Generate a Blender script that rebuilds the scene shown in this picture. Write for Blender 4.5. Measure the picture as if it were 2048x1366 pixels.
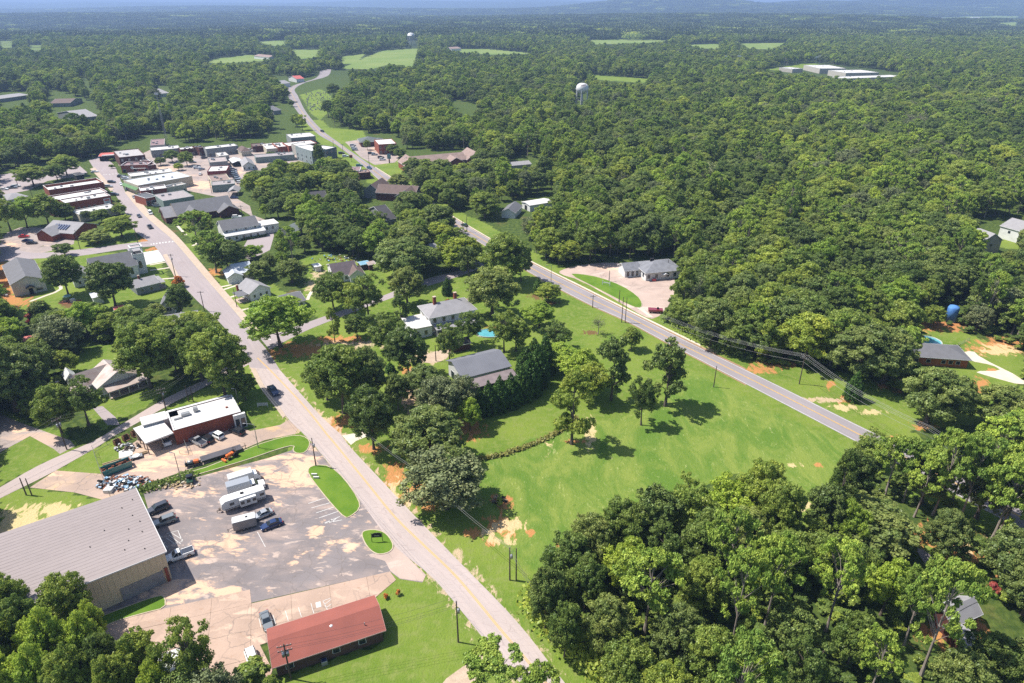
import bpy, bmesh, math, random
import numpy as np
from mathutils import Vector, Matrix
from math import radians, sin, cos, pi

for o in list(bpy.data.objects): bpy.data.objects.remove(o)
SC = bpy.context.scene
COL = SC.collection
# ------------------------------------------------------------------ camera, sky, sun
F_PX, CAM_H = 1365.0, 105.0
PITCH = math.atan(679 / F_PX)
cam = bpy.data.cameras.new('camera'); cam.sensor_width = 36; cam.lens = 24
cam.clip_start = 0.5; cam.clip_end = 90000
camo = bpy.data.objects.new('camera', cam); COL.objects.link(camo)
camo.location = (0, 0, CAM_H); camo.rotation_euler = (pi / 2 - PITCH, 0, 0)
SC.camera = camo
W = bpy.data.worlds.new('World'); SC.world = W; W.use_nodes = True
nt = W.node_tree
bg = nt.nodes['Background']; sky = nt.nodes.new('ShaderNodeTexSky'); sky.sky_type = 'NISHITA'
SUN_EL, SUN_AZ = radians(57), radians(168)        # azimuth counted from +X, towards the sun
sky.sun_disc = False; sky.sun_elevation = SUN_EL; sky.sun_rotation = pi / 2 - SUN_AZ
sky.air_density = 1.0; sky.dust_density = 1.2; sky.ozone_density = 1.0
nt.links.new(sky.outputs[0], bg.inputs[0]); bg.inputs[1].default_value = 0.10
sun = bpy.data.lights.new('sun', 'SUN'); sun.energy = 4.7; sun.angle = radians(0.53); sun.color = (1.0, 0.95, 0.87)
suno = bpy.data.objects.new('sun', sun); COL.objects.link(suno)
sd = Vector((cos(SUN_AZ) * cos(SUN_EL), sin(SUN_AZ) * cos(SUN_EL), sin(SUN_EL)))
suno.rotation_euler = sd.to_track_quat('Z', 'Y').to_euler(); suno.location = (-200, 100, 400)
vs = SC.view_settings; vs.view_transform = 'Standard'; vs.look = 'None'; vs.exposure = 0.86; vs.gamma = 1.0
vs.use_curve_mapping = False
SC.render.engine = 'CYCLES'
cy = SC.cycles
cy.use_denoising = False; cy.max_bounces = 5; cy.diffuse_bounces = 3; cy.glossy_bounces = 2
cy.transmission_bounces = 3; cy.volume_bounces = 1; cy.transparent_max_bounces = 6
cy.sample_clamp_indirect = 6; cy.use_adaptive_sampling = True; cy.adaptive_threshold = 0.008
try: cy.denoising_prefilter = 'ACCURATE'
except Exception: pass

# ------------------------------------------------------------------ surveying: where a photographed point stands in the world
CP, SP = cos(PITCH), sin(PITCH)
def P(u, v, z=0.0):
    x = (u - 1024) / F_PX; y = (v - 683) / F_PX
    t = (CAM_H - z) / (SP + y * CP)
    return Vector((x * t, (CP - y * SP) * t, z))
def proj(X, Y, Z):
    d = Y * CP + (CAM_H - Z) * SP
    up = Y * SP - (CAM_H - Z) * CP
    return 1024 + F_PX * X / d, 683 - F_PX * up / d
def height_at(u, vb, vt):
    b = P(u, vb); lo, hi = 0.0, 60.0
    for _ in range(30):
        m = (lo + hi) / 2
        if proj(b.x, b.y, m)[1] > vt: lo = m
        else: hi = m
    return lo
def ppm(u, v):                                     # pixels of the photograph per metre there
    b = P(u, v); return F_PX / (b.y * CP + CAM_H * SP)

# ------------------------------------------------------------------ helpers
def tag(o, label=None, cat=None, group=None, kind=None):
    if label: o['label'] = label
    if cat: o['category'] = cat
    if group: o['group'] = group
    if kind: o['kind'] = kind
    return o
def thing(name, label, cat, loc=(0, 0, 0), rz=0.0, group=None):
    o = bpy.data.objects.new(name, None); COL.objects.link(o); o.empty_display_size = 0.3
    o.location = loc; o.rotation_euler = (0, 0, rz)
    return tag(o, label, cat, group)
def link(name, me, parent=None):
    o = bpy.data.objects.new(name, me); COL.objects.link(o)
    if parent is not None: o.parent = parent
    return o
class MB:
    def __init__(s): s.v = []; s.f = []; s.m = []; s.cur = 0
    def add(s, vs, fs):
        b = len(s.v); s.v += [tuple(p) for p in vs]
        for f in fs: s.f.append([b + i for i in f]); s.m.append(s.cur)
        return s
    def box(s, x0, x1, y0, y1, z0, z1):
        return s.add([(x0,y0,z0),(x1,y0,z0),(x1,y1,z0),(x0,y1,z0),(x0,y0,z1),(x1,y0,z1),(x1,y1,z1),(x0,y1,z1)],
              [(0,3,2,1),(4,5,6,7),(0,1,5,4),(1,2,6,5),(2,3,7,6),(3,0,4,7)])
    def prism(s, poly, a, b, axis='y'):            # poly in the plane across the axis
        n = len(poly)
        def pt(p, t):
            if axis == 'y': return (p[0], t, p[1])
            if axis == 'x': return (t, p[0], p[1])
            return (p[0], p[1], t)
        vs = [pt(p, a) for p in poly] + [pt(p, b) for p in poly]
        fs = [tuple(range(n)), tuple(range(2 * n - 1, n - 1, -1))] + [(i, i + n, (i + 1) % n + n, (i + 1) % n) for i in range(n)]
        return s.add(vs, fs)
    def tube(s, p, q, r0, r1=None, n=6, caps=True):
        r1 = r0 if r1 is None else r1
        p = Vector(p); q = Vector(q); d = (q - p)
        if d.length < 1e-6: return s
        d.normalize(); a = d.orthogonal().normalized(); b = d.cross(a)
        vs = [p + (a * cos(2*pi*i/n) + b * sin(2*pi*i/n)) * r0 for i in range(n)] + [q + (a * cos(2*pi*i/n) + b * sin(2*pi*i/n)) * r1 for i in range(n)]
        fs = [(i, (i+1) % n, (i+1) % n + n, i + n) for i in range(n)]
        if caps: fs += [tuple(range(n-1, -1, -1)), tuple(range(n, 2*n))]
        return s.add(vs, fs)
    def lathe(s, prof, cx=0, cy=0, n=16):
        vs = []; fs = []
        for r, z in prof: vs += [(cx + r * cos(2*pi*i/n), cy + r * sin(2*pi*i/n), z) for i in range(n)]
        for k in range(len(prof) - 1):
            fs += [(k*n+i, k*n+(i+1) % n, (k+1)*n+(i+1) % n, (k+1)*n+i) for i in range(n)]
        fs += [tuple(range(n-1, -1, -1)), tuple(range((len(prof)-1)*n, len(prof)*n))]
        return s.add(vs, fs)
    def build(s, name, mats, parent=None, smooth=False, bevel=0):
        me = bpy.data.meshes.new(name); me.from_pydata(s.v, [], s.f)
        if not isinstance(mats, (list, tuple)): mats = [mats]
        for m in mats: me.materials.append(m)
        if len(mats) > 1: me.polygons.foreach_set('material_index', s.m)
        bm = bmesh.new(); bm.from_mesh(me)
        if bevel: bmesh.ops.bevel(bm, geom=bm.edges[:], offset=bevel, segments=1, affect='EDGES')
        bmesh.ops.recalc_face_normals(bm, faces=bm.faces[:]); bm.to_mesh(me); bm.free()
        if smooth: me.polygons.foreach_set('use_smooth', [True] * len(me.polygons))
        return link(name, me, parent)

# ------------------------------------------------------------------ materials
MATS = {}
def new_mat(name):
    m = bpy.data.materials.new(name); m.use_nodes = True
    return m, m.node_tree, m.node_tree.nodes['Principled BSDF']
def mixrgb(nt, fac, a, b, blend='MIX'):
    n = nt.nodes.new('ShaderNodeMix'); n.data_type = 'RGBA'; n.blend_type = blend
    for sock, val in ((n.inputs[0], fac), (n.inputs[6], a), (n.inputs[7], b)):
        if isinstance(val, bpy.types.NodeSocket): nt.links.new(val, sock)
        elif isinstance(val, (int, float)): sock.default_value = val
        else: sock.default_value = (*val, 1)
    return n.outputs[2]
def mathn(nt, op, a, b=0.0, c=0.0, clamp=False):
    n = nt.nodes.new('ShaderNodeMath'); n.operation = op; n.use_clamp = clamp
    for i, val in enumerate((a, b, c)):
        if isinstance(val, bpy.types.NodeSocket): nt.links.new(val, n.inputs[i])
        else: n.inputs[i].default_value = val
    return n.outputs[0]
def noise(nt, vec, scale, detail=4, rough=0.55, dist=0.0):
    n = nt.nodes.new('ShaderNodeTexNoise'); n.inputs['Scale'].default_value = scale
    n.inputs['Detail'].default_value = detail; n.inputs['Roughness'].default_value = rough
    n.inputs['Distortion'].default_value = dist
    if vec is not None: nt.links.new(vec, n.inputs['Vector'])
    return n.outputs['Fac']
def ramp(nt, fac, lo, hi):
    n = nt.nodes.new('ShaderNodeMapRange'); n.interpolation_type = 'SMOOTHSTEP'
    n.inputs[1].default_value = lo; n.inputs[2].default_value = hi
    nt.links.new(fac, n.inputs[0]); return n.outputs[0]
def coords(nt, kind='Object', scale=None, rot=0.0):
    t = nt.nodes.new('ShaderNodeTexCoord'); o = t.outputs[kind]
    if scale or rot:
        m = nt.nodes.new('ShaderNodeMapping'); nt.links.new(o, m.inputs[0])
        if scale: m.inputs['Scale'].default_value = scale
        m.inputs['Rotation'].default_value = (0, 0, rot); o = m.outputs[0]
    return o
def M(name, col, col2=None, rough=0.8, scale=0.6, amt=0.5, metal=0.0, spec=0.3, fine=6.0, finea=0.12, streak=None, emit=None, alpha=None):
    if name in MATS: return MATS[name]
    m, nt, b = new_mat(name)
    v = coords(nt, 'Object', streak)
    k_ = 0.80; col2 = tuple(c * k_ for c in (col2 or tuple(c * 0.72 for c in col))); col = tuple(c * k_ for c in col)
    f = ramp(nt, noise(nt, v, scale, 5), 0.5 - amt * 0.5, 0.5 + amt * 0.5 + 0.01)
    c = mixrgb(nt, f, col, col2)
    g = noise(nt, v, fine, 3)
    gg = mathn(nt, 'MULTIPLY_ADD', g, finea * 2, 1 - finea)
    c = mixrgb(nt, 1.0, c, gg, 'MULTIPLY') if False else c
    vm = nt.nodes.new('ShaderNodeVectorMath'); vm.operation = 'SCALE'
    nt.links.new(c, vm.inputs[0]); nt.links.new(gg, vm.inputs['Scale'])
    nt.links.new(vm.outputs[0], b.inputs['Base Color'])
    b.inputs['Roughness'].default_value = rough; b.inputs['Metallic'].default_value = metal
    b.inputs['Specular IOR Level'].default_value = spec
    MATS[name] = m; return m
brick = M('red_brick', (0.30, 0.085, 0.05), (0.24, 0.07, 0.045), 0.9, 0.8, 0.6)
brick_dark = M('dark_brick', (0.12, 0.045, 0.035), None, 0.9)
brick_orange = M('orange_brick', (0.42, 0.13, 0.06), None, 0.9)
white_wall = M('white_siding', (0.78, 0.78, 0.77), (0.66, 0.66, 0.65), 0.7, 0.5, 0.5, finea=0.05)
cream_wall = M('cream_siding', (0.62, 0.56, 0.44), None, 0.75, finea=0.06)
grey_wall = M('grey_siding', (0.30, 0.32, 0.32), None, 0.8)
green_wall = M('pale_green_metal_wall', (0.26, 0.33, 0.30), None, 0.6)
stone_wall = M('pale_stucco_wall', (0.50, 0.47, 0.42), None, 0.85)
tan_metal = M('tan_ribbed_metal', (0.72, 0.61, 0.43), (0.62, 0.53, 0.37), 0.5, 0.3, 0.6, finea=0.08)
white_roof = M('white_membrane_roof', (0.76, 0.75, 0.73), (0.50, 0.47, 0.45), 0.6, 0.22, 0.85, finea=0.10)
white_metal = M('white_painted_metal', (0.72, 0.72, 0.71), (0.60, 0.60, 0.60), 0.4, 0.3, 0.5, finea=0.04)
silver_roof = M('silver_coated_roof', (0.50, 0.55, 0.62), (0.62, 0.63, 0.65), 0.5, 0.15, 0.5)
grey_shingle = M('grey_shingle', (0.17, 0.17, 0.185), (0.14, 0.14, 0.15), 0.9, 0.5, 0.6, fine=9, finea=0.2)
light_shingle = M('light_grey_shingle', (0.33, 0.32, 0.33), (0.27, 0.26, 0.27), 0.9, 0.5, 0.6, fine=9, finea=0.18)
brown_shingle = M('brown_shingle', (0.17, 0.12, 0.105), (0.13, 0.095, 0.085), 0.9, 0.5, 0.6, fine=9, finea=0.2)
pink_shingle = M('weathered_brown_shingle', (0.33, 0.24, 0.21), None, 0.9, 0.4, 0.6, finea=0.15)
dark_shingle = M('dark_shingle', (0.075, 0.072, 0.08), (0.055, 0.053, 0.058), 0.9, 0.4, 0.6, fine=9, finea=0.2)
tin_roof = M('old_tin_roof', (0.50, 0.45, 0.42), (0.36, 0.25, 0.21), 0.5, 0.35, 0.7, metal=0.2, finea=0.1)
barn_roof = M('dark_grey_metal_roof', (0.19, 0.195, 0.22), (0.16, 0.165, 0.19), 0.75, 0.2, 0.5, spec=0.15)
barn_roof2 = M('lean_to_metal_roof', (0.26, 0.21, 0.21), None, 0.5)
mauve_roof = M('aged_warehouse_roof', (0.345, 0.295, 0.285), (0.285, 0.243, 0.235), 0.7, 0.09, 0.8, fine=1.5, finea=0.12, streak=(0.30, 1, 1), spec=0.15)
red_roof = M('red_shingle_roof', (0.33, 0.104, 0.078), (0.26, 0.085, 0.066), 0.85, 0.25, 0.7, fine=7, finea=0.12)
red_metal = M('red_metal_roof', (0.60, 0.14, 0.11), None, 0.5)
glass = M('window_glass', (0.03, 0.04, 0.05), None, 0.08, spec=0.8)
dark = M('dark_opening', (0.02, 0.02, 0.022), None, 0.9)
wood = M('weathered_pole_wood', (0.13, 0.10, 0.08), None, 0.9, 2)
wood_light = M('light_wood', (0.45, 0.33, 0.20), None, 0.9, 2)
steel = M('galvanised_steel', (0.42, 0.43, 0.44), None, 0.4, metal=0.5)
wire_m = M('power_wire', (0.25, 0.25, 0.25), None, 0.5)
wire_dark = M('dark_wire', (0.05, 0.05, 0.05), None, 0.5)
rubber = M('tyre_rubber', (0.02, 0.02, 0.02), None, 0.9)
chrome = M('wheel_rim', (0.45, 0.45, 0.46), None, 0.3, metal=0.8)
lamp_clear = M('headlight_lens', (0.7, 0.7, 0.7), None, 0.1)
lamp_red = M('tail_light_lens', (0.45, 0.02, 0.02), None, 0.2)
teal_pool = M('pool_water', (0.10, 0.36, 0.42), (0.14, 0.44, 0.50), 0.05, 0.8, 0.5, spec=0.6)
paint_white = M('white_road_paint', (0.72, 0.72, 0.70), (0.45, 0.43, 0.41), 0.8, 1.5, 0.9)
paint_yellow = M('yellow_road_paint', (0.66, 0.40, 0.09), (0.52, 0.36, 0.16), 0.8, 0.7, 0.9)
paint_yellow2 = M('bright_yellow_road_paint', (0.72, 0.43, 0.07), None, 0.8, 1.5, 0.4)
concrete = M('concrete', (0.52, 0.42, 0.33), (0.44, 0.34, 0.26), 0.9, 0.5, 0.6)
concrete_pale = M('pale_concrete', (0.66, 0.60, 0.50), (0.55, 0.48, 0.38), 0.9, 0.4, 0.6)
concrete_kerb = M('kerb_concrete', (0.58, 0.50, 0.38), (0.40, 0.32, 0.22), 0.9, 0.8, 0.8)
concrete_white = M('new_concrete', (0.72, 0.70, 0.66), None, 0.9, 0.4, 0.3)
def car_paint(name, col, metal=0.3):
    if name in MATS: return MATS[name]
    m, nt, b = new_mat(name); b.inputs['Base Color'].default_value = (*col, 1)
    b.inputs['Roughness'].default_value = 0.28; b.inputs['Metallic'].default_value = metal
    b.inputs['Coat Weight'].default_value = 0.5; MATS[name] = m; return m
PAINT = {k: car_paint(k + '_car_paint', c, mt) for k, c, mt in [
    ('white', (0.75, 0.75, 0.74), 0), ('silver', (0.42, 0.43, 0.44), 0.5), ('black', (0.012, 0.012, 0.014), 0.0), ('navy', (0.012, 0.03, 0.10), 0.1),
    ('charcoal', (0.05, 0.055, 0.07), 0.3), ('grey', (0.20, 0.22, 0.23), 0.4), ('red', (0.45, 0.02, 0.025), 0.0), ('green', (0.02, 0.055, 0.03), 0.0),
    ('blue', (0.05, 0.10, 0.20), 0.2), ('maroon', (0.20, 0.02, 0.03), 0.0), ('tan', (0.45, 0.38, 0.28), 0.2), ('teal', (0.02, 0.16, 0.15), 0), ('orange', (0.65, 0.14, 0.03), 0)]}

# surface materials for the paved places
def road_mat(name, base, alt, crack=0.0, crack_col=(0.2, 0.15, 0.14), sc=0.35):
    base = tuple(c * .78 for c in base); alt = tuple(c * .78 for c in alt)
    m, nt, b = new_mat(name)
    uv = coords(nt, 'UV'); ob = coords(nt, 'Object')
    st = nt.nodes.new('ShaderNodeMapping'); nt.links.new(uv, st.inputs[0]); st.inputs['Scale'].default_value = (1.1, 0.06, 1)
    f = noise(nt, st.outputs[0], 1.0, 4)
    f2 = noise(nt, ob, 0.05, 4)
    c = mixrgb(nt, ramp(nt, f, 0.3, 0.7), base, alt)
    c = mixrgb(nt, mathn(nt, 'MULTIPLY', ramp(nt, f2, 0.35, 0.65), 0.45), c, tuple(x * 0.82 for x in base))
    g = noise(nt, ob, 5, 3); gg = mathn(nt, 'MULTIPLY_ADD', g, 0.22, 0.89)
    if crack:
        n1 = nt.nodes.new('ShaderNodeTexNoise'); n1.inputs['Scale'].default_value = 0.8; nt.links.new(uv, n1.inputs['Vector'])
        vm0 = nt.nodes.new('ShaderNodeVectorMath'); vm0.operation = 'MULTIPLY_ADD'
        nt.links.new(n1.outputs['Color'], vm0.inputs[0]); vm0.inputs[1].default_value = (1.0, 1.0, 0); nt.links.new(uv, vm0.inputs[2])
        vo = nt.nodes.new('ShaderNodeTexVoronoi'); vo.feature = 'DISTANCE_TO_EDGE'; vo.distance = 'EUCLIDEAN'
        vo.inputs['Scale'].default_value = sc; vo.inputs['Randomness'].default_value = 0.55; nt.links.new(vm0.outputs[0], vo.inputs['Vector'])
        k = ramp(nt, vo.outputs['Distance'], 0.0, 0.04)
        k = mathn(nt, 'SUBTRACT', 1.0, k); k = mathn(nt, 'MULTIPLY', k, crack)
        k = mathn(nt, 'MULTIPLY', k, ramp(nt, noise(nt, ob, 0.12, 3), 0.25, 0.6))
        c = mixrgb(nt, k, c, crack_col)
    vm = nt.nodes.new('ShaderNodeVectorMath'); vm.operation = 'SCALE'
    nt.links.new(c, vm.inputs[0]); nt.links.new(gg, vm.inputs['Scale']); nt.links.new(vm.outputs[0], b.inputs['Base Color'])
    b.inputs['Roughness'].default_value = 0.9; b.inputs['Specular IOR Level'].default_value = 0.2
    MATS[name] = m; return m
road_pink = road_mat('aged_pink_asphalt', (0.51, 0.425, 0.395), (0.44, 0.375, 0.355), 0.42, sc=0.5)
road_town = road_mat('town_asphalt', (0.40, 0.34, 0.34), (0.35, 0.305, 0.31), 0.2)
road_grey = road_mat('highway_asphalt', (0.29, 0.262, 0.272), (0.33, 0.295, 0.305), 0.12)
road_side = road_mat('side_road_asphalt', (0.43, 0.36, 0.34), (0.48, 0.39, 0.355), 0.2)
def blotch_mat(name, a, b_, c_, rot=0.0, s=0.16, thr=(0.52, 0.62), cthr=(0.6, 0.7), stains=True):
    a, b_, c_ = [tuple(x * .78 for x in q) for q in (a, b_, c_)]
    m, nt, b = new_mat(name)
    v = coords(nt, 'Object', (0.55, 1.15, 1), rot); v0 = coords(nt, 'Object')
    f1 = ramp(nt, noise(nt, v, s, 7, 0.62, 0.6), *thr)
    f2 = ramp(nt, noise(nt, v, s * 2.7, 6, 0.6, 0.4), *cthr)
    f3 = ramp(nt, noise(nt, v0, 0.05, 3), 0.35, 0.65)
    f1 = mathn(nt, 'MULTIPLY', f1, mathn(nt, 'MULTIPLY_ADD', f3, 0.75, 0.25))
    at = nt.nodes.new('ShaderNodeAttribute'); at.attribute_name = 'silt'
    col = mixrgb(nt, ramp(nt, noise(nt, v0, 0.12, 4), 0.3, 0.7), a, tuple(x * 0.80 for x in a))
    col = mixrgb(nt, f1, col, b_)
    col = mixrgb(nt, mathn(nt, 'MULTIPLY', f2, 0.8), col, c_)
    sn = noise(nt, v, 0.42, 7, 0.68, 0.5)
    ss = ramp(nt, mathn(nt, 'ADD', at.outputs['Fac'], mathn(nt, 'MULTIPLY_ADD', sn, 2.4, -1.2)), 0.42, 0.75)
    col = mixrgb(nt, mathn(nt, 'MULTIPLY', ss, 0.7), col, (0.68, 0.44, 0.28))
    wn = nt.nodes.new('ShaderNodeTexNoise'); wn.inputs['Scale'].default_value = 0.5; nt.links.new(v0, wn.inputs['Vector'])
    wm = nt.nodes.new('ShaderNodeVectorMath'); wm.operation = 'MULTIPLY_ADD'; nt.links.new(wn.outputs['Color'], wm.inputs[0]); wm.inputs[1].default_value = (2.2, 2.2, 0); nt.links.new(v0, wm.inputs[2])
    vo = nt.nodes.new('ShaderNodeTexVoronoi'); vo.feature = 'DISTANCE_TO_EDGE'; vo.inputs['Scale'].default_value = 0.22; nt.links.new(wm.outputs[0], vo.inputs['Vector'])
    ck = mathn(nt, 'SUBTRACT', 1.0, ramp(nt, vo.outputs['Distance'], 0.0, 0.03)); ck = mathn(nt, 'MULTIPLY', ck, mathn(nt, 'MULTIPLY', ramp(nt, noise(nt, v0, 0.06, 3), 0.4, 0.6), 0.55))
    col = mixrgb(nt, ck, col, (0.13, 0.11, 0.10))
    oil = ramp(nt, noise(nt, v0, 0.33, 3, 0.5), 0.68, 0.76); col = mixrgb(nt, mathn(nt, 'MULTIPLY', oil, 0.4), col, (0.12, 0.10, 0.10))
    g = noise(nt, v0, 4, 4); gg = mathn(nt, 'MULTIPLY_ADD', g, 0.3, 0.85)
    vm = nt.nodes.new('ShaderNodeVectorMath'); vm.operation = 'SCALE'
    nt.links.new(col, vm.inputs[0]); nt.links.new(gg, vm.inputs['Scale']); nt.links.new(vm.outputs[0], b.inputs['Base Color'])
    b.inputs['Roughness'].default_value = 0.85; b.inputs['Specular IOR Level'].default_value = 0.25
    MATS[name] = m; return m
lot_mat = blotch_mat('stained_asphalt', (0.245, 0.215, 0.215), (0.40, 0.31, 0.27), (0.55, 0.43, 0.36), 0.35, s=0.17, thr=(0.42, 0.66), cthr=(0.57, 0.66))
apron_mat = blotch_mat('stained_concrete', (0.50, 0.36, 0.28), (0.62, 0.45, 0.34), (0.40, 0.26, 0.18), 0.35, s=0.3)
yard_mat = blotch_mat('yard_concrete', (0.47, 0.35, 0.28), (0.56, 0.40, 0.27), (0.62, 0.40, 0.20), 0.3, s=0.12)
pale_lot_mat = blotch_mat('pale_pink_lot', (0.52, 0.40, 0.34), (0.66, 0.53, 0.45), (0.46, 0.33, 0.28), 0.5, s=0.1)
town_lot_mat = blotch_mat('town_paving', (0.40, 0.33, 0.30), (0.52, 0.38, 0.30), (0.58, 0.45, 0.36), 0.0, s=0.1)
gravel_mat = M('gravel_drive', (0.55, 0.43, 0.32), (0.40, 0.30, 0.22), 0.95, 0.5, 0.8, fine=3, finea=0.3)
# ------------------------------------------------------------------ what covers the ground, surveyed as outlines
def smooth_closed(pts, it=2):
    for _ in range(it):
        q = []
        for i in range(len(pts)):
            a, b = pts[i], pts[(i + 1) % len(pts)]
            q += [a * 0.75 + b * 0.25, a * 0.25 + b * 0.75]
        pts = q
    return pts
def resample(pts, step):
    # catmull-rom through the points
    out = []
    n = len(pts)
    for i in range(n - 1):
        p0, p1, p2, p3 = pts[max(i-1, 0)], pts[i], pts[i+1], pts[min(i+2, n-1)]
        k = max(1, int((p2 - p1).length / step))
        for j in range(k):
            t = j / k
            out.append(0.5 * ((2 * p1) + (p2 - p0) * t + (2*p0 - 5*p1 + 4*p2 - p3) * t*t + (3*p1 - p0 - 3*p2 + p3) * t**3))
    out.append(pts[-1].copy()); return out
def px(poly, z=0.0): return [P(u, v, z) for u, v in poly]

LAWN, ROUGH, MASK, FIELD = [], [], [], []
def lawn(*p): LAWN.append(p); MASK.append(p)
def clear(*p): MASK.append(p)
# the big open lot between the two roads
BIG = [(560,735),(545,700),(620,652),(760,610),(930,548),(1040,558),(1110,585),(1240,650),(1330,700),(1400,740),(1560,820),(1706,890),(1690,915),
       (1640,965),(1612,1050),(1575,1040),(1560,975),(1480,945),(1400,975),(1300,1000),(1180,1075),(1110,1130),(1060,1195),(1075,1260),(1130,1330),(1190,1420),
       (1140,1420),(1030,1240),(870,1080),(750,945),(640,830)]
lawn(*BIG)
lawn((1530,960),(1740,905),(1720,940),(1640,990),(1630,1060),(1580,1100),(1540,1090))   # green tongue right of the woods
LAWN[-1:] = [LAWN[-1]]
ROUGH.append([(940,935),(1080,870),(1300,820),(1380,740),(1560,830),(1700,895),(1600,1040),(1560,980),(1400,970),(1180,1070),(1080,1160),(980,1060),(960,1000)])
clear((0,975),(110,925),(220,868),(390,767),(440,745),(505,742),(560,764),(640,830),(870,1080),(1180,1420),(620,1420),(450,1320),(420,1250),(330,1270),(220,1260),(175,1225),(0,1200))
lawn((0,885),(40,868),(150,883),(152,905),(84,928),(0,972))
lawn((0,815),(70,850),(140,865),(130,880),(0,830)); 
lawn((195,842),(205,860),(290,815),(318,795),(275,790)); 
lawn((255,690),(200,690),(150,715),(120,740),(118,775),(140,800),(200,850),(330,790),(355,760),(300,770),(280,755),(275,720))
lawn((112,941),(218,880),(245,870),(262,892),(240,935),(195,948),(140,955))
lawn((0,985),(60,975),(130,985),(210,1000),(150,1030),(0,1080))
lawn((482,822),(540,790),(565,835),(520,865),(490,850))
lawn((400,779),(520,750),(545,790),(482,822),(458,791),(335,820))
lawn((745,1200),(800,1150),(870,1160),(970,1280),(960,1330),(900,1366),(860,1420),(560,1400),(570,1350),(770,1285))
lawn((180,1225),(325,1190),(332,1215),(245,1240),(190,1262))
# verges and gardens of the main street
lawn((345,490),(395,485),(400,520),(375,500)); lawn((425,545),(490,540),(540,560),(560,580),(600,600),(620,640),(560,668),(505,655),(460,600))
lawn((282,450),(268,470),(285,485),(180,498),(60,515),(70,500),(110,480),(200,470))
LAWN.append(((0,520),(310,500),(340,560),(360,590),(300,600),(285,630),(175,620),(90,640),(0,630),(0,600),(30,600)))
clear((0,520),(310,500),(340,560),(345,572),(300,572),(240,585),(150,598),(100,606),(0,612))
lawn((20,608),(175,580),(178,600),(100,608),(15,615)); lawn((75,528),(165,515),(165,540),(150,560),(130,578),(95,545))
lawn((350,432),(375,432),(400,480),(370,470)); lawn((340,405),(360,410),(365,430),(340,425))
lawn((620,530),(745,520),(760,550),(790,580),(640,640),(600,610)); lawn((745,555),(790,555),(790,580),(755,592))
lawn((640,575),(600,520),(640,505),(700,520),(730,520),(790,545),(760,560),(700,545))
lawn((560,690),(700,600),(930,545),(1040,560),(1060,640),(860,700),(700,690),(600,740))
# verge north-east of the highway
lawn((925,430),(1010,480),(1110,530),(1240,600),(1300,640),(1340,665),(1420,720),(1560,770),(1700,840),(1760,865),(1830,860),(1840,820),(1720,745),(1640,745),(1600,735),(1520,728),(1455,722),(1400,697),(1330,648),(1280,605),(1250,580),(1140,545),(1060,500),(960,440))
clear((1125,538),(1200,525),(1250,520),(1345,518),(1352,560),(1335,600),(1320,628),(1300,630),(1240,600))
lawn((1800,645),(1900,655),(2048,710),(2048,760),(1960,820),(1870,800),(1850,740),(1890,720),(1880,690),(1860,670)); 
lawn((1700,800),(1850,830),(1960,820),(2048,770),(2048,840),(1950,850),(1830,862),(1740,870))
clear((1690,890),(1800,930),(1920,990),(2048,1050),(2048,1010),(1900,930),(1780,880))
clear((1850,700),(1930,690),(2048,760),(2048,790),(1960,755))
lawn((1955,472),(2048,470),(2048,500),(1960,492)); clear((1950,445),(2048,430),(2048,480),(1970,490))
# bottom right clearings
lawn((1830,1075),(1880,1090),(1960,1170),(1900,1175),(1840,1110)); lawn((1870,1230),(1960,1290),(1940,1320),(1860,1290)); clear((1790,1045),(1850,1040),(1960,1120),(1965,1180),(1890,1175),(1830,1100)); clear((1880,1225),(1980,1205),(1990,1290),(1900,1300))
# blocks along the main street and the square
clear((0,345),(60,336),(175,320),(200,312),(232,300),(236,288),(285,275),(330,268),(345,286),(480,282),(575,264),(640,262),(690,306),(640,318),(600,322),(520,324),(512,338),(492,342),
      (495,352),(478,368),(482,392),(500,412),(505,430),(540,448),(515,455),(470,438),(365,440),(350,440),(400,560),(470,640),(540,690),(500,722),(455,690),(380,590),(330,505),(285,450),(235,415),(228,432),(160,430),(130,420),(95,398),(60,395),(0,400))
clear((0,455),(20,430),(60,440),(120,450),(150,450),(215,440),(260,480),(300,485),(300,515),(250,505),(150,520),(60,520),(0,525))
clear((15,500),(95,515),(100,560),(92,600),(0,620),(0,510)); clear((160,500),(310,485),(320,590),(215,600),(160,575))
clear((440,440),(530,440),(555,470),(535,500),(480,495),(440,480)); clear((553,442),(602,445),(598,468),(555,466))
clear((480,550),(550,560),(550,600),(485,602)); clear((516,600),(600,582),(612,610),(600,632),(520,625)); clear((455,522),(503,520),(505,560),(458,562))
clear((645,520),(720,520),(720,552),(650,556)); clear((745,520),(755,515),(760,535),(745,535))
clear((505,455),(545,450),(540,500),(505,490))
clear((575,180),(590,185),(625,230),(700,285),(735,305),(800,362),(805,385),(765,372),(715,330),(645,272),(588,208))
clear((540,150),(615,158),(650,140),(690,142),(700,165),(670,185),(610,175),(575,180))
lawn((600,190),(640,178),(662,190),(668,215),(640,240),(622,228)); lawn((640,262),(655,255),(725,262),(745,290),(700,285))
clear((700,280),(722,268),(765,266),(800,280),(812,310),(770,330),(735,315)); lawn((735,322),(805,320),(815,345),(780,352))
clear((805,305),(835,300),(940,300),(945,325),(900,330),(820,330)); clear((1016,320),(1070,316),(1080,330),(1020,335))
clear((915,428),(945,432),(960,470),(1010,490),(1055,520),(1060,545),(1010,530),(950,480),(925,460))
clear((1058,396),(1105,392),(1105,418),(1060,416)); clear((1003,404),(1048,404),(1045,430),(1000,430))
clear((712,372),(745,360),(795,390),(793,412),(770,415)); clear((768,405),(795,402),(795,440),(770,445))
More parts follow.
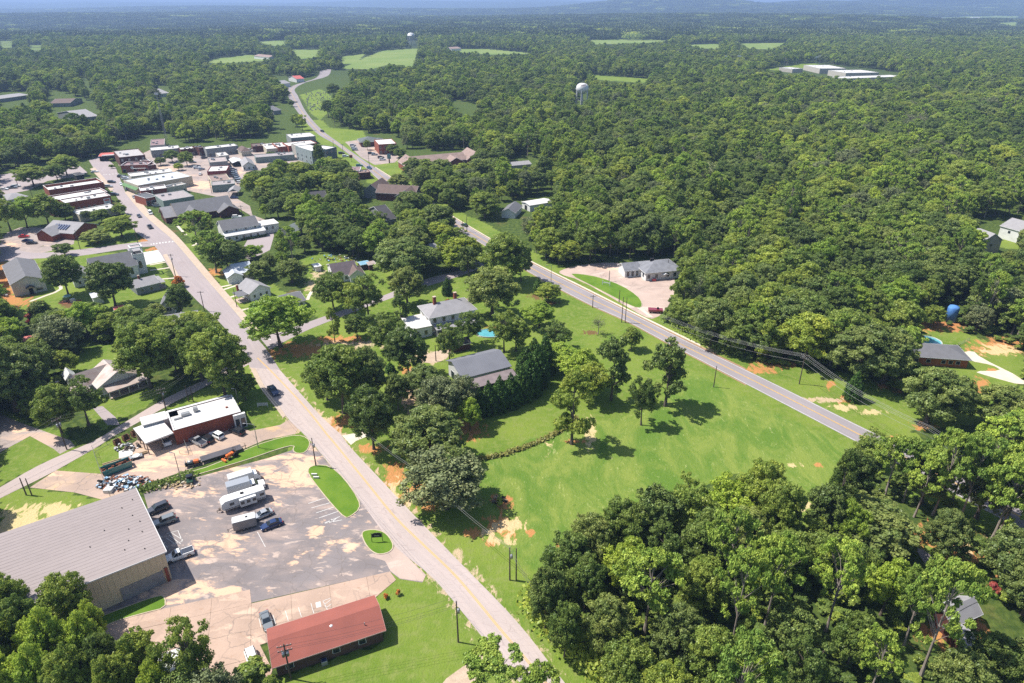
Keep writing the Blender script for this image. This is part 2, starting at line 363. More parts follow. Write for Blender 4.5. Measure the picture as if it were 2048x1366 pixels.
clear((905,200),(955,212),(950,232),(905,222))
clear((100,180),(150,195),(200,215),(195,240),(100,235)); clear((0,184),(58,184),(55,210),(0,215)); clear((160,150),(185,175),(180,188),(165,170)); clear((318,172),(342,175),(340,205),(318,205))
clear((545,200),(590,225),(580,242),(545,238)); clear((0,430),(40,425),(70,440),(60,450),(0,450))
lawn((155,690),(185,678),(200,700),(190,712)); 
for f in ([(683,137),(724,118),(762,102),(837,97),(832,113),(827,137),(782,128),(741,139)],[(892,99),(967,98),(1066,107),(1000,110),(919,105)],
          [(1179,79),(1299,78),(1345,80),(1299,86),(1189,89)],[(1370,90),(1435,88),(1440,99),(1400,96)],[(1480,87),(1578,86),(1541,99),(1495,97)],
          [(1790,38),(1929,32),(2048,31),(2048,38),(1900,39)],[(1975,45),(2048,42),(2048,56),(2000,53)],[(410,125),(441,117),(496,110),(554,117),(530,122),(441,127)],
          [(513,84),(571,80),(571,91),(547,92)],[(0,79),(27,78),(25,96),(0,96)],[(583,100),(640,100),(630,116),(600,118)],[(60,90),(85,92),(80,104),(60,102)],
          [(685,113),(730,108),(712,128),(683,128)],[(400,70),(420,71),(418,77),(404,78)]):
    FIELD.append(f); MASK.append(f)
clear((1530,140),(1600,130),(1640,126),(1700,135),(1760,140),(1806,152),(1700,160),(1640,150),(1560,146))
lawn((1525,140),(1600,128),(1640,127),(1600,142)); clear((815,64),(835,64),(835,90),(815,90))
clear((1157,168),(1170,168),(1173,210),(1155,210)); clear((1898,600),(1918,600),(1918,620),(1898,620))
lawn((1175,150),(1300,158),(1290,166),(1200,160))

CLAY = [(790,955,26,26),(825,985,26,14),(855,1010,20,14),(800,1000,14,20),(1010,1070,26,12),(1000,1048,36,16),(948,1065,20,10),(845,975,20,14),(985,1085,20,10),
        (1155,882,24,5),(1060,1065,8,8),(1125,1088,12,10),(700,905,0.1,1),(745,898,30,9),(700,838,22,16),(672,850,18,14),(940,855,26,22),(925,860,16,14),
        (1000,1000,18,10),(1660,770,10,8),(1690,800,18,8),(1780,880,18,8),(1880,650,70,12),(2000,690,50,14),(1990,700,60,10),(1550,725,34,12),(1520,740,30,9),
        (1960,770,14,14),(1800,770,40,12),(1850,850,24,8),(1500,692,20,8),(1620,1080,30,16),(1855,1070,40,24),(1930,1100,40,30),(1900,1260,60,30),(640,700,60,12),
        (600,700,40,14),(680,680,50,8),(820,790,14,30),(815,740,14,12),(995,660,20,10),(1640,930,10,5),(1985,740,12,4),(290,483,14,7),(310,500,16,5),(430,545,18,8),
        (10,560,26,40),(25,600,40,14),(1010,1010,14,8),(1600,1068,14,10),(2020,1110,40,40),(1390,650,20,5),(1800,640,60,8),(545,708,16,10)]
SAND = [(1020,1050,24,14),(1000,1080,26,14),(975,1065,16,8),(790,985,12,26),(820,1000,8,14),(1085,560,10,4),(1605,1010,20,9),(1590,930,14,4),(50,1040,60,26),(10,1070,50,20),
        (110,1020,40,14),(100,1045,30,14),(1690,815,26,6),(1740,825,26,5),(1100,890,6,18),(1180,870,10,30),(640,838,16,10),(1390,645,30,4),
        (2000,700,40,10),(1945,1090,30,16)]
PALE = [(820,790,16,34),(850,715,30,12),(700,690,60,8),(1430,700,70,6),(1650,800,60,5),(625,575,14,14),(640,560,14,20)]
MULCH = [(1080,592,22,6),(1100,605,18,4),(1000,1000,16,10),(60,560,16,50),(140,610,24,8),(1180,665,16,4)]

def in_poly(U, V, poly):
    res = np.zeros(U.shape, bool); n = len(poly)
    ax = [p[0] for p in poly]; ay = [p[1] for p in poly]
    bb = (U >= min(ax)) & (U <= max(ax)) & (V >= min(ay)) & (V <= max(ay))
    idx = np.nonzero(bb)[0]
    if not len(idx): return res
    u, v = U[idx], V[idx]; r = np.zeros(len(idx), bool)
    for i in range(n):
        x0, y0 = poly[i]; x1, y1 = poly[(i+1) % n]
        if y0 == y1: continue
        c = ((y0 > v) != (y1 > v)) & (u < (x1 - x0) * (v - y0) / (y1 - y0) + x0)
        r ^= c
    res[idx] = r; return res
def nproj(X, Y, Z):
    d = Y * CP + (CAM_H - Z) * SP; up = Y * SP - (CAM_H - Z) * CP
    d = np.maximum(d, 1.0)
    return 1024 + F_PX * X / d, 683 - F_PX * up / d

# ------------------------------------------------------------------ terrain
def relief(X, Y):
    X = np.asarray(X, float); Y = np.asarray(Y, float)
    r = np.hypot(X, Y)
    a = np.clip((r - 1700) / 3000, 0, 1)
    h = (np.sin(X / 830 + 1.3 * np.sin(Y / 1500)) * 12 + np.sin(Y / 620 + X / 1900) * 13 + np.sin((X * .6 + Y) / 390) * 4) * a
    b = np.clip((r - 5000) / 6000, 0, 1)
    h += (np.sin(X / 2600 + 2) * 22 + np.sin(Y / 1100 + X / 3200 + .6) * 26) * b
    h -= 12 * np.clip((r - 3000) / 6000, 0, 1)
    c = np.clip((r - 12500) / 5000, 0, 1); h += (99 + 10 * np.sin(X / 1900 + 1) + 6 * np.sin(X / 640)) * c * c * (3 - 2 * c)
    # the long hill on the right
    hx = (X - 5200) / 3300; hy = (Y - 9800) / 1700
    edge = 1 / (1 + np.exp(-(X - 1150) / 330.0))
    h += 225 * np.exp(-hy**2) * edge * (0.75 + 0.15 * np.sin(X / 700) + .1 * np.sin(X / 270)) * np.clip(1.25 - hx*hx*0.15, 0.2, 1)
    return h
def axis(lo, hi, step, grow):
    a = [0.0]; s = step
    while a[-1] < hi:
        s = max(step, (a[-1] - lo) * grow) if a[-1] > lo else step
        a.append(a[-1] + s)
    return a
xp = axis(190, 24000, 1.35, 0.035); xs = np.array([-t for t in xp[:0:-1]] + xp)
ys = [-60.0, -20, 20, 50, 66]
while ys[-1] < 26000: ys.append(ys[-1] + max(1.2, ys[-1] * 0.0062 if ys[-1] < 1500 else ys[-1] * 0.012))
ys = np.array(ys)
GX, GY = np.meshgrid(xs, ys); gx, gy = GX.ravel(), GY.ravel(); gz = relief(gx, gy)
GU, GV = nproj(gx, gy, gz)
GU[gy < 60] = -9e9
def lay(polys):
    r = np.zeros(len(gx), np.float32)
    for p in polys: r[in_poly(GU, GV, p)] = 1
    return r
def blobs(lst):
    r = np.zeros(len(gx), np.float32)
    for u, v, ru, rv in lst:
        m = (np.abs(GU - u) < 2 * ru) & (np.abs(GV - v) < 2 * rv)
        d = np.sqrt(((GU[m] - u) / ru)**2 + ((GV[m] - v) / rv)**2)
        r[m] = np.maximum(r[m], np.clip(1.0 - 0.5 * d, 0, 1))
    return r
def attach(me, name, arr):
    a = me.attributes.new(name, 'FLOAT', 'POINT'); a.data.foreach_set('value', np.ascontiguousarray(arr, np.float32))
nx, ny = len(xs), len(ys)
idx = np.arange(nx * ny).reshape(ny, nx)
quads = np.stack([idx[:-1, :-1], idx[:-1, 1:], idx[1:, 1:], idx[1:, :-1]], -1).reshape(-1, 4)
def quick_mesh(name, V, Q, k=4):
    me = bpy.data.meshes.new(name); me.vertices.add(len(V)); me.vertices.foreach_set('co', np.ascontiguousarray(V, np.float32).ravel())
    me.loops.add(len(Q) * k); me.loops.foreach_set('vertex_index', np.ascontiguousarray(Q, np.int32).ravel())
    me.polygons.add(len(Q)); me.polygons.foreach_set('loop_start', np.arange(0, len(Q) * k, k, dtype=np.int32))
    me.update(calc_edges=True); return me
gme = quick_mesh('ground', np.stack([gx, gy, gz], -1), quads)
LAWNA = lay(LAWN)
attach(gme, 'lawn', LAWNA); attach(gme, 'rough', lay(ROUGH)); attach(gme, 'field', lay(FIELD))
attach(gme, 'clay', blobs(CLAY)); attach(gme, 'sand', blobs(SAND)); attach(gme, 'pale', blobs(PALE)); attach(gme, 'mulch', blobs(MULCH))
gme.polygons.foreach_set('use_smooth', [True] * len(gme.polygons))
def attr(nt, name):
    a = nt.nodes.new('ShaderNodeAttribute'); a.attribute_name = name; return a.outputs['Fac']
def ground_mat():
    m, nt, b = new_mat('ground'); v = coords(nt, 'Object')
    n1 = noise(nt, v, 0.06, 5); n2 = noise(nt, v, 0.6, 5); n3 = noise(nt, v, 2.5, 4); nf = noise(nt, v, 0.012, 4)
    floor = mixrgb(nt, ramp(nt, n2, 0.35, 0.65), (0.035, 0.060, 0.014), (0.075, 0.105, 0.022))
    floor = mixrgb(nt, ramp(nt, n1, 0.60, 0.78), floor, (0.13, 0.085, 0.04))
    far = mixrgb(nt, ramp(nt, nf, 0.35, 0.65), (0.025, 0.042, 0.016), (0.045, 0.062, 0.022))
    geo = nt.nodes.new('ShaderNodeSeparateXYZ'); nt.links.new(v, geo.inputs[0])
    floor = mixrgb(nt, ramp(nt, geo.outputs[1], 900, 1600), floor, far)
    g = mixrgb(nt, ramp(nt, n1, 0.3, 0.7), (0.092, 0.152, 0.020), (0.152, 0.202, 0.032))
    g = mixrgb(nt, ramp(nt, n2, 0.42, 0.72), g, (0.160, 0.195, 0.048))
    g = mixrgb(nt, mathn(nt, 'MULTIPLY', ramp(nt, n3, 0.5, 0.75), 0.35), g, (0.07, 0.15, 0.012))
    w = nt.nodes.new('ShaderNodeMapping'); w.inputs['Scale'].default_value = (1, 0.5, 1); w.inputs['Rotation'].default_value = (0, 0, 0.9)
    nt.links.new(v, w.inputs[0])
    st = noise(nt, w.outputs[0], 0.9, 6, 0.65, 1.6); st2 = noise(nt, w.outputs[0], 0.13, 7, 0.66, 1.0)
    rg = mixrgb(nt, ramp(nt, st2, 0.36, 0.64), (0.086, 0.154, 0.022), (0.164, 0.210, 0.042))
    rg = mixrgb(nt, mathn(nt, 'MULTIPLY', ramp(nt, st, 0.58, 0.72), 0.6), rg, (0.34, 0.36, 0.15))
    rg = mixrgb(nt, mathn(nt, 'MULTIPLY', ramp(nt, st, 0.46, 0.30), 0.6), rg, (0.06, 0.125, 0.014))
    g = mixrgb(nt, attr(nt, 'rough'), g, rg)
    col = mixrgb(nt, ramp(nt, mathn(nt, 'ADD', attr(nt, 'lawn'), mathn(nt, 'MULTIPLY_ADD', n2, 0.8, -0.4)), 0.42, 0.58), floor, g)
    fld = mixrgb(nt, ramp(nt, nf, 0.3, 0.7), (0.13, 0.19, 0.045), (0.17, 0.215, 0.06))
    col = mixrgb(nt, ramp(nt, attr(nt, 'field'), 0.3, 0.6), col, fld)
    q = noise(nt, w.outputs[0], 0.55, 6, 0.68, 0.5)
    qq = mathn(nt, 'MULTIPLY_ADD', q, 2.6, -1.3)
    for a, c in (('mulch', (0.13, 0.055, 0.035)), ('clay', (0.44, 0.185, 0.075)), ('sand', (0.52, 0.40, 0.22)), ('pale', (0.45, 0.33, 0.23))):
        k = ramp(nt, mathn(nt, 'ADD', attr(nt, a), qq), 0.42, 0.66)
        k = mathn(nt, 'MULTIPLY', k, ramp(nt, attr(nt, a), 0.02, 0.3))
        col = mixrgb(nt, mathn(nt, 'MULTIPLY', k, mathn(nt, 'MULTIPLY_ADD', n3, 0.9, 0.35), clamp=True), col, c)
    nt.links.new(col, b.inputs['Base Color']); b.inputs['Roughness'].default_value = 0.95; b.inputs['Specular IOR Level'].default_value = 0.1
    bp = nt.nodes.new('ShaderNodeBump'); bp.inputs['Strength'].default_value = 0.5; bp.inputs['Distance'].default_value = 0.35
    nt.links.new(mathn(nt, 'ADD', n3, st), bp.inputs['Height']); nt.links.new(bp.outputs[0], b.inputs['Normal'])
    return m
gme.materials.append(ground_mat())
tag(link('ground', gme), 'grass, red clay and woodland floor stretching to the horizon', None, None, 'structure')

# ------------------------------------------------------------------ roads and paving
def strip(name, Lp, Rp, z, mat, step=3.0, world=False, label=None, parent=None, raised=0):
    L = resample([p.copy() for p in (Lp if world else px(Lp))], step); R_ = [p.copy() for p in (Rp if world else px(Rp))]
    R_ = resample(R_, step)
    n = max(len(L), len(R_))
    def even(q, n):
        q = np.array([tuple(p) for p in q]); s = np.r_[0, np.cumsum(np.linalg.norm(np.diff(q, axis=0), axis=1))]
        t = np.linspace(0, s[-1], n); return np.stack([np.interp(t, s, q[:, i]) for i in range(3)], -1), s[-1]
    A, la = even(L, n); B, lb = even(R_, n)
    V = []; Q = []; UV = []
    for i in range(n):
        w = np.linalg.norm(A[i] - B[i]); t = la * i / (n - 1)
        V += [(A[i][0], A[i][1], z), (B[i][0], B[i][1], z)]; UV.append((w, t))
    for i in range(n - 1): Q.append((2*i, 2*i+1, 2*i+3, 2*i+2))
    me = bpy.data.meshes.new(name); me.from_pydata(V, [], Q); uvl = me.uv_layers.new(name='UVMap')
    for i in range(n - 1):
        for k, (a, b) in enumerate(((0, i), (1, i), (1, i+1), (0, i+1))): uvl.data[4*i+k].uv = (UV[b][0] * a, UV[b][1])
    me.materials.append(mat)
    if me.polygons[0].normal.z < 0: me.flip_normals()
    o = link(name, me, parent)
    if parent is None: tag(o, label, None, None, 'structure')
    return o, A, B
def line_along(name, pts, z, mat, w=0.12, off=0.0, dash=None, parent=None, step=3.0):
    q = resample([p.copy() for p in pts], step); V = []; Q = []
    s = 0.0
    for i, p in enumerate(q):
        a, b = q[max(i-1, 0)], q[min(i+1, len(q)-1)]
        t = Vector((b.x - a.x, b.y - a.y, 0)).normalized(); nrm = Vector((-t.y, t.x, 0))
        c = p + nrm * off
        V += [(c.x + nrm.x * w/2, c.y + nrm.y * w/2, z), (c.x - nrm.x * w/2, c.y - nrm.y * w/2, z)]
        if i and not (dash and (i % (dash*2)) >= dash): Q.append((2*i-2, 2*i-1, 2*i+1, 2*i))
    me = bpy.data.meshes.new(name); me.from_pydata(V, [], Q); me.materials.append(mat)
    return link(name, me, parent)
def sheet(name, poly, z, mat, smooth=0, label=None, silt=None, world=False, kind='structure'):
    pts = list(poly) if world else px(poly)
    if smooth: pts = smooth_closed(pts, smooth)
    bm = bmesh.new(); vs_ = [bm.verts.new((p.x, p.y, z)) for p in pts]; f = bm.faces.new(vs_)
    if f.normal.z < 0: f.normal_flip()
    bmesh.ops.triangulate(bm, faces=bm.faces[:])
    if silt:
        for _ in range(3 if len(silt) > 1 else 2):
            bmesh.ops.subdivide_edges(bm, edges=[e for e in bm.edges if e.calc_length() > 3.0], cuts=1, use_grid_fill=True)
            bmesh.ops.triangulate(bm, faces=bm.faces[:])
    me = bpy.data.meshes.new(name); bm.to_mesh(me); bm.free(); me.materials.append(mat)
    if silt:
        co = np.zeros(len(me.vertices) * 3, np.float32); me.vertices.foreach_get('co', co); co = co.reshape(-1, 3)
        U, V_ = nproj(co[:, 0], co[:, 1], co[:, 2]); r = np.zeros(len(U), np.float32)
        for u, v, ru, rv in silt: r = np.maximum(r, np.clip(1 - 0.5 * np.sqrt(((U-u)/ru)**2 + ((V_-v)/rv)**2), 0, 1))
        attach(me, 'silt', r)
    return tag(link(name, me), label, None, None, kind)
def kerb(name, pts, mat=None, w=0.22, h=0.14, closed=False, parent=None, label=None):
    mat = mat or concrete_kerb
    q = pts if closed else resample([p.copy() for p in pts], 3.0)
    n = len(q); V = []; Q = []
    for i, p in enumerate(q):
        a = q[(i-1) % n] if closed else q[max(i-1, 0)]; b = q[(i+1) % n] if closed else q[min(i+1, n-1)]
        t = Vector((b.x-a.x, b.y-a.y, 0)).normalized(); k = Vector((-t.y, t.x, 0)) * (w/2)
        V += [(p.x+k.x, p.y+k.y, 0), (p.x+k.x, p.y+k.y, h), (p.x-k.x, p.y-k.y, h), (p.x-k.x, p.y-k.y, 0)]
    for i in range(n if closed else n-1):
        j = (i+1) % n
        for k in range(3): Q.append((4*i+k, 4*j+k, 4*j+k+1, 4*i+k+1))
    me = bpy.data.meshes.new(name); me.from_pydata(V, [], Q); me.materials.append(mat)
    o = link(name, me, parent)
    if parent is None: tag(o, label, None, None, 'structure')
    return o

# paved yards first (lowest), then side roads, then the main roads
sheet('parking_lot', [(287,985),(330,972),(380,958),(440,942),(540,915),(585,900),(622,885),(640,905),(700,985),(722,1004),(787,1090),(850,1150),(845,1165),(800,1158),(780,1143),(500,1206),(330,1232),(240,1250),(165,1228),(340,1160),(329,1130)],
      0.020, lot_mat, label='wide cracked parking lot of stained grey asphalt', silt=[(585,915,60,9),(500,940,70,8),(600,945,30,30),(380,985,60,10),(340,1190,60,12),(450,1185,80,10),(690,1090,60,10),(400,1040,40,8),(560,1120,60,6),(600,930,40,18),(560,960,40,14),(610,960,30,14),(620,900,14,8),(420,1100,50,18),(470,1075,60,8),(560,1000,20,10),(380,1170,50,10),(720,1030,40,6),(440,1110,30,12),(640,1060,40,6),(330,1180,20,20)])
APRON = [(175,1265),(250,1238),(330,1217),(500,1179),(503,1207),(640,1175),(780,1143),(792,1160),(745,1200),(700,1230),(520,1290),(545,1340),(520,1420),(330,1420),(240,1330)]
sheet('service_yard', [(245,900),(290,870),(350,870),(470,850),(500,862),(560,850),(580,838),(600,850),(590,868),(530,880),(470,905),(405,930),(330,955),(280,975),(262,985),(212,1000),(150,975),(118,958),(112,941),(205,948),(246,935),(262,910)],
      0.016, yard_mat, label='tan concrete service yard beside the brick building', silt=[(330,925,50,10),(300,935,40,10),(260,920,20,10),(350,905,60,8)])
sheet('gravel_apron', [(60,975),(112,941),(205,948),(225,985),(215,1002),(150,985)], 0.024, yard_mat, label='worn concrete drive by the warehouse', silt=[(100,950,20,4)])
sheet('pink_forecourt', [(1120,540),(1160,530),(1220,524),(1262,530),(1345,540),(1352,575),(1340,610),(1310,640),(1285,632),(1240,605),(1160,560),(1118,548)],
      0.016, pale_lot_mat, 1, label='pale pink gravel forecourt in front of the white clinic', silt=[(1230,535,40,5)])
sheet('square_paving', [(236,330),(300,300),(345,296),(480,296),(530,296),(600,300),(612,330),(560,345),(510,340),(492,345),(480,372),(470,395),(500,412),(505,430),(545,445),(520,452),(500,430),(440,395),(330,372),(262,345)],
      0.012, town_lot_mat, label='pinkish paved square behind the shops', silt=[(400,370,30,10),(330,340,30,8),(460,345,30,6)])
sheet('east_paving', [(690,284),(725,278),(760,285),(800,315),(790,325),(750,330),(722,315)], 0.012, town_lot_mat, label='paved car park beside the two storey brick block', silt=[(760,300,20,6)])
sheet('church_paving', [(0,480),(15,465),(40,455),(85,455),(95,470),(90,490),(62,500),(50,520),(0,520)], 0.012, town_lot_mat, label='pale car park behind the metal church hall', silt=[(20,490,20,8)])
sheet('church_drive', [(85,470),(120,462),(150,470),(148,488),(110,500),(60,512),(55,500),(88,492)], 0.017, town_lot_mat, label='pale drive beside the brick church lawn', silt=[(100,480,10,5)])
sheet('bank_paving', [(0,350),(60,340),(160,332),(175,345),(160,352),(95,362),(60,380),(0,392)], 0.012, road_town, label='bank car park beyond the brick shops')
sheet('back_lot', [(495,480),(520,440),(545,450),(548,472),(540,500),(500,520),(478,510)], 0.012, road_town, label='asphalt car park behind the white funeral home')
sheet('church_plaza', [(286,505),(316,500),(328,515),(330,522),(292,530)], 0.02, concrete_white, label='white concrete plaza at the church door')
sheet('pond_drive', [(1915,708),(1945,700),(1960,715),(2048,758),(2048,772),(1975,752),(1945,742),(2005,742),(1985,730),(1940,722)], 0.02, concrete_pale, 1, label='curving pale concrete drive beside the brick house')
sheet('old_drive', [(0,828),(40,845),(110,870),(140,880),(150,892),(120,908),(108,898),(60,872),(0,905)], 0.016, town_lot_mat, label='broad gravel drive on the left edge', silt=[(40,860,20,8)])
sheet('farm_drive', [(185,815),(215,850),(240,850),(232,835),(205,812)], 0.018, road_town, label='short drive to the tin roofed farmhouse')
sheet('lane_drive', [(684,871),(712,866),(740,858),(736,872),(712,882),(702,890)], 0.024, concrete_pale, label='short gravel drive off the road')
sheet('drive_mouth', [(738,1112),(792,1092),(852,1150),(846,1163),(800,1157),(781,1142),(770,1122)], 0.030, pale_lot_mat, label='pale worn concrete where the lot meets the road', silt=[(800,1120,4,4)])
sheet('bottom_drive', [(972,1300),(985,1312),(1000,1335),(960,1350),(930,1400),(860,1420),(880,1366),(930,1330)], 0.02, gravel_mat, 1, label='pale gravel track leaving the road at the bottom')
sheet('path_to_house', [(868,636),(900,620),(925,600),(955,588),(958,592),(925,608),(900,628),(872,642)], 0.02, M('brick_path', (0.30, 0.20, 0.15)), label='brown garden path behind the old white house')
sheet('house_yard', [(840,715),(875,700),(905,700),(890,722),(850,728)], 0.018, gravel_mat, 1, label='gravel turning place by the old house')
sheet('woods_drive', [(1830,1095),(1850,1100),(1880,1130),(1910,1140),(1890,1160),(1850,1130)], 0.02, road_town, 1, label='grey asphalt drive in the lower right woods')

sideD, *_ = strip('side_road', [(-60,1006),(0,975),(84,927.4),(193,880),(220,863),(326,799.5),(396,766),(440,742),(500,705)], [(-60,1030),(0,997),(112,941),(218,880),(220,877),(335,812),(400,779),(450,753),(512,722)], 0.030, road_side, label='narrow side road running left from the crossing')
strip('cross_street', [(-40,490),(0,487),(60,505),(149,500),(254,487),(300,482)], [(-40,530),(0,524),(58,518),(149,513),(253,498),(312,492)], 0.030, road_town, label='cross street by the two churches')
strip('lane', [(520,676),(580,657),(637,636.8),(758,594.6),(842,561),(927,538),(950,520)], [(540,700),(585,675),(640,650),(767,602),(850,574),(932,548),(970,530)], 0.030, road_town, label='tree lined lane between the two roads')
mainL = [(130,352),(150,335),(178,321),(186,334),(198,352),(226,383),(246,415),(268,460),(310,493),(345,545),(388,595),(430,635),(478,690),(500,735),(540,787),(577,838),(622,883),(672,945),(722,1004),(787,1090),(870,1160),(970,1281),(1040,1366),(1120,1470)]
mainR = [(130,340),(160,322),(205,311),(228,330),(238,352),(252,385),(286,427),(323,460),(352,486),(416,561),(476,630),(506,668),(534,700),(560,740),(638,828),(684,871),(693,886),(750,947),(826,1028),(922,1127),(1031,1240),(1115,1347),(1210,1470)]
rd, RA, RB = strip('main_road', mainL[13:], mainR[13:], 0.040, road_pink, label='wide pinkish county road coming in from the bottom')
strip('main_street', mainL[2:14], mainR[2:14], 0.044, road_town, label='main street of the town climbing away')
cl = px([(310,545),(372,580),(440,650),(515,716),(544,744),(610,814),(654,869),(667,884),(731,962),(788,1032),(846,1089),(915,1156),(1006,1265),(1065,1334),(1140,1425)])
line_along('centre_line', cl[3:], 0.052, paint_yellow, 0.16, 0.14, parent=rd); line_along('centre_line', cl[3:], 0.052, paint_yellow, 0.16, -0.14, parent=rd)
hw_low = [(560,110),(600,128),(640,142),(632,156),(590,170),(574,180),(581,202),(600,230),(633,266),(674,291),(723,329),(776,374),(850,424),(949,479),(1047.6,538.4),(1163.5,601.6),(1258,645),(1334,686),(1558,803),(1703,879),(1860,962),(2048,1062),(2150,1115)]
hw_up = [(575,106),(620,122),(663,137),(655,152),(612,165),(590,178),(596,192),(612,223.5),(642,258),(677,285),(730,322),(785,358),(860,406),(931,450.5),(1045.8,517),(1163.5,577),(1239,615),(1395,693),(1558,772),(1715,850),(1870,925),(2048,1014),(2150,1062)]
hw, HA, HB = strip('highway', hw_low[2:], hw_up[2:], 0.040, road_grey, label='two lane highway crossing the photo on the right')
hl = [Vector(p) for p in HA]; hr = [Vector(p) for p in HB]
near = [i for i in range(len(hl)) if hl[i].y < 470]
A_ = [hl[i] for i in near][::3]; B_ = [hr[i] for i in near][::3]
off = 0.9
def inset(A, B, d): return [a + (b - a).normalized() * d for a, b in zip(A, B)]
line_along('edge_line', inset(A_, B_, .45), 0.05, paint_white, 0.18, parent=hw); line_along('edge_line', inset(B_, A_, .45), 0.05, paint_white, 0.18, parent=hw)
mid = [(a + b) / 2 for a, b in zip(A_, B_)]
line_along('centre_line', mid, 0.05, paint_yellow2, 0.16, 0.15, parent=hw); line_along('centre_line', mid, 0.05, paint_yellow2, 0.16, -0.15, parent=hw)
mid2 = [(hl[i] + hr[i]) / 2 for i in range(len(hl)) if 440 < hl[i].y < 1000][::4]
line_along('centre_line', mid2, 0.05, paint_yellow2, 0.3, 0.0, parent=hw)
def shifted(A, B, d0, d1): return [a + (a - b).normalized() * d0 for a, b in zip(A, B)], [a + (a - b).normalized() * d1 for a, b in zip(A, B)]
far_n = [i for i in near if hl[i].y > 175][::3]
sh = shifted([hr[i] for i in far_n], [hl[i] for i in far_n], 0.1, 1.1); strip('verge', *sh, 0.026, M('verge_dirt', (0.40, 0.24, 0.15), None, 0.95), world=True, label='red dirt shoulder on the far side of the highway')
sh = shifted([hr[i] for i in far_n if hl[i].y > 190], [hl[i] for i in far_n if hl[i].y > 190], 1.2, 2.7); strip('sidewalk', *sh, 0.06, concrete_pale, world=True, label='tan pavement beyond the highway')
sh = shifted([hl[i] for i in far_n], [hr[i] for i in far_n], 0.1, 0.8); strip('verge', *sh, 0.026, MATS['verge_dirt'], world=True, label='red dirt shoulder on the near side of the highway')
# pavement and kerbs along the main street
swk = [(352,486),(416,561),(476,630),(504,666)]
swo = [(368,486),(432,561),(495,632),(524,664)]
strip('sidewalk', [(250,385),(286,427),(323,460),(352,486),(416,561),(476,630),(502,664)], [(262,378),(296,420),(336,455),(364,482),(432,561),(494,632),(524,668)], 0.10, concrete, label='orange tinted pavement on the right of the main street')
kerb('kerb', px([(250,385),(286,427),(323,460),(352,486),(416,561),(476,630),(502,664)]), label='kerb of the main street pavement')
strip('sidewalk', [(326,510),(346,548),(352,560)], [(334,508),(358,552),(364,565)], 0.10, concrete, label='short pavement outside the white church')
strip('sidewalk', [(500,735),(520,775),(548,812),(566,836)], [(512,738),(530,774),(557,810),(572,832)], 0.10, concrete, label='narrow pavement beside the brick building')
strip('sidewalk', [(228,378),(205,352),(190,335)], [(222,383),(196,354),(180,338)], 0.10, concrete, label='pavement outside the brick shops')
for lst, lb in (([(88,537),(108,560),(122,578),(90,592),(60,603)], 'concrete path round the metal church'), ([(436,575),(470,568),(492,560)], 'path to the porch house'), ([(436,583),(500,562)], 'driveway beside the white gabled house'),
            ([(456,596),(482,588)], 'front path of the white gabled house'), ([(478,622),(516,612)], 'front path of the long grey house'), ([(490,634),(530,626)], 'second path of the long grey house'),
            ([(332,512),(345,503)], 'short path by the plaza'), ([(300,530),(332,524)], 'path crossing the church lawn'), ([(300,541),(342,535)], 'lower path crossing the church lawn'), ([(302,560),(350,556)], 'path below the grey cottage'),
            ([(385,492),(395,486)], 'path from the street to the pines'), ([(330,425),(372,470)], 'path in front of the brown brick centre'), ([(640,572),(622,585),(615,600)], 'dirt track by the dark roofed house'), ([(1260,603),(1303,634)], 'kerb path'), ):
    tag(line_along('path', px(lst), 0.03, concrete_pale, 1.3), lb, None, None, 'structure')
for lst in ([(300,489),(330,485),(351,483)],):
    pts = px(lst); line_along('crosswalk_bar', pts, 0.06, paint_white, 2.0, dash=1, step=0.6, parent=rd)
line_along('stop_line', px([(531,676),(542,680)]), 0.06, paint_white, 0.5, parent=rd)
for a, b in (((205,350),(240,347)),): line_along('crosswalk_bar', px([a, b]), 0.06, paint_white, 1.2, dash=1, step=0.8, parent=rd)

grass_m, ntg, bg_ = new_mat('mown_grass'); vv = coords(ntg, 'Object')
gc = mixrgb(ntg, ramp(ntg, noise(ntg, vv, 0.18, 5), 0.3, 0.7), (0.072, 0.145, 0.014), (0.115, 0.185, 0.022)); gc = mixrgb(ntg, mathn(ntg, 'MULTIPLY', ramp(ntg, noise(ntg, vv, 2.0, 4), 0.5, 0.75), 0.4), gc, (0.055, 0.13, 0.01))
ntg.links.new(gc, bg_.inputs['Base Color']); bg_.inputs['Roughness'].default_value = 0.95; bg_.inputs['Specular IOR Level'].default_value = 0.1; MATS['mown_grass'] = grass_m
ISL = {}
for nm, poly, lb, sm in (
    ('grass_island', [(617,936),(632,930),(660,932),(690,958),(718,1000),(720,1018),(700,1034),(690,1036),(668,1014),(640,980),(616,948)], 'long grass island with kerb between the lot and the road', 1),
    ('grass_island', [(722,1066),(734,1060),(756,1060),(774,1068),(788,1090),(782,1104),(760,1110),(744,1104),(730,1088)], 'small oval grass island holding the dark sign', 2),
    ('grass_island', [(505,893),(560,876),(595,870),(615,876),(621,888),(612,905),(596,908),(585,902),(590,890),(560,897),(500,918),(440,936),(400,948),(350,962),(330,962),(360,950),(430,930)], 'long curved grass island below the brick building', 1),
    ('grass_island', [(1136,548),(1160,548),(1200,555),(1245,572),(1275,592),(1284,605),(1283,616),(1265,614),(1200,580)], 'lens shaped lawn between the highway and the forecourt', 1),
    ('grass_island', [(190,1238),(250,1215),(320,1190),(331,1196),(331,1216),(290,1226),(240,1240),(200,1256),(182,1256)], 'narrow grass strip beside the warehouse wall', 1)):
    pts = smooth_closed(px(poly), sm)
    o = sheet(nm, pts, 0.13, grass_m, label=lb, world=True); kerb('kerb', [p.copy() for p in pts], closed=True, parent=o, h=0.135)
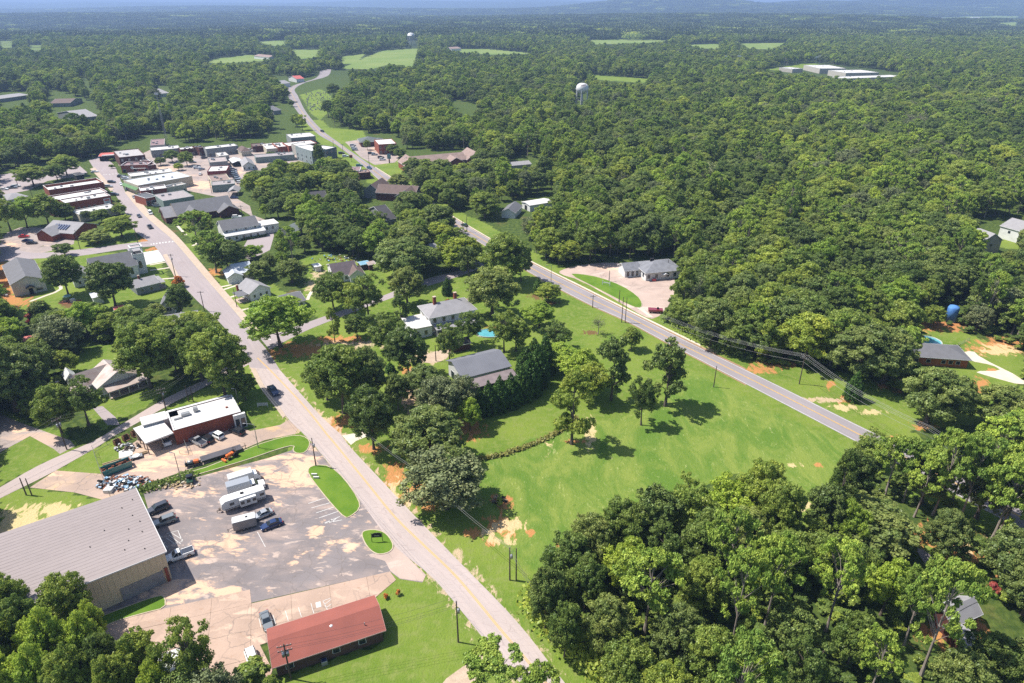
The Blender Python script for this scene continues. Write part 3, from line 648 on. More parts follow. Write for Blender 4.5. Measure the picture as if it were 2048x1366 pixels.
# concrete apron, slab by slab
def clip_poly(poly, a, b, c):
    out = []
    for i in range(len(poly)):
        p, q = poly[i], poly[(i+1) % len(poly)]
        dp = a*p[0] + b*p[1] - c; dq = a*q[0] + b*q[1] - c
        if dp >= 0: out.append(p)
        if (dp > 0) != (dq > 0) and dp != dq:
            t = dp / (dp - dq); out.append((p[0] + (q[0]-p[0])*t, p[1] + (q[1]-p[1])*t))
    return out
aw = [(p.x, p.y) for p in px(APRON)]
e0 = P(503, 1207); e1 = P(780, 1143); ax = (e1 - e0).normalized(); ay = Vector((-ax.y, ax.x, 0))
ap = thing('concrete_apron', 'tan concrete slab apron around the red roofed building', None, tuple(e0)); ap['kind'] = 'structure'
loc = [((Vector((x, y, 0)) - e0).dot(ax), (Vector((x, y, 0)) - e0).dot(ay)) for x, y in aw]
sx, sy = 7.4, 6.6
for i in range(-7, 6):
    for j in range(-6, 3):
        c = clip_poly(loc, 1, 0, i*sx + .018); c = clip_poly(c, -1, 0, -(i*sx + sx - .018)) if c else c
        c = clip_poly(c, 0, 1, j*sy + .018) if c else c; c = clip_poly(c, 0, -1, -(j*sy + sy - .018)) if c else c
        if len(c) < 3: continue
        ar = abs(sum(c[k][0]*c[(k+1) % len(c)][1] - c[(k+1) % len(c)][0]*c[k][1] for k in range(len(c)))) / 2
        if ar < 1: continue
        dz = 0.045 + 0.008 * ((i * 7 + j * 3) % 4)
        bm = bmesh.new(); wv = [(ax * a + ay * b_) for a, b_ in c]
        try: f = bm.faces.new([bm.verts.new((w.x, w.y, dz)) for w in wv])
        except ValueError: bm.free(); continue
        if f.normal.z < 0: f.normal_flip()
        me = bpy.data.meshes.new('concrete_slab'); bm.to_mesh(me); bm.free(); me.materials.append(apron_mat)
        link('concrete_slab', me, ap)
# painted bays
def marks(name, segs, w=0.11, z=0.06, mat=None, label=None):
    mb = MB()
    for (a, b) in segs:
        p, q = P(*a), P(*b); t = (q - p).normalized(); k = Vector((-t.y, t.x, 0)) * w/2
        mb.add([(p.x+k.x, p.y+k.y, z), (p.x-k.x, p.y-k.y, z), (q.x-k.x, q.y-k.y, z), (q.x+k.x, q.y+k.y, z)], [(0, 1, 2, 3)])
    return tag(mb.build(name, mat or paint_white), label, None, None, 'structure')
marks('bay_lines', [((518,1236),(524,1262)),((546,1230),(552,1250)),((571,1222),(577,1243)),((597,1215),(603,1234)),((622,1207),(628,1227)),((646,1202),(655,1220)),((646,1202),(671,1193)),((671,1193),(678,1212)),((655,1220),(678,1212)),((648,1210),(668,1195)),((652,1216),(674,1200)),
       ((695,1186),(702,1205)),((719,1179),(726,1197)),((740,1170),(752,1200))], label='white parking bay lines behind the red roof')
marks('accessible_bay_patch', [((632,1211),(642,1208))], 1.4, label='white painted patch in a bay behind the red roof')
marks('bay_lines', [((617,1007),(650,996)),((623,1016),(662,1005)),((632,1026),(672,1013)),((638,1036),(676,1023)),((647,1047),(680,1033)),((647,1047),(684,1040)),((656,1046),(664,1038)),((664,1044),(674,1036))], 0.17, 0.034, label='white bay lines by the long grass island')
marks('bay_lines', [((461,976),(475,1004)),((515,1064),(531,1094)),((333,1068),(356,1061)),((356,1061),(365,1083)),((345,1088),(365,1083)),((338,1070),(362,1088)),((345,1067),(366,1080)),((333,1076),(352,1089)),((325,1073),(318,1072)),((318,1072),(320,1080)),((320,1080),(327,1080)),((325,1086),(336,1095)),((330,1084),(326,1096))], 0.13, 0.034, label='faded hatched bays beside the warehouse')

# the verges of both roads are grass
lw = LAWNA.copy()
for A_l, B_l, wd in ((HA, HB, 13.0), (RA, RB, 11.0)):
    M_l = (A_l + B_l) / 2
    for p in M_l[::4]:
        if p[1] > 700: continue
        sel = (np.abs(gx - p[0]) < wd) & (np.abs(gy - p[1]) < wd); k = np.nonzero(sel)[0]
        k = k[(gx[k] - p[0])**2 + (gy[k] - p[1])**2 < wd*wd]; lw[k] = 1
gme.attributes['lawn'].data.foreach_set('value', lw)
pl_ = np.zeros(len(gx), np.float32); gme.attributes['pale'].data.foreach_get('value', pl_)
for E_l in (RA, RB):
    for p in E_l[::1]:
        k = np.nonzero((np.abs(gx - p[0]) < 3) & (np.abs(gy - p[1]) < 3))[0]; dd = np.hypot(gx[k] - p[0], gy[k] - p[1]); pl_[k] = np.maximum(pl_[k], np.clip(.62 - dd * .17, 0, 1))
gme.attributes['pale'].data.foreach_set('value', pl_)
# ------------------------------------------------------------------ buildings
def frame(A, B, C, z):
    a, b, c = P(*A, z), P(*B, z), P(*C, z)
    x = (b - a); L = x.length; x.normalize(); y = Vector((-x.y, x.x, 0)); D = (c - b).dot(y)
    return a, math.atan2(x.y, x.x), L, D
HOUSES = []
def win_parts(root, L, D, specs, off=(0, 0)):
    for s in specs:
        face, ps, z0, w, h = s[:5]; gm = s[5] if len(s) > 5 else None; nm = s[6] if len(s) > 6 else 'window'
        for p in ps:
            mb = MB(); pb = MB(); e = 0.09
            x0, y0 = off
            if face == 'f': c = x0 + L * p; mb.box(c-w/2-e, c+w/2+e, y0-.05, y0+.02, z0-e, z0+h+e); pb.box(c-w/2, c+w/2, y0-.09, y0-.052, z0, z0+h)
            if face == 'b': c = x0 + L * p; mb.box(c-w/2-e, c+w/2+e, y0+D-.02, y0+D+.05, z0-e, z0+h+e); pb.box(c-w/2, c+w/2, y0+D+.052, y0+D+.09, z0, z0+h)
            if face == 'r': c = y0 + D * p; mb.box(x0+L-.02, x0+L+.05, c-w/2-e, c+w/2+e, z0-e, z0+h+e); pb.box(x0+L+.052, x0+L+.09, c-w/2, c+w/2, z0, z0+h)
            if face == 'l': c = y0 + D * p; mb.box(x0-.05, x0+.02, c-w/2-e, c+w/2+e, z0-e, z0+h+e); pb.box(x0-.09, x0-.052, c-w/2, c+w/2, z0, z0+h)
            wf = mb.build(nm, white_wall if nm == 'window' else (gm or dark), root)
            if nm == 'window' or nm == 'glass_door': pb.build('pane', gm or glass, wf)
            if nm == 'door': pb.build('door_leaf', gm or dark, wf)
def gable_vol(root, x0, x1, y0, y1, ze, zr, ax, wm, rm, ov=0.45, base=0.0, zb=0.0, ribs=False, trim=white_wall):
    # walls
    mb = MB()
    if ax == 'x':
        ym = (y0 + y1) / 2; k = (zr - ze) / ((y1 - y0) / 2)
        mb.prism([(y0, zb), (y1, zb), (y1, ze), (ym, zr - .01), (y0, ze)], x0, x1, 'x')
    else:
        xm = (x0 + x1) / 2; k = (zr - ze) / ((x1 - x0) / 2)
        mb.prism([(x0, zb), (x1, zb), (x1, ze), (xm, zr - .01), (x0, ze)], y0, y1, 'y')
    mb.build('wall', wm, root)
    t = 0.14; g = 0.03
    rf = MB()
    if ax == 'x':
        for s, e in ((1, y0), (-1, y1)):
            ze_ = ze - ov * k
            rf.prism([(e - s*ov, ze_ + g), (ym, zr + g), (ym, zr + g + t), (e - s*ov, ze_ + g + t)], x0 - ov, x1 + ov, 'x')
    else:
        for s, e in ((1, x0), (-1, x1)):
            ze_ = ze - ov * k
            rf.prism([(e - s*ov, ze_ + g), (xm, zr + g), (xm, zr + g + t), (e - s*ov, ze_ + g + t)], y0 - ov, y1 + ov, 'y')
    r = rf.build('roof', rm, root)
    fb = MB()
    if ax == 'x':
        for xx in (x0 - ov - .04, x1 + ov):
            for s, e in ((1, y0), (-1, y1)):
                ze_ = ze - ov * k; fb.prism([(e - s*(ov+.02), ze_ - .06), (ym, zr - .06), (ym, zr + .20), (e - s*(ov+.02), ze_ + .20)], xx, xx + .04, 'x')
        for yy in (y0 - ov - .05, y1 + ov): fb.box(x0 - ov, x1 + ov, yy, yy + .05, ze - ov*k - .06, ze - ov*k + .15)
    else:
        for yy in (y0 - ov - .04, y1 + ov):
            for s, e in ((1, x0), (-1, x1)):
                ze_ = ze - ov * k; fb.prism([(e - s*(ov+.02), ze_ - .06), (xm, zr - .06), (xm, zr + .20), (e - s*(ov+.02), ze_ + .20)], yy, yy + .04, 'y')
        for xx in (x0 - ov - .05, x1 + ov): fb.box(xx, xx + .05, y0 - ov, y1 + ov, ze - ov*k - .06, ze - ov*k + .15)
    fb.build('fascia', trim, r)
    return r
def hip_vol(root, x0, x1, y0, y1, ze, zr, wm, rm, ov=0.5, trim=white_wall, walls=True):
    if walls: MB().box(x0, x1, y0, y1, 0, ze).build('wall', wm, root)
    X0, X1, Y0, Y1 = x0-ov, x1+ov, y0-ov, y1+ov; w = min(X1-X0, Y1-Y0) / 2
    if X1-X0 >= Y1-Y0: r0, r1 = (X0+w, (Y0+Y1)/2), (X1-w-.01, (Y0+Y1)/2)
    else: r0, r1 = ((X0+X1)/2, Y0+w), ((X0+X1)/2, Y1-w-.01)
    z = ze + .02
    V = [(X0,Y0,z),(X1,Y0,z),(X1,Y1,z),(X0,Y1,z),(*r0,zr),(*r1,zr),(X0,Y0,z+.16),(X1,Y0,z+.16),(X1,Y1,z+.16),(X0,Y1,z+.16)]
    if X1-X0 >= Y1-Y0: T = [(6,7,5,4),(7,8,5),(8,9,4,5),(9,6,4)]
    else: T = [(6,7,4),(7,8,5,4),(8,9,5),(9,6,4,5)]
    mb = MB(); mb.add(V, T + [(0,3,2,1)]); r = mb.build('roof', rm, root)
    fb = MB(); e = .05
    fb.box(X0-e, X1+e, Y0-e, Y0, z-.02, z+.17).box(X0-e, X1+e, Y1, Y1+e, z-.02, z+.17).box(X0-e, X0, Y0, Y1, z-.02, z+.17).box(X1, X1+e, Y0, Y1, z-.02, z+.17)
    fb.build('fascia', trim, r); return r
def flat_vol(root, x0, x1, y0, y1, h, wm, rm, par=0.5, pt=0.3, cap=None, units=0, seed=0):
    w = MB(); w.box(x0, x1, y0, y1, 0, h - par)
    if par > 0.05:
        w.box(x0, x1, y0, y0+pt, h-par, h).box(x0, x1, y1-pt, y1, h-par, h).box(x0, x0+pt, y0+pt, y1-pt, h-par, h).box(x1-pt, x1, y0+pt, y1-pt, h-par, h)
    w.build('wall', wm, root)
    r = MB().box(x0+pt+.01, x1-pt-.01, y0+pt+.01, y1-pt-.01, h-par+.003, h-par+.05).build('roof', rm, root) if par > .05 else MB().box(x0-.2, x1+.2, y0-.2, y1+.2, h-par+.003, h-par+.18).build('roof', rm, root)
    if cap is not None and par > .05:
        c = MB(); e = .05
        c.box(x0-e, x1+e, y0-e, y0+pt+e, h+.003, h+.07).box(x0-e, x1+e, y1-pt-e, y1+e, h+.003, h+.07).box(x0-e, x0+pt+e, y0+pt+e, y1-pt-e, h+.003, h+.07).box(x1-pt-e, x1+e, y0+pt+e, y1-pt-e, h+.003, h+.07)
        c.build('parapet_cap', cap, r)
    rnd = random.Random(seed + int(x1 * 10))
    for i in range(units):
        ux = x0 + (x1-x0) * rnd.uniform(.15, .85); uy = y0 + (y1-y0) * rnd.uniform(.25, .75); s = rnd.uniform(.5, .9)
        MB().box(ux-s, ux+s, uy-s*.7, uy+s*.7, h-par+.06, h-par+.06+s*1.1).build('roof_unit', steel, r, bevel=.04)
    return r
def chimney(root, x, y, z0, z1, w=0.8, m=None):
    r = MB().box(x-w/2, x+w/2, y-w/2, y+w/2, z0, z1).build('chimney', m or brick, root)
    MB().box(x-w/2-.08, x+w/2+.08, y-w/2-.08, y+w/2+.08, z1, z1+.15).build('chimney_cap', concrete, r)
def porch(root, x0, x1, y0, y1, z, n=4, rm=None, side='f', slope=0.35):
    r = MB().prism([(y0-.2, z-slope), (y1, z), (y1, z+.12), (y0-.2, z-slope+.12)], x0-.2, x1+.2, 'x').build('porch_roof', rm or white_metal, root)
    for i in range(n):
        x = x0 + .1 + (x1-x0-.2) * i / (n-1); MB().box(x-.08, x+.08, y0, y0+.16, .3, z-slope-.02).build('porch_post', white_wall, root)
    MB().box(x0, x1, y0, y1-.01, 0, .3).build('porch_floor', concrete, root)
def start(name, label, cat, A, B, C, z, group=None):
    a, rz, L, D = frame(A, B, C, z)
    HOUSES.append((a.x, a.y, rz, L, D))
    return thing(name, label, cat, (a.x, a.y, 0), rz, group), L, D
row = lambda n, a=.1, b=.9: [a + (b-a) * i / max(1, n-1) for i in range(n)] if n > 1 else [(a+b)/2]
G_SHOP = 'shops and offices around the town square'; G_HOUSE = 'houses along the main street'

# --- the large warehouse, lower left
h = 7.3
a, rz, L, D = frame((182,1166), (328.5,1104), (279.4,976.6), h)
L2 = L * 3.1; ox = P(328.5,1104,h); xd = Vector((cos(rz), sin(rz), 0)); org = ox - xd * L2
w = thing('warehouse', 'long metal warehouse with broad mauve grey roof in the lower left', 'warehouse', (org.x, org.y, 0), rz)
Ln, Dn = L2, D; xr = Ln * 0.35; zr = 8.3
wl = MB(); wl.prism([(0, 0), (Ln, 0), (Ln, h), (xr, zr), (0, h)], 0, Dn, 'y'); wl.build('wall', tan_metal, w)
rf = MB(); ov = .35
kk = (zr-h)/(Ln-xr)
rf.prism([(xr, zr+.03), (Ln+ov, h-kk*ov+.03), (Ln+ov, h-kk*ov+.2), (xr, zr+.2)], -ov, Dn+ov, 'y'); rf.prism([(-ov, h+.03), (xr, zr+.03), (xr, zr+.2), (-ov, h+.2)], -ov, Dn+ov, 'y')
wr = rf.build('roof', mauve_roof, w)
nrib = int(Dn / 1.0)
seam = M('roof_seam_metal', (0.37, 0.31, 0.305), None, 0.7, spec=.15)
ribme = None
for i in range(1, nrib):
    y = Dn * i / nrib
    o = MB().prism([(xr+.1, zr+.20), (Ln+ov-.1, h-kk*ov+.203), (Ln+ov-.1, h-kk*ov+.225), (xr+.1, zr+.222)], -.03, .03, 'y') if ribme is None else None
    if ribme is None: ob = o.build('roof_rib', seam, wr); ribme = ob.data
    else: ob = link('roof_rib', ribme, wr)
    ob.location = (0, y, 0)
MB().box(Ln+ov, Ln+ov+.12, -ov, Dn+ov, h-kk*ov-.05, h-kk*ov+.24).build('gutter', white_metal, wr)
MB().prism([(xr, zr-.05), (Ln+ov, h-kk*ov-.05), (Ln+ov, h-kk*ov+.24), (xr, zr+.24)], -ov-.08, -ov, 'y').build('rake_trim', white_metal, wr)
pm = None
for i in range(int(Ln / 1.1)):
    x = Ln - .6 - 1.1 * i
    if x < Ln * .3: break
    if pm is None: ob = MB().box(-.07, .07, -.05, 0, 0.1, h-.15).build('wall_rib', tan_metal, w); pm = ob.data
    else: ob = link('wall_rib', pm, w)
    ob.location = (x, -.002, 0)
MB().box(Ln-9, Ln-1.2, -.12, -.055, .1, 3.2).build('loading_door', M('grey_door', (.32,.32,.34)), w)
MB().box(Ln-.9, Ln-.3, -.3, -.06, 0, 3.6).build('brick_pier', brick, w)
win_parts(w, Ln, Dn, [('r', [.25, .5, .72], 1.0, 2.4, 1.6)])
for i, (fx, fy) in enumerate([(.93,.12),(.88,.3),(.95,.35),(.9,.45),(.96,.5),(.94,.62),(.85,.2),(.8,.55),(.72,.4),(.91,.78),(.97,.85)]):
    x = Ln*fx; MB().box(x-.09, x+.09, Dn*fy-.09, Dn*fy+.09, zr - kk*(x-xr)+.2, zr - kk*(x-xr)+.4).build('roof_vent', dark, wr)
HOUSES.append((org.x, org.y, rz, Ln, Dn))

# --- brick building with white roof and carport
w, L, D = start('brick_office', 'long brick office building with white roof above parked cars', 'office building', (347,861), (481.5,823), (458,791), 4.6)
flat_vol(w, 0, L, 0, D, 4.6, brick, white_roof, .25, .25, white_metal, 0)
MB().box(3.0, 5.2, D*.55, D*.55+1.2, 4.45, 5.3).build('roof_unit', steel, w, bevel=.05); MB().box(6.2, 7.4, D*.62, D*.62+1.2, 4.45, 5.6).build('roof_unit', steel, w, bevel=.05)
MB().box(1.0, 3.0, D*.5, D*.5+.5, 4.42, 4.8).build('roof_duct', steel, w)
MB().box(L-3, L-2.4, D*.4, D*.4+.5, 4.4, 4.7).build('roof_hatch', brick, w)
MB().box(L-2.2, L+.9, -.9, -.06, 0, 4.3).build('entrance_bay', white_wall, w); win_parts(w, L, D, [('f', [.5], 0, .1, .1)][:0])
MB().box(L-1.9, L-.9, -.97, -.905, .2, 3.0).build('glass_door', glass, w); MB().box(L-.5, L+.6, -.97, -.905, .2, 3.0).build('glass_door', glass, w)
MB().box(.2, L-1, D+.0, D+1.1, 0, 4.1).build('rear_wing', brick, w); MB().box(.1, L-.9, D+.02, D+1.3, 4.12, 4.3).build('rear_roof', white_metal, w)
MB().box(-6.4, 2.5, D*.72, D+.9, 0, 4.4).build('side_wing', white_wall, w); MB().box(-6.6, -.3, D*.66, D+1.0, 4.42, 4.62).build('side_wing_roof', white_roof, w)
# carport
cx = MB(); a2, rz2, L2_, D2_ = frame((290.8,887.6), (348,866), (337,842), 3.6)
c = thing('carport', 'white roofed open carport at the end of the brick office', 'carport', (a2.x, a2.y, 0), rz2)
MB().box(0, L2_-.15, 0, D2_+2.5, 3.6, 3.8).build('roof', white_metal, c); MB().box(-.08, L2_-.1, -.1, 0, 3.45, 3.82).build('fascia', white_wall, c)
for x, y in ((.3, .3), (L2_*.5, .3), (.3, D2_), (.3, D2_*.5)): MB().box(x-.1, x+.1, y-.1, y+.1, 0, 3.59).build('post', wood, c)
MB().box(.2, L2_-.3, D2_+2.1, D2_+2.3, 0, 3.59).build('back_wall', cream_wall, c); HOUSES.append((a2.x, a2.y, rz2, L2_, D2_))

# --- red roof building
w, L, D = start('red_roofed_building', 'low brick building with long red shingle roof at the bottom', 'building', (544,1336.7), (772,1260.4), (745,1191.4), 3.1)
gable_vol(w, .6, L-.6, .6, D-.6, 3.2, 4.75, 'x', M('dark_brown_brick', (0.13, 0.075, 0.055)), red_roof, .6, trim=M('pale_pink_trim', (.62,.42,.38)))
MB().lathe([(.42, 4.0), (.42, 4.45), (.30, 4.62), (.05, 4.68)], L*.545, D*.42, 12).build('roof_ventilator', white_metal, w, smooth=True)
MB().lathe([(.08, 3.6), (.08, 4.5)], L*.83, D*.22, 8).build('vent_pipe', steel, w)
MB().box(L*.40, L*.40+1.1, -.5, .45, 0, 1.0).build('air_conditioner', steel, w, bevel=.05); MB().box(L*.40+.15, L*.40+.95, -.35, .3, 1.003, 1.03).build('fan_grille', PAINT['navy'], w)
win_parts(w, L-1.2, D-1.2, [('f', [.12, .55, .8], 1.1, 1.2, 1.1)], (.6, .6))
MB().box(-.2, .55, D*.5, D*.5+1.2, 0, 1.2).build('soda_cooler', M('cooler_red', (.5, .03, .03)), w)

# --- barn with gambrel style roof
w, L, D = start('metal_barn', 'white barn with dark grey metal roof behind the cypress row', 'barn', (926,757), (1021,732.7), (986.6,701), 4.6)
x0, x1 = 0, L
MB().prism([(.3, 0), (D-.3, 0), (D-.3, 4.95), (D*.62, 6.7), (.3, 4.55)], .3, L-.3, 'x').build('wall', white_metal, w)
r1 = MB().prism([(-.2, 4.5), (D*.62, 6.75), (D*.62, 6.9), (-.2, 4.65)], -.4, L+.4, 'x').build('roof', barn_roof, w)
MB().prism([(D*.62+.02, 6.75), (D+.3, 4.9), (D+.3, 5.05), (D*.62+.02, 6.9)], -.4, L+.4, 'x').build('rear_roof', barn_roof, w)
for i in range(1, 24):
    x = L * i / 24; MB().prism([(-.2, 4.66), (D*.62, 6.91), (D*.62, 6.96), (-.2, 4.71)], x-.03, x+.03, 'x').build('roof_rib', barn_roof, r1)
MB().prism([(-4.6, 3.1), (-.35, 3.9), (-.35, 4.02), (-4.6, 3.22)], -.1, L+.3, 'x').build('lean_to_roof', barn_roof2, w)
for i in range(5): x = .2 + (L-.4) * i / 4; MB().box(x-.08, x+.08, -4.5, -4.34, 0, 3.08).build('post', wood, w)
win_parts(w, L, D, [('l', [.3, .7], .1, 2.2, 2.8)], (.3, 0)); MB().box(.4, L-.4, .2, .26, .1, 3).build('dark_bay', dark, w)
# --- the old white house with two chimneys
w, L, D = start('old_white_house', 'old two storey white house with grey hip roof and two chimneys', 'house', (874,661), (939,648), (915,622), 6.2)
w.location = P(862,668); L, D = 17, 11
hip_vol(w, 0, L, 0, D, 6.2, 9.2, white_wall, light_shingle, .7); chimney(w, 4.0, 6, 7.5, 11.2, 1.0); chimney(w, 12.4, 7.4, 7.2, 10.8, 1.0)
win_parts(w, L, D, [('f', row(5), 1.2, 1.1, 1.8), ('f', row(5), 4.0, 1.1, 1.6), ('r', [.3, .7], 4.0, 1.1, 1.6), ('l', [.3, .7], 4.0, 1.0, 1.5)])
MB().box(-7.5, -.05, -1.5, 9, 0, 3.9).build('wing_wall', white_wall, w); MB().box(-7.9, -.0, -1.9, 9.3, 3.91, 4.12).build('wing_roof', white_roof, w)
win_parts(w, 7.5, 9, [('f', [.3, .7], 1.0, 1.1, 1.6), ('l', [.3, .6], 1, 1.1, 1.5)], (-7.5, -1.5))
porch(w, 1, L-1, -3.6, -.02, 3.4, 6, light_shingle, slope=.7)
w, L, D = start('garden_shed', 'dark roofed open shed between the white house and the barn', 'shed', (903,692), (940,684), (945,672), 2.8)
gable_vol(w, 0, L, 0, max(D, 4), 2.6, 3.9, 'x', brick_dark, dark_shingle, .3)

# --- metal church hall at the left edge
w, L, D = start('church_hall', 'big white metal hall with grey roof on the far left', 'church hall', (22,570), (88,557), (65,521), 5.2)
gable_vol(w, 0, L, 0, D, 5.2, 7.6, 'y', white_metal, grey_shingle, .3); 
win_parts(w, L, D, [('f', [.78], .9, 2.2, 1.1), ('r', [.25, .75], 1, 1.2, 1.4)]); win_parts(w, L, D, [('f', [.52], 0, 1.2, 2.3, dark, 'door')])
e = MB().prism([(L*.52-1.6, 2.7), (L*.52, 3.6), (L*.52+1.6, 2.7), (L*.52+1.6, 2.85), (L*.52, 3.75), (L*.52-1.6, 2.85)], -1.6, -.1, 'y').build('door_canopy', dark_shingle, w)
for s in (-1.3, 1.3): MB().box(L*.52+s-.07, L*.52+s+.07, -1.5, -1.36, 0, 2.68).build('canopy_post', white_wall, w)
for i, s in enumerate((.6, 1.3, 1.9)): MB().box(-2.2-s, -1.4-s, 2+i*1.8, 3.2+i*1.8, 0, .9).build('yard_unit', steel, w, bevel=.05)
# --- white church with steeple
w, L, D = start('white_church', 'white wooden church with grey roof and open belfry beside the plaza', 'church', (186,544.5), (274,528), (268,501), 5.6)
D = min(D, 13)
gable_vol(w, 0, L, 0, D, 5.4, 9.6, 'x', white_wall, grey_shingle, .4); win_parts(w, L, D, [('f', row(5, .12, .85), 1.6, 1.2, 2.8)])
MB().box(L-.6, L+3.8, D*.22, D*.22+4.4, 0, 9.0).build('tower', white_wall, w)
for sx_, sy_ in ((0, 0), (1, 0), (0, 1), (1, 1)):
    xx = L-.6 + sx_*4.1; yy = D*.22 + sy_*4.1; MB().box(xx, xx+.3, yy, yy+.3, 9.0, 11.6).build('belfry_post', white_wall, w)
MB().box(L-.3, L+3.4, D*.22+.3, D*.22+4.0, 9.02, 9.12).build('belfry_floor', dark, w)
MB().box(L-.8, L+4.0, D*.22-.2, D*.22+.25, 11.61, 12.0).box(L-.8, L+4.0, D*.22+4.2, D*.22+4.6, 11.61, 12.0).box(L-.8, L-.4, D*.22+.26, D*.22+4.19, 11.61, 12.0).box(L+3.6, L+4.0, D*.22+.26, D*.22+4.19, 11.61, 12.0).build('belfry_rail', white_wall, w)
MB().box(L-.5, L+3.7, D*.22+5.2, D-.2, 0, 8.6).build('second_tower', white_wall, w); MB().box(L-.8, L+4.0, D*.22+4.9, D+.1, 8.62, 8.85).build('second_tower_roof', light_shingle, w)
pb = MB(); cxp, czp = L+1.6, 4.6
pb.prism([(cxp-.7, 2.6), (cxp+.7, 2.6), (cxp+.7, 4.8), (cxp+.4, 5.6), (cxp, 5.9), (cxp-.4, 5.6), (cxp-.7, 4.8)], D*.22-.06, D*.22+.01, 'y'); o = pb.build('arched_window', glass, w)
gable_vol(w, -7.5, -.5, 1.5, D-1, 3.4, 6.4, 'y', white_wall, light_shingle, .4); win_parts(w, 7, D, [('f', [.3, .6], 1.2, .9, 1.2)], (-7.5, 1.5))
# --- brick church hall with grey cross gable roof
w, L, D = start('brick_church_office', 'red brick building with grey roof and dark roof panels across the street', 'building', (146,474), (178,462), (208,458), 3.8)
w.location = P(150,480); L, D = 15, 17
gable_vol(w, 0, L, 0, D, 3.6, 6.6, 'y', brick, light_shingle, .8); gable_vol(w, -5, 8, D*.45, D*.45+9, 3.3, 5.9, 'x', brick, light_shingle, .6)
for i in range(6):
    y = D*.30 + i*1.5
    MB().prism([(1.0, 4.55), (4.6, 5.99), (4.6, 6.08), (1.0, 4.64)], y, y+.8, 'y').build('roof_panel', PAINT['navy'], w)
    MB().prism([(L-4.6, 5.99), (L-1.0, 4.55), (L-1.0, 4.64), (L-4.6, 6.08)], y, y+.8, 'y').build('roof_panel', PAINT['navy'], w)
# --- houses
def simple(name, label, A, B, C, z, kind, wm, rm, zr, wins=(), ax='x', ov=.4, cat='house', group=None, L_=None, D_=None, at=None, trim=white_wall):
    w, L, D = start(name, label, cat, A, B, C, z, group)
    if L_: L = L_
    if D_: D = D_
    if at: w.location = P(*at)
    D = max(D, 4.0)
    if kind == 'gable': gable_vol(w, 0, L, 0, D, z, zr, ax, wm, rm, ov, trim=trim)
    elif kind == 'hip': hip_vol(w, 0, L, 0, D, z, zr, wm, rm, ov, trim=trim)
    win_parts(w, L, D, list(wins)); return w, L, D
w, L, D = simple('grey_cottage', 'small grey cottage with pale roof and chimney beside the white church', (272,576), (317,565), (312,551), 3.2, 'gable', grey_wall, light_shingle, 5.0, [('f', [.25, .65], 1, 1.0, 1.2)]); chimney(w, 3, D*.5, 4.5, 6.4, .6)
porch(w, L, L+2.6, .5, D-.5, 3.0, 2, light_shingle)
w, L, D = simple('white_cottage', 'narrow white gabled cottage with grey roof behind the shade trees', (320,613), (348,610), (338,590), 3.2, 'gable', white_wall, grey_shingle, 5.8, [('f', [.5], 1.0, 1.0, 1.4)], 'y')
win_parts(w, L, D, [('f', [.3, .7], 1.0, .5, 1.4, dark)])
w, L, D = simple('cross_gable_house', 'small white house with grey cross gable roof hidden among trees', (352,652), (378,648), (385,632), 3.0, 'gable', white_wall, light_shingle, 5.0, [('f', [.5], 1, 1, 1.2)], 'y'); gable_vol(w, -4, L+3, D*.5, D*.5+6, 3.0, 5.0, 'x', white_wall, light_shingle, .4)
w, L, D = simple('porch_house', 'tan house with pale metal roof and projecting porch', (470,548), (505,542), (498,523), 3.3, 'gable', cream_wall, silver_roof, 5.5, [('f', [.4, .8], 1, 1, 1.3)]); gable_vol(w, -3.2, 2.5, -2, D*.6, 3.0, 4.6, 'y', white_wall, silver_roof, .4)
w, L, D = simple('white_gabled_house', 'white house with wide front gable and dark porch roof', (505,590), (545,578), (538,560), 3.4, 'gable', white_wall, light_shingle, 5.8, [('f', [.2, .5, .8], 1.2, .8, 1.1)], 'y', at=(503,603)); porch(w, -4.2, -.3, 1, 6, 3.2, 2, grey_shingle); chimney(w, -1.5, D*.7, 3, 5.4, .7)
w, L, D = simple('long_grey_roof_house', 'long low house with grey roof behind the big shade tree', (530,620), (610,600), (595,583), 3.0, 'gable', white_wall, grey_shingle, 4.8, [('f', row(4), 1, 1, 1.2)]); gable_vol(w, 2, 8, -3, 4, 2.9, 4.5, 'y', white_wall, light_shingle, .4)
w, L, D = start('funeral_home', 'white building with grey gable and white porch roof', 'building', (447,464), (490,457), (485,440), 5.6)
w.location = P(450,482); L, D = 17, 12
gable_vol(w, 0, L, 0, D, 5.4, 8.6, 'x', white_wall, grey_shingle, .4); MB().box(L+.02, L+10, .5, D-3, 0, 4.3).build('wing_wall', white_wall, w); MB().box(L+.02, L+10.3, .2, D-2.7, 4.31, 4.5).build('wing_roof', white_roof, w)
MB().box(0, L+2, -3.2, -.02, 0, 3.0).build('front_wing', white_wall, w); MB().prism([(-3.6, 2.9), (-.02, 3.9), (-.02, 4.05), (-3.6, 3.05)], -.4, L+2.4, 'x').build('front_roof', white_metal, w)
win_parts(w, L, D, [('f', row(5), .9, .9, 1.3)], (0, -3.2)); win_parts(w, 10, D, [('f', [.4, .7], 2.0, .8, 1.4)], (L, .5)); win_parts(w, L, D, [('f', row(4), 4.1, .8, 1.0)])
simple('dark_roof_bungalow', 'grey green roofed bungalow at the end of the back car park', (556,462), (585,465), (600,455), 3.0, 'gable', cream_wall, M('green_grey_shingle', (.22,.25,.25)), 5.0, [('f', [.3, .7], 1, 1, 1)], 'y')
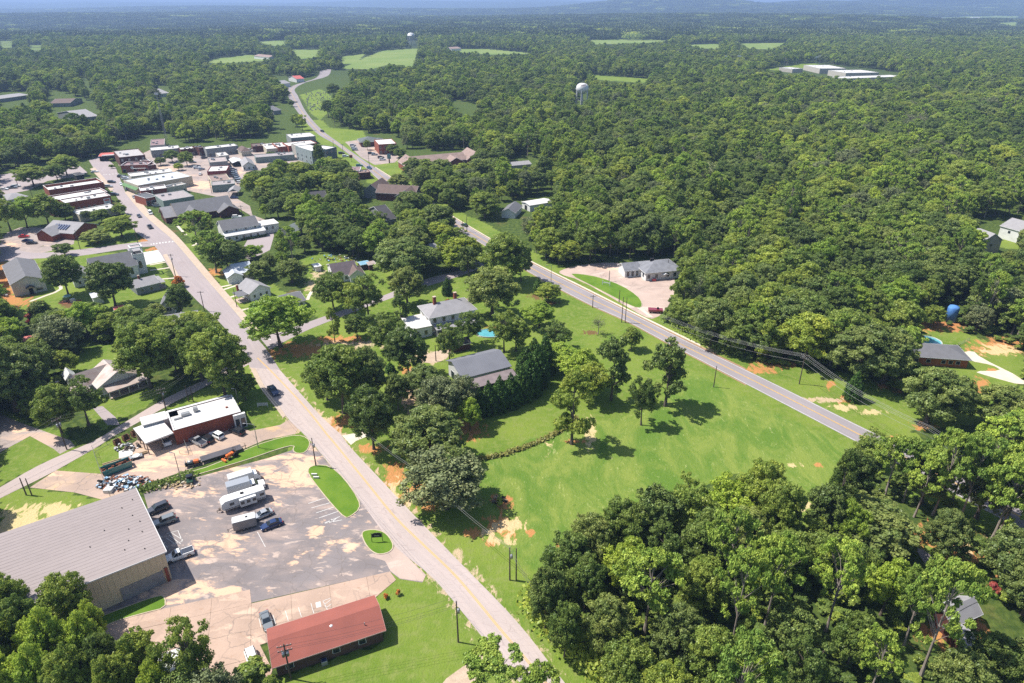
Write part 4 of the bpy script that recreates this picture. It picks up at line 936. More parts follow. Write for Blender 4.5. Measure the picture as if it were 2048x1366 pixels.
w, L, D = simple('dark_shingle_house', 'white house with long dark brown shingle roof and messy yard', (668,552), (716,545), (702,523), 3.2, 'gable', white_wall, M('dark_plum_shingle', (.095, .075, .085)), 6.0, [('f', [.2, .5], 1, 1, 1.3), ('l', [.4, .7], 1, 1, 1.4)]); gable_vol(w, L*.62, L*.62+6, -2, 6, 3.1, 5.2, 'y', white_wall, brown_shingle, .4)
simple('blue_tarp_shed', 'small shed with blue roof behind the dark shingle house', (722,530), (738,527), (738,521), 2.4, 'gable', wood, M('blue_metal', (.22,.42,.55)), 2.9, cat='shed', D_=4)
simple('lean_to_shed', 'open shed with pale brown roof behind the dark shingle house', (738,530), (750,528), (752,522), 2.6, 'gable', brick_dark, tin_roof, 3.0, cat='shed', D_=4)
simple('garden_trailer', 'small white camper in the yard beside dirt track', (631,534), (641,532), (640,524), 2.3, 'gable', white_metal, white_metal, 2.5, cat='camper', D_=4)
simple('small_white_shed', 'small white shed behind the tree next to the porch house', (527,525), (540,523), (538,518), 2.3, 'gable', white_wall, white_metal, 2.9, cat='shed')
# --- tin roofed farmhouse, left
w, L, D = start('tin_roof_farmhouse', 'white farmhouse with rusty tin gables and front porch', 'farmhouse', (225,778), (266,764), (232,742), 3.6)
w.location = P(203,795); L, D = 11.5, 10.5
gable_vol(w, 0, L, 0, D, 3.4, 6.4, 'y', white_wall, tin_roof, .45); gable_vol(w, -4.5, L*.5, 4.5, 10.2, 3.4, 6.3, 'x', white_wall, tin_roof, .45); gable_vol(w, -7, -2, -1.5, 6, 3.0, 4.8, 'y', white_wall, tin_roof, .4)
porch(w, 1.5, L+.8, -3.4, -.02, 3.25, 5, tin_roof, slope=.8); win_parts(w, L, D, [('f', [.3, .7], 1, 1, 1.5)]); chimney(w, -8.0, 8.5, 0, 5.2, .8)
w, L, D = simple('tin_shed', 'white shed with tin roof left of the farmhouse', (133,757), (150,752), (146,741), 2.8, 'gable', white_wall, white_metal, 4.2, [('f', [.5], .3, .9, 1.8)], 'y')
simple('pink_tarp_shed', 'small shed with faded red roof in the left thicket', (48,683), (68,680), (64,673), 2.6, 'gable', wood, red_metal, 3.2, cat='shed', D_=4)
w, L, D = simple('red_tin_shed', 'shed with bright red tin roof below the white church', (232,623), (250,619), (247,613), 3.2, 'gable', wood, red_metal, 3.7, cat='shed', D_=5)
w, L, D = simple('flat_white_shed', 'low white flat roofed shed beside the church yard', (186,596), (205,592), (203,584), 2.8, 'gable', white_wall, white_metal, 3.0, cat='shed', D_=6)
# --- white clinic with hip roof
w, L, D = start('white_clinic', 'white clinic with grey hip roof on the pink forecourt', 'clinic', (1291,547.6), (1343,537), (1310,521), 3.6)
w.location = P(1291,562); w.rotation_euler.z = radians(14); L, D = 16, 13
HOUSES[-1] = (w.location.x, w.location.y, w.rotation_euler.z, L, D)
hip_vol(w, 0, L, 0, D, 3.5, 6.2, white_wall, M('blue_grey_shingle', (.235,.24,.265)), .7); win_parts(w, L, D, [('f', [.08, .3, .62, .82], 1.0, 1.2, 1.6), ('l', [.2, .5], 1.0, 1.2, 1.6)])
gable_vol(w, -7, -.1, D*.45, D, 3.2, 5.2, 'x', white_wall, MATS['blue_grey_shingle'], .5); win_parts(w, 7, D*.5, [('f', [.2, .5, .8], .4, 1.1, 2.1)], (-7, D*.45))
MB().prism([(L*.46, 2.4), (L*.46+2.4, 2.4), (L*.46+1.2, 3.1)], -1.3, -.02, 'y').build('door_canopy', white_wall, w); MB().box(5, 6.6, D*.55, D*.55+1, 5.6, 6.9).build('roof_unit', dark, w)
# --- brick house, right
w, L, D = start('brick_ranch_house', 'orange brick ranch house with grey roof beside the round pool', 'house', (1859,728), (1896,718.6), (1880,700), 3.1)
w.location = P(1812,728); w.rotation_euler.z = radians(-9); L, D = 18, 9.5
HOUSES[-1] = (w.location.x, w.location.y, w.rotation_euler.z, L, D)
hip_vol(w, 0, L, 0, D, 3.0, 5.0, brick_orange, grey_shingle, .7); win_parts(w, L, D, [('f', [.15, .35, .6, .72, .84], 1.1, 1.2, 1.1, dark), ('r', [.35, .7], .1, 2.0, 2.2, dark)])
simple('tan_gable_house', 'cream house with tall grey gable far right in the trees', (1965,483), (2004,480), (1990,460), 6.2, 'gable', cream_wall, light_shingle, 9.5, [('f', [.5], 3.5, 1.2, 1.2)], 'y')
simple('far_right_house', 'white house cut off by the right edge in the trees', (2040,462), (2080,455), (2070,440), 6.0, 'gable', white_wall, light_shingle, 9.0, [('l', [.5], 3.5, 1.2, 1.2)], 'y')
simple('woodland_house', 'grey roofed house nearly hidden in the lower right woods', (1905,1250), (1960,1225), (1945,1190), 3.4, 'gable', brick_dark, light_shingle, 5.2, [('f', [.3, .7], 1, 1.2, 1.2)])
simple('woodland_outbuilding', 'small grey shed below the woodland house', (1928,1290), (1950,1283), (1945,1270), 2.6, 'gable', brick_dark, light_shingle, 3.4, cat='shed', D_=4)
simple('white_trailer_home', 'long white roof peeping through trees at the bottom left', (285,1362), (375,1330), (360,1300), 3.3, 'gable', white_wall, white_metal, 4.0)
simple('white_shed_woods', 'white metal shed with flat roof beside the wood', (1060,411), (1104,404), (1095,396), 3.6, 'gable', white_wall, white_roof, 4.2, [('l', [.5], .2, 2.5, 2.6, dark)], cat='shed')
simple('grey_gable_cottage', 'grey gabled cottage among trees left of the white shed', (1003,424), (1030,426), (1045,412), 3.2, 'gable', white_wall, grey_shingle, 5.4, ax='y')
for nm, lb, A, B, C, z, zr, rm in (
    ('dark_green_house', 'house with dark grey steep roof below the tall gable', (772,440), (792,436), (786,410), 4.0, 8.5, dark_shingle), ('gable_house_in_trees', 'dark roofed gabled house in the trees near the highway', (618,402), (655,398), (650,385), 4, 7, dark_shingle),
    ('hidden_roof_house', 'grey roofed house mostly hidden above the lane', (815,462), (832,460), (830,452), 4, 6, grey_shingle), ('roof_in_grove', 'pale roofed house in the grove beside the lane', (862,500), (880,498), (876,490), 4, 6, light_shingle),
    ('tree_hidden_cottage', 'small cottage roof peeping from trees above the square', (100,207), (140,206), (135,198), 4, 6.5, brown_shingle), ('upper_brown_house', 'brown house in trees above the town', (160,236), (196,232), (190,218), 5, 9, light_shingle),
    ('white_gable_far', 'white gabled house beside the tall mast', (318,188), (338,186), (332,178), 4, 7.5, light_shingle), ('house_by_highway', 'grey roofed house near the highway bend', (547,222), (562,220), (558,212), 4, 7, grey_shingle),
    ('long_low_building', 'long grey roofed building at the far left', (0,198), (58,190), (55,184), 4, 5.5, light_shingle)):
    simple(nm, lb, A, B, C, z, 'gable', white_wall if 'white' in nm else grey_wall, rm, zr, [('f', [.3, .7], 1.2, 1.2, 1.3)])

# --- shops
def shop(name, label, A, B, C, z, wm, rm, par=.6, cap=None, units=1, wins=(), cat='shop', D_=None):
    w, L, D = start(name, label, cat, A, B, C, z, G_SHOP)
    D = max(D_ or D, 3.0); units = units + 2 if units else 0; flat_vol(w, 0, L, 0, D, z, wm, rm, par, .3, cap, units, len(HOUSES)); win_parts(w, L, D, list(wins)); return w, L, D
shop('brick_shop', 'deep red brick shop with sunken roof at the corner of the row', (97.5,380), (207,364), (197,355), 7.0, brick, white_roof, 1.4, white_roof, 1, [('r', [.3, .7], .5, 2, 2.4)])
w, L, D = shop('brick_shop', 'middle brick shop with white parapet', (107,401), (215,383), (209,374), 6.0, brick, white_roof, .7, white_metal, 1, [('r', [.3, .7], .5, 2, 2.4)])
w, L, D = shop('brick_shop', 'brick shop with white billboard on its side wall', (130,406), (221,391), (217,383), 6.4, brick, white_roof, .5, white_metal, 2, [('f', row(5, .15, .6), 1.2, 1.2, 1.6, dark), ('r', [.5], .5, 2.4, 2.4)])
sg = MB().box(L*.82, L*.97, -.12, -.03, 1.0, 5.2).build('billboard', white_metal, w); MB().box(L*.84, L*.95, -.17, -.13, 3.9, 4.7).build('billboard_band', M('sign_red', (.6,.08,.08)), sg); MB().box(L*.86, L*.93, -.17, -.13, 1.6, 3.4).build('billboard_panel', M('sign_grey', (.5,.55,.6)), sg)
shop('white_roof_shop', 'low white roofed shop at the near end of the brick row', (158,429), (234,414), (230,405), 4.2, cream_wall, white_roof, .4, white_metal, 1)
shop('dark_brick_annexe', 'small dark brick annexe behind the brick shops', (113,417), (134,412), (130,402), 5.0, brick_dark, brown_shingle, .5, None, 0, [('f', row(4), .5, 1.2, 2.0)])
shop('dark_corner_shop', 'dark brick corner shop with grey roof at the top of the street', (238,315), (290,309.6), (288,295.5), 7.2, brick_dark, M('pale_grey_roof', (.48,.45,.45)), .5, None, 2, [('f', row(4), 4.2, 1.2, 1.5, stone_wall)])
w, L, D = shop('brick_store', 'low brick store with round sign and white awning', (241,331), (296,329), (293,322), 5.2, brick, M('plum_roof', (.3,.2,.2)), .7, white_metal, 1, [('f', row(3), .4, 2, 2, dark)])
MB().box(L*.45, L*.9, -1.4, -.05, 2.9, 3.05).build('awning', white_metal, w); MB().tube((L*.4, -.2, 3.4), (L*.4, -.06, 3.4), 1.0, n=14).build('round_sign', white_metal, w)
shop('brown_roof_store', 'small store with plum roof beside the brick store', (296,331), (312,329), (309,317), 4.6, brick_dark, MATS['plum_roof'], .5, white_metal, 0)
shop('pale_strip_shop', 'narrow shop with long pale roof behind the silver roofed hall', (262,353), (345,343), (341,336), 5.0, stone_wall, white_roof, .5, white_metal, 3)
w, L, D = shop('silver_roof_hall', 'large hall with streaked silver roof and green awning', (276,371), (384,352), (378,338), 6.0, cream_wall, silver_roof, .4, None, 3, [('r', [.3, .7], .6, 1.6, 2, dark)])
MB().prism([(-1.9, 3.2), (-.05, 4.3), (-.05, 4.42), (-1.9, 3.32)], 0, D, 'y').build('awning', M('green_awning', (.12,.25,.10)), w)
w, L, D = shop('white_roof_brick_shop', 'brick shop with white roof below the silver hall', (281,382), (333,376), (330,369), 5.4, brick, white_roof, .5, white_metal, 1, [('l', [.5], .4, 2, 2.2)])
shop('dark_glass_store', 'brick store with dark glass front facing the street', (292,397), (316,392), (311,381), 4.6, brick, M('dark_roof', (.12,.13,.14)), .3, white_metal, 0, [('f', row(3), .4, 2, 2.4)])
shop('green_metal_store', 'pale green metal store behind the grey roofed centre', (326,402), (388,392), (378,378), 5.2, green_wall, M('mauve_flat_roof', (.38,.34,.34)), .25, None, 1)
shop('tan_workshop', 'small tan flat roofed workshop next to the silver hall', (303,381), (372,368), (366,353), 5.0, cream_wall, M('tan_roof', (.5,.46,.42)), .4, white_metal, 2, [('f', [.9], .3, 2, 2, dark)], D_=6)
# brown brick centre with grey gables
w, L, D = start('brown_brick_centre', 'broad brown brick centre with grey crossing gables beside the street', 'office building', (358,438), (470,420), (452,398), 3.8)
w.location = P(362,447); L, D = 28, 19
HOUSES[-1] = (w.location.x, w.location.y, w.rotation_euler.z, L, D)
gable_vol(w, 0, L, 2, D, 3.8, 8.4, 'x', brick_dark, grey_shingle, .9, trim=M('tan_trim', (.5,.4,.28))); gable_vol(w, 2, 13, -1.5, 14, 3.6, 7.0, 'y', brick_dark, grey_shingle, .8, trim=MATS['tan_trim']); gable_vol(w, -6, 5, 4, 16, 3.6, 7.4, 'x', brick_dark, light_shingle, .8, trim=MATS['tan_trim'])
gable_vol(w, L-8, L+2, -2.5, 12, 3.4, 6.0, 'y', brick_dark, grey_shingle, .8, trim=MATS['tan_trim']); win_parts(w, L, D, [('f', row(5), 1, 1.3, 1.4)], (0, 2))
# the square
for nm, lb, A, B, C, z, wm, rm, wn in (
    ('row_shop', 'brown roofed shop at the back left of the square', (300,291), (329,289), (327,277), 5, stone_wall, MATS['plum_roof'], 2), ('row_shop', 'white roofed shop left in the back row', (302,301), (360,296), (357,290), 5.4, grey_wall, white_roof, 5),
    ('row_shop', 'white roofed shop with dark windows in the back row', (361,299), (398,295), (395,291), 5.4, brick_dark, white_roof, 4), ('row_shop', 'narrow brick shop in the back row', (398,296), (411,294), (409,289), 6, brick_dark, brown_shingle, 2),
    ('row_shop', 'long grey shop with white roof in the back row', (412,298), (476,291), (474,286), 6, grey_wall, white_roof, 6), ('row_shop', 'low shop with brown roof right of the back row', (505,293), (532,291), (530,285), 4.5, brick_dark, brown_shingle, 2),
    ('row_shop', 'shop with white roof and dark strip on it', (533,298), (556,296), (552,285), 4.6, cream_wall, white_roof, 3), ('row_shop', 'brick gabled shop with white roof', (556,294), (577,292), (575,283), 5.6, brick, white_roof, 3),
    ('row_shop', 'long white roofed shop behind the grey three storey block', (577,292), (634,286), (630,279), 6.4, brick, white_roof, 4), ('row_shop', 'grey shop with white roof next to the highway', (582,276), (631,272), (627,264), 6, grey_wall, white_roof, 5),
    ('metal_workshop', 'tan metal workshop with mauve roof in the square', (419,325), (455,322), (450,313), 4.6, grey_wall, M('mauve_tan_roof', (.45,.38,.36)), 0), ('white_box_store', 'small white box store in the square', (438,312), (458,310), (456,303), 4.2, stone_wall, white_roof, 2),
    ('red_wall_store', 'white roofed store with dark red walls in the square', (414,343), (453,341), (448,331), 4.6, M('dark_red_wall', (.25,.06,.06)), white_roof, 0), ('brown_roof_hall', 'hall with faded brown roof in the middle of the square', (423,363), (461,359), (454,347), 4.4, cream_wall, pink_shingle, 0),
    ('green_wall_hall', 'hall with pale roof and long green wall near the gazebo', (423,371), (470,367), (463,359), 4.4, green_wall, MATS['mauve_flat_roof'], 0), ('long_low_hall', 'long low hall with pale roof and green wall behind the trees', (511,315), (589,309), (586,303), 4.2, green_wall, MATS['mauve_flat_roof'], 0),
    ('grey_block', 'three storey grey block with bright white roof', (623,302), (651,298), (643,285), 10, M('blue_grey_wall', (.30,.36,.36)), white_roof, 4), ('grey_block', 'two storey grey block with white roof beside the highway', (651,299), (673,294), (660,287), 8, M('slate_wall', (.14,.17,.19)), white_roof, 3),
    ('long_white_hall', 'white walled hall at the left of the three storey block', (598,293), (622,290), (618,283), 8, stone_wall, white_roof, 3),
    ('brick_block', 'two storey red brick block with white roof right of the highway', (757,289), (793,286.8), (777,277.5), 7.6, brick, white_roof, 4),
    ('petrol_station', 'petrol station with white and plum canopy by the highway', (684,342), (720,341), (716,333), 5, white_wall, MATS['plum_roof'], 0), ('brown_flat_store', 'small store with brown roof below the petrol station', (718,346), (741,344), (738,338), 4.4, brick_dark, pink_shingle, 0)):
    ws = [('f', row(wn), .6, 1.4, 1.8)] if wn else []
    if z >= 7.5: ws += [('f', row(wn), z-3.2, 1.1, 1.6)]; 
    if z >= 9: ws += [('f', row(wn), z-6.2, 1.1, 1.6), ('l', row(4), 1, 1.1, 1.6), ('l', row(4), 4, 1.1, 1.6)]
    shop(nm, lb, A, B, C, z, wm, rm, .4, None, 1 if z < 7 else 0, ws)
w, L, D = start('gazebo', 'open pavilion with pale gable roof on the grass', 'pavilion', (457,384), (476,383), (470,376), 2.6); D = max(D, 5)
gable_vol(w, 0, L, 0, D, 2.7, 4.2, 'y', white_wall, light_shingle, .5); bpy.data.objects.remove([c for c in w.children if c.name.startswith('wall')][0])
for x in (0, L-.2):
    for y in (0, D-.2): MB().box(x, x+.2, y, y+.2, 0, 2.6).build('post', white_wall, w)
simple('hip_roof_office', 'brick office with dark hip roof beside the car park', (722,285), (757,283), (752,276), 3.6, 'hip', brick_dark, M('slate_green_shingle', (.13,.15,.15)), 6.6, [('f', row(3), 1, 1.2, 1.4)], ov=1.0, cat='office building', D_=16)
simple('hip_roof_annexe', 'low annexe with dark roof behind the hip roofed office', (750,282), (768,281), (766,274), 3.0, 'hip', brick_dark, MATS['slate_green_shingle'], 4.6, cat='office building', D_=9)
simple('white_porch_house', 'small white house with grey gable in the square', (486,332), (509,330), (502,320), 3.2, 'gable', white_wall, light_shingle, 5.6, [('f', row(3), .8, .9, 1.3)], 'y')
simple('carport_shed', 'open carport with pale gable roof beside the small white house', (466,326), (486,324), (484,316), 2.8, 'gable', dark, white_metal, 3.8, ax='y', cat='carport')
simple('small_hip_house', 'brown hip roofed hut by the back row of shops', (483,304), (502,302), (498,295), 3.4, 'hip', cream_wall, brown_shingle, 6)
w, L, D = simple('stone_church', 'brick church complex with weathered brown roofs right of the highway', (812,333), (845,330), (842,318), 4.4, 'gable', brick, pink_shingle, 8.5, [('f', row(3), 1, 1.2, 1.6)], 'y', cat='church'); gable_vol(w, 4, 46, 6, 20, 4.4, 8.0, 'x', brick, pink_shingle, .6); gable_vol(w, 30, 42, -1, 12, 4.2, 7.4, 'y', brick, pink_shingle, .6); gable_vol(w, 46.5, 60, 4, 22, 4.6, 9.2, 'y', brick, pink_shingle, .6)
w, L, D = simple('brown_roof_school', 'long brown shingled building in the trees below the highway', (752,385), (792,402), (793,390), 4.6, 'gable', brick_dark, brown_shingle, 8, cat='building', L_=24, D_=13); gable_vol(w, -9, 1, 3, 20, 4.4, 8.4, 'y', grey_wall, brown_shingle, .6); gable_vol(w, 14, 26, -5, 8, 4.4, 8.0, 'y', grey_wall, brown_shingle, .6)
w.rotation_euler.z = radians(-12)
simple('brick_old_house', 'old gabled brown house by the highway trees', (627,316), (655,312), (648,305), 5, 'gable', stone_wall, pink_shingle, 9, cat='house', ax='y')
w, L, D = simple('bungalow_near_pool', 'low pale roof beyond the dense trees near the highway', (1018,332), (1062,328), (1058,322), 3.6, 'gable', stone_wall, light_shingle, 5)
simple('red_canopy_shop', 'drive in with red and white canopy at the end of the street', (198,313), (232,311), (230,305), 3.6, 'gable', dark, red_metal, 4.0, cat='shop')
MB().box(2, 12, -.9, 1.2, 4.05, 4.3).build('white_canopy', white_metal, bpy.data.objects['red_canopy_shop'])
w, L, D = simple('bank_canopy', 'dark roofed drive through canopy near the bank car park', (153,351), (167,349), (165,341), 4.2, 'hip', dark, dark_shingle, 5.0, cat='canopy', D_=8)
simple('grey_hip_house', 'grey hip roofed house behind the trees at the left', (15,401), (55,393), (48,384), 3.6, 'hip', white_wall, light_shingle, 5.6)
# school complex far right
for i, (nm, lb, A, B, C, z) in enumerate((('school_block', 'long pale school roof nearest in the far complex', (1690,157), (1806,153), (1800,149), 7), ('school_block', 'pale school roof behind on the left of the far complex', (1640,137), (1692,137), (1690,130), 8), ('school_block', 'pale school roof in the middle of the far complex', (1692,146), (1758,145), (1752,139), 8), ('school_block', 'small pale school roof in front of the far complex', (1585,138), (1606,137), (1604,133), 6))):
    w, L, D = start(nm, lb, 'school building', A, B, C, z); flat_vol(w, 0, L, 0, max(D, 10), z, stone_wall, white_roof, .4, .5, white_metal, 2, i); w['group'] = 'pale school buildings far beyond the wood'
for nm, lb, A, B, C, rm in (('far_barn', 'distant long brown roofed barn by the left meadow', (508,112), (538,115), (540,112), pink_shingle), ('far_shed', 'tiny white roof in the far woods on the left', (345,92), (356,92), (355,89), white_metal),
      ('far_house', 'distant brown roofed farmhouse above the meadow', (903,98), (922,97), (920,92), pink_shingle), ('far_red_roof', 'tiny red roof in the far woods', (987,43), (995,43), (994,41), red_metal),
      ('far_white_building', 'distant white building in the far woods', (963,58), (975,57), (973,54), white_metal), ('far_farm', 'distant white farm buildings at the far right', (1945,32), (1963,32), (1962,29), white_metal), ('far_farm_shed', 'small distant white sheds left of the far farm', (1880,33), (1890,33), (1889,31), white_metal),
      ('red_roof_diner', 'distant shop with red roof at the highway bend', (593,158), (608,157), (606,153), red_metal), ('bend_store', 'distant grey store roofs left of the highway bend', (530,170), (562,166), (560,161), white_metal), ('bend_store_two', 'pale roofed store right at the highway bend', (563,168), (580,166), (578,162), light_shingle)):
    a, rz, L, D = frame(A, B, C, 5)
    w = thing(nm, lb, 'building', (a.x, a.y, float(relief([a.x], [a.y])[0])), rz); HOUSES.append((a.x, a.y, rz, L, max(D, 8))); gable_vol(w, 0, L, 0, max(min(D, 30), 8), 5, 8, 'x', white_wall, rm, .5)

# ------------------------------------------------------------------ water towers and mast
def water_tower(label, u, vb, vt, wpx, group=None):
    b = P(u, vb); ht = height_at(u, vb, vt); k = ppm(u, (vb+vt)/2); r = wpx / k / 2
    t = thing('water_tower', label, 'water tower', (b.x, b.y, float(relief([b.x], [b.y])[0])))
    z0 = ht * .62
    MB().lathe([(r*.25, z0-1.5), (r*.7, z0-.5), (r*.97, z0+r*.28), (r, z0+r*.5), (r, ht-r*.75), (r*.93, ht-r*.42), (r*.72, ht-r*.18), (r*.4, ht-r*.04), (.3, ht)], n=28).build('tank', white_metal, t, smooth=True)
    MB().lathe([(.9, 0), (.9, z0-1.4)], n=12).build('riser_pipe', white_metal, t, smooth=True)
    for i in range(6):
        a = 2*pi*i/6 + .3; p = (r*1.05*cos(a), r*1.05*sin(a), 0); q = (r*.96*cos(a), r*.96*sin(a), z0+r*.3)
        MB().tube(p, q, .5, .42, 8).build('leg', white_metal, t)
        a2 = a + pi/3; MB().tube((r*1.0*cos(a), r*1.0*sin(a), z0*.5), (r*1.0*cos(a2), r*1.0*sin(a2), z0*.5), .09).build('strut', white_metal, t)
    MB().tube((0, 0, ht), (0, 0, ht+1.6), .12).build('mast', steel, t)
    w_ = MB()
    for i in range(28):
        a, a2 = 2*pi*i/28, 2*pi*(i+1)/28
        w_.tube((r*1.12*cos(a), r*1.12*sin(a), z0+r*.5), (r*1.12*cos(a2), r*1.12*sin(a2), z0+r*.5), .07, n=4)
    w_.build('walkway_rail', white_metal, t); return t, r, z0, ht
t, r, z0, ht = water_tower('tall white water tower standing above the middle wood', 1163, 214, 166, 22)
mb = MB(); a0 = -1.85
for i in range(5):
    a, b_ = a0 + i*.16, a0 + i*.16 + .10; R = r + .04; z1, z2 = z0 + r*.95 + i*.22, z0 + r*.95 + 1.7 + i*.22
    mb.add([(R*cos(a), R*sin(a), z1), (R*cos(b_), R*sin(b_), z1), (R*cos(b_), R*sin(b_), z2), (R*cos(a), R*sin(a), z2)], [(0, 1, 2, 3)])
mb.build('painted_lettering', M('faded_red_paint', (.55,.28,.36)), t)
water_tower('smaller white water tower far behind the meadow', 823, 91, 66, 12)
b = P(1180, 214); mb = thing('ground_tank', 'low round white tank at the foot of the near water tower', 'tank', tuple(b)); MB().lathe([(5, 0), (5, 3.6), (4.4, 4.4), (0.4, 5)], n=24).build('shell', white_metal, mb, smooth=True)
b = P(335, 290); mt = thing('lattice_mast', 'tall thin lattice mast leaning above the town roofs', 'mast', tuple(b)); top = 62
def mast_top():
    lo = P(335, 290); return 62
ht = height_at(335, 290, 183); dx = -0.0
for i in range(3):
    a = 2*pi*i/3; MB().tube((1.1*cos(a), 1.1*sin(a), 0), (.35*cos(a)+dx, .35*sin(a), ht), .10, .07).build('leg', steel, mt)
mb = MB()
n = 30
for k in range(n):
    for i in range(3):
        z1, z2 = ht*k/n, ht*(k+1)/n; f1, f2 = 1.1-.75*k/n, 1.1-.75*(k+1)/n; a, b_ = 2*pi*i/3, 2*pi*(i+1)/3
        mb.tube((f1*cos(a), f1*sin(a), z1), (f2*cos(b_), f2*sin(b_), z2), .05, n=4, caps=False)
o = mb.build('lattice', steel, mt); MB().box(-1.4, 1.4, -.3, .3, ht-2.6, ht-1).build('antenna_panel', white_metal, mt)
# ------------------------------------------------------------------ trees
def leaf_mat(name, cols, trans=0.46, tint_amt=0.55, mottle=0.09):
    cols = [(c[0] * 2.25, c[1] * 2.02, c[2] * 1.9) for c in cols]
    m = bpy.data.materials.new(name); m.use_nodes = True; nt = m.node_tree; nt.nodes.clear()
    out = nt.nodes.new('ShaderNodeOutputMaterial')
    oi = nt.nodes.new('ShaderNodeObjectInfo'); cr = nt.nodes.new('ShaderNodeValToRGB'); cr.color_ramp.interpolation = 'LINEAR'
    e = cr.color_ramp.elements; n = len(cols)
    e[0].position = 0; e[0].color = (*cols[0], 1); e[1].position = 1; e[1].color = (*cols[-1], 1)
    for i in range(1, n-1): x = e.new(i/(n-1)); x.color = (*cols[i], 1)
    rv = oi.outputs['Random']; loc = oi.outputs['Location']
    ln = noise(nt, loc, 0.006, 3); ln2 = noise(nt, loc, 0.03, 2)
    f = mathn(nt, 'ADD', mathn(nt, 'MULTIPLY', rv, 0.75), mathn(nt, 'MULTIPLY_ADD', ln, 1.5, -0.60)); f = mathn(nt, 'ADD', f, 0.0, clamp=True)
    nt.links.new(f, cr.inputs[0])
    at = nt.nodes.new('ShaderNodeAttribute'); at.attribute_name = 'tint'
    k = mathn(nt, 'MULTIPLY_ADD', at.outputs['Fac'], tint_amt, 1 - tint_amt/2)
    tc = nt.nodes.new('ShaderNodeTexCoord')
    nn = noise(nt, tc.outputs['Object'], 0.45, 3)
    k = mathn(nt, 'MULTIPLY', k, mathn(nt, 'MULTIPLY_ADD', nn, 0.9, 0.55)); k = mathn(nt, 'MULTIPLY', k, mathn(nt, 'MULTIPLY_ADD', ln2, 0.6, 0.7))
    vm = nt.nodes.new('ShaderNodeVectorMath'); vm.operation = 'SCALE'; nt.links.new(cr.outputs[0], vm.inputs[0]); nt.links.new(k, vm.inputs['Scale'])
    hs = nt.nodes.new('ShaderNodeHueSaturation'); hs.inputs['Saturation'].default_value = 1.0
    nt.links.new(mathn(nt, 'MULTIPLY_ADD', at.outputs['Fac'], -0.04, 0.515), hs.inputs['Hue']); nt.links.new(vm.outputs[0], hs.inputs['Color'])
    d = nt.nodes.new('ShaderNodeBsdfDiffuse'); t = nt.nodes.new('ShaderNodeBsdfTranslucent'); mx = nt.nodes.new('ShaderNodeMixShader')
    gl = nt.nodes.new('ShaderNodeBsdfGlossy'); gl.inputs['Roughness'].default_value = 0.42; gl.inputs['Color'].default_value = (0.9, 0.95, 1, 1)
    m2 = nt.nodes.new('ShaderNodeMixShader'); m2.inputs[0].default_value = 0.012
    nt.links.new(hs.outputs[0], d.inputs[0]); nt.links.new(hs.outputs[0], t.inputs[0]); mx.inputs[0].default_value = trans
    nt.links.new(d.outputs[0], mx.inputs[1]); nt.links.new(t.outputs[0], mx.inputs[2])
    nt.links.new(mx.outputs[0], m2.inputs[1]); nt.links.new(gl.outputs[0], m2.inputs[2]); nt.links.new(m2.outputs[0], out.inputs[0])
    return m
LM = {
 'broad': leaf_mat('broadleaf_foliage', [(0.050, 0.085, 0.024), (0.080, 0.128, 0.030), (0.115, 0.168, 0.034), (0.165, 0.222, 0.036)]),
 'oak': leaf_mat('oak_foliage', [(0.068, 0.108, 0.034), (0.095, 0.138, 0.040), (0.125, 0.168, 0.046)]),
 'pine': leaf_mat('pine_foliage', [(0.070, 0.125, 0.026), (0.110, 0.175, 0.032), (0.150, 0.225, 0.036)], 0.2),
 'cypress': leaf_mat('cypress_foliage', [(0.020, 0.052, 0.010), (0.030, 0.066, 0.013)], 0.1),
 'bright': leaf_mat('bright_foliage', [(0.10, 0.175, 0.028), (0.135, 0.21, 0.032), (0.165, 0.235, 0.034)]),
 'dark': leaf_mat('dark_foliage', [(0.048, 0.080, 0.022), (0.070, 0.105, 0.027)], 0.15),
 'orange': leaf_mat('orange_foliage', [(0.30, 0.12, 0.03), (0.16, 0.14, 0.03)], 0.2),
 'grey': leaf_mat('grey_green_foliage', [(0.075, 0.10, 0.045), (0.095, 0.12, 0.055)], 0.2),
 'red': leaf_mat('maroon_foliage', [(0.10, 0.03, 0.02), (0.14, 0.04, 0.03)], 0.15)}
BARK = M('bark', (0.17, 0.135, 0.11), (0.10, 0.08, 0.065), 0.95, 1.5, 0.8)
BARK_PALE = M('pale_bark', (0.36, 0.31, 0.27), (0.24, 0.20, 0.17), 0.95, 1.5, 0.8)
rng = np.random.default_rng(7)
def unit(a): return a / np.maximum(np.linalg.norm(a, axis=-1, keepdims=True), 1e-6)
def cards(cen, nrm, size, asp=1.0, up=None):
    """leaf clumps: small bent quads (two triangles) facing nrm"""
    n = len(cen); r = rng.normal(size=(n, 3)) if up is None else up + rng.normal(size=(n, 3)) * .35
    t = unit(r - nrm * np.sum(r * nrm, -1, keepdims=True)); b = np.cross(nrm, t)
    s = size[:, None] if np.ndim(size) else size
    a = cen + t * s * asp; c = cen - t * s * asp; bow = nrm * s * rng.uniform(-.25, .35, (n, 1))
    p1 = cen + b * s * rng.uniform(.7, 1.1, (n, 1)) + bow; p2 = cen - b * s * rng.uniform(.7, 1.1, (n, 1)) + bow
    V = np.stack([a, p1, c, p2], 1).reshape(-1, 3); i = np.arange(n)[:, None] * 4
    T = np.concatenate([i + [0, 1, 2], i + [0, 2, 3]], 1).reshape(-1, 3)
    return V, T
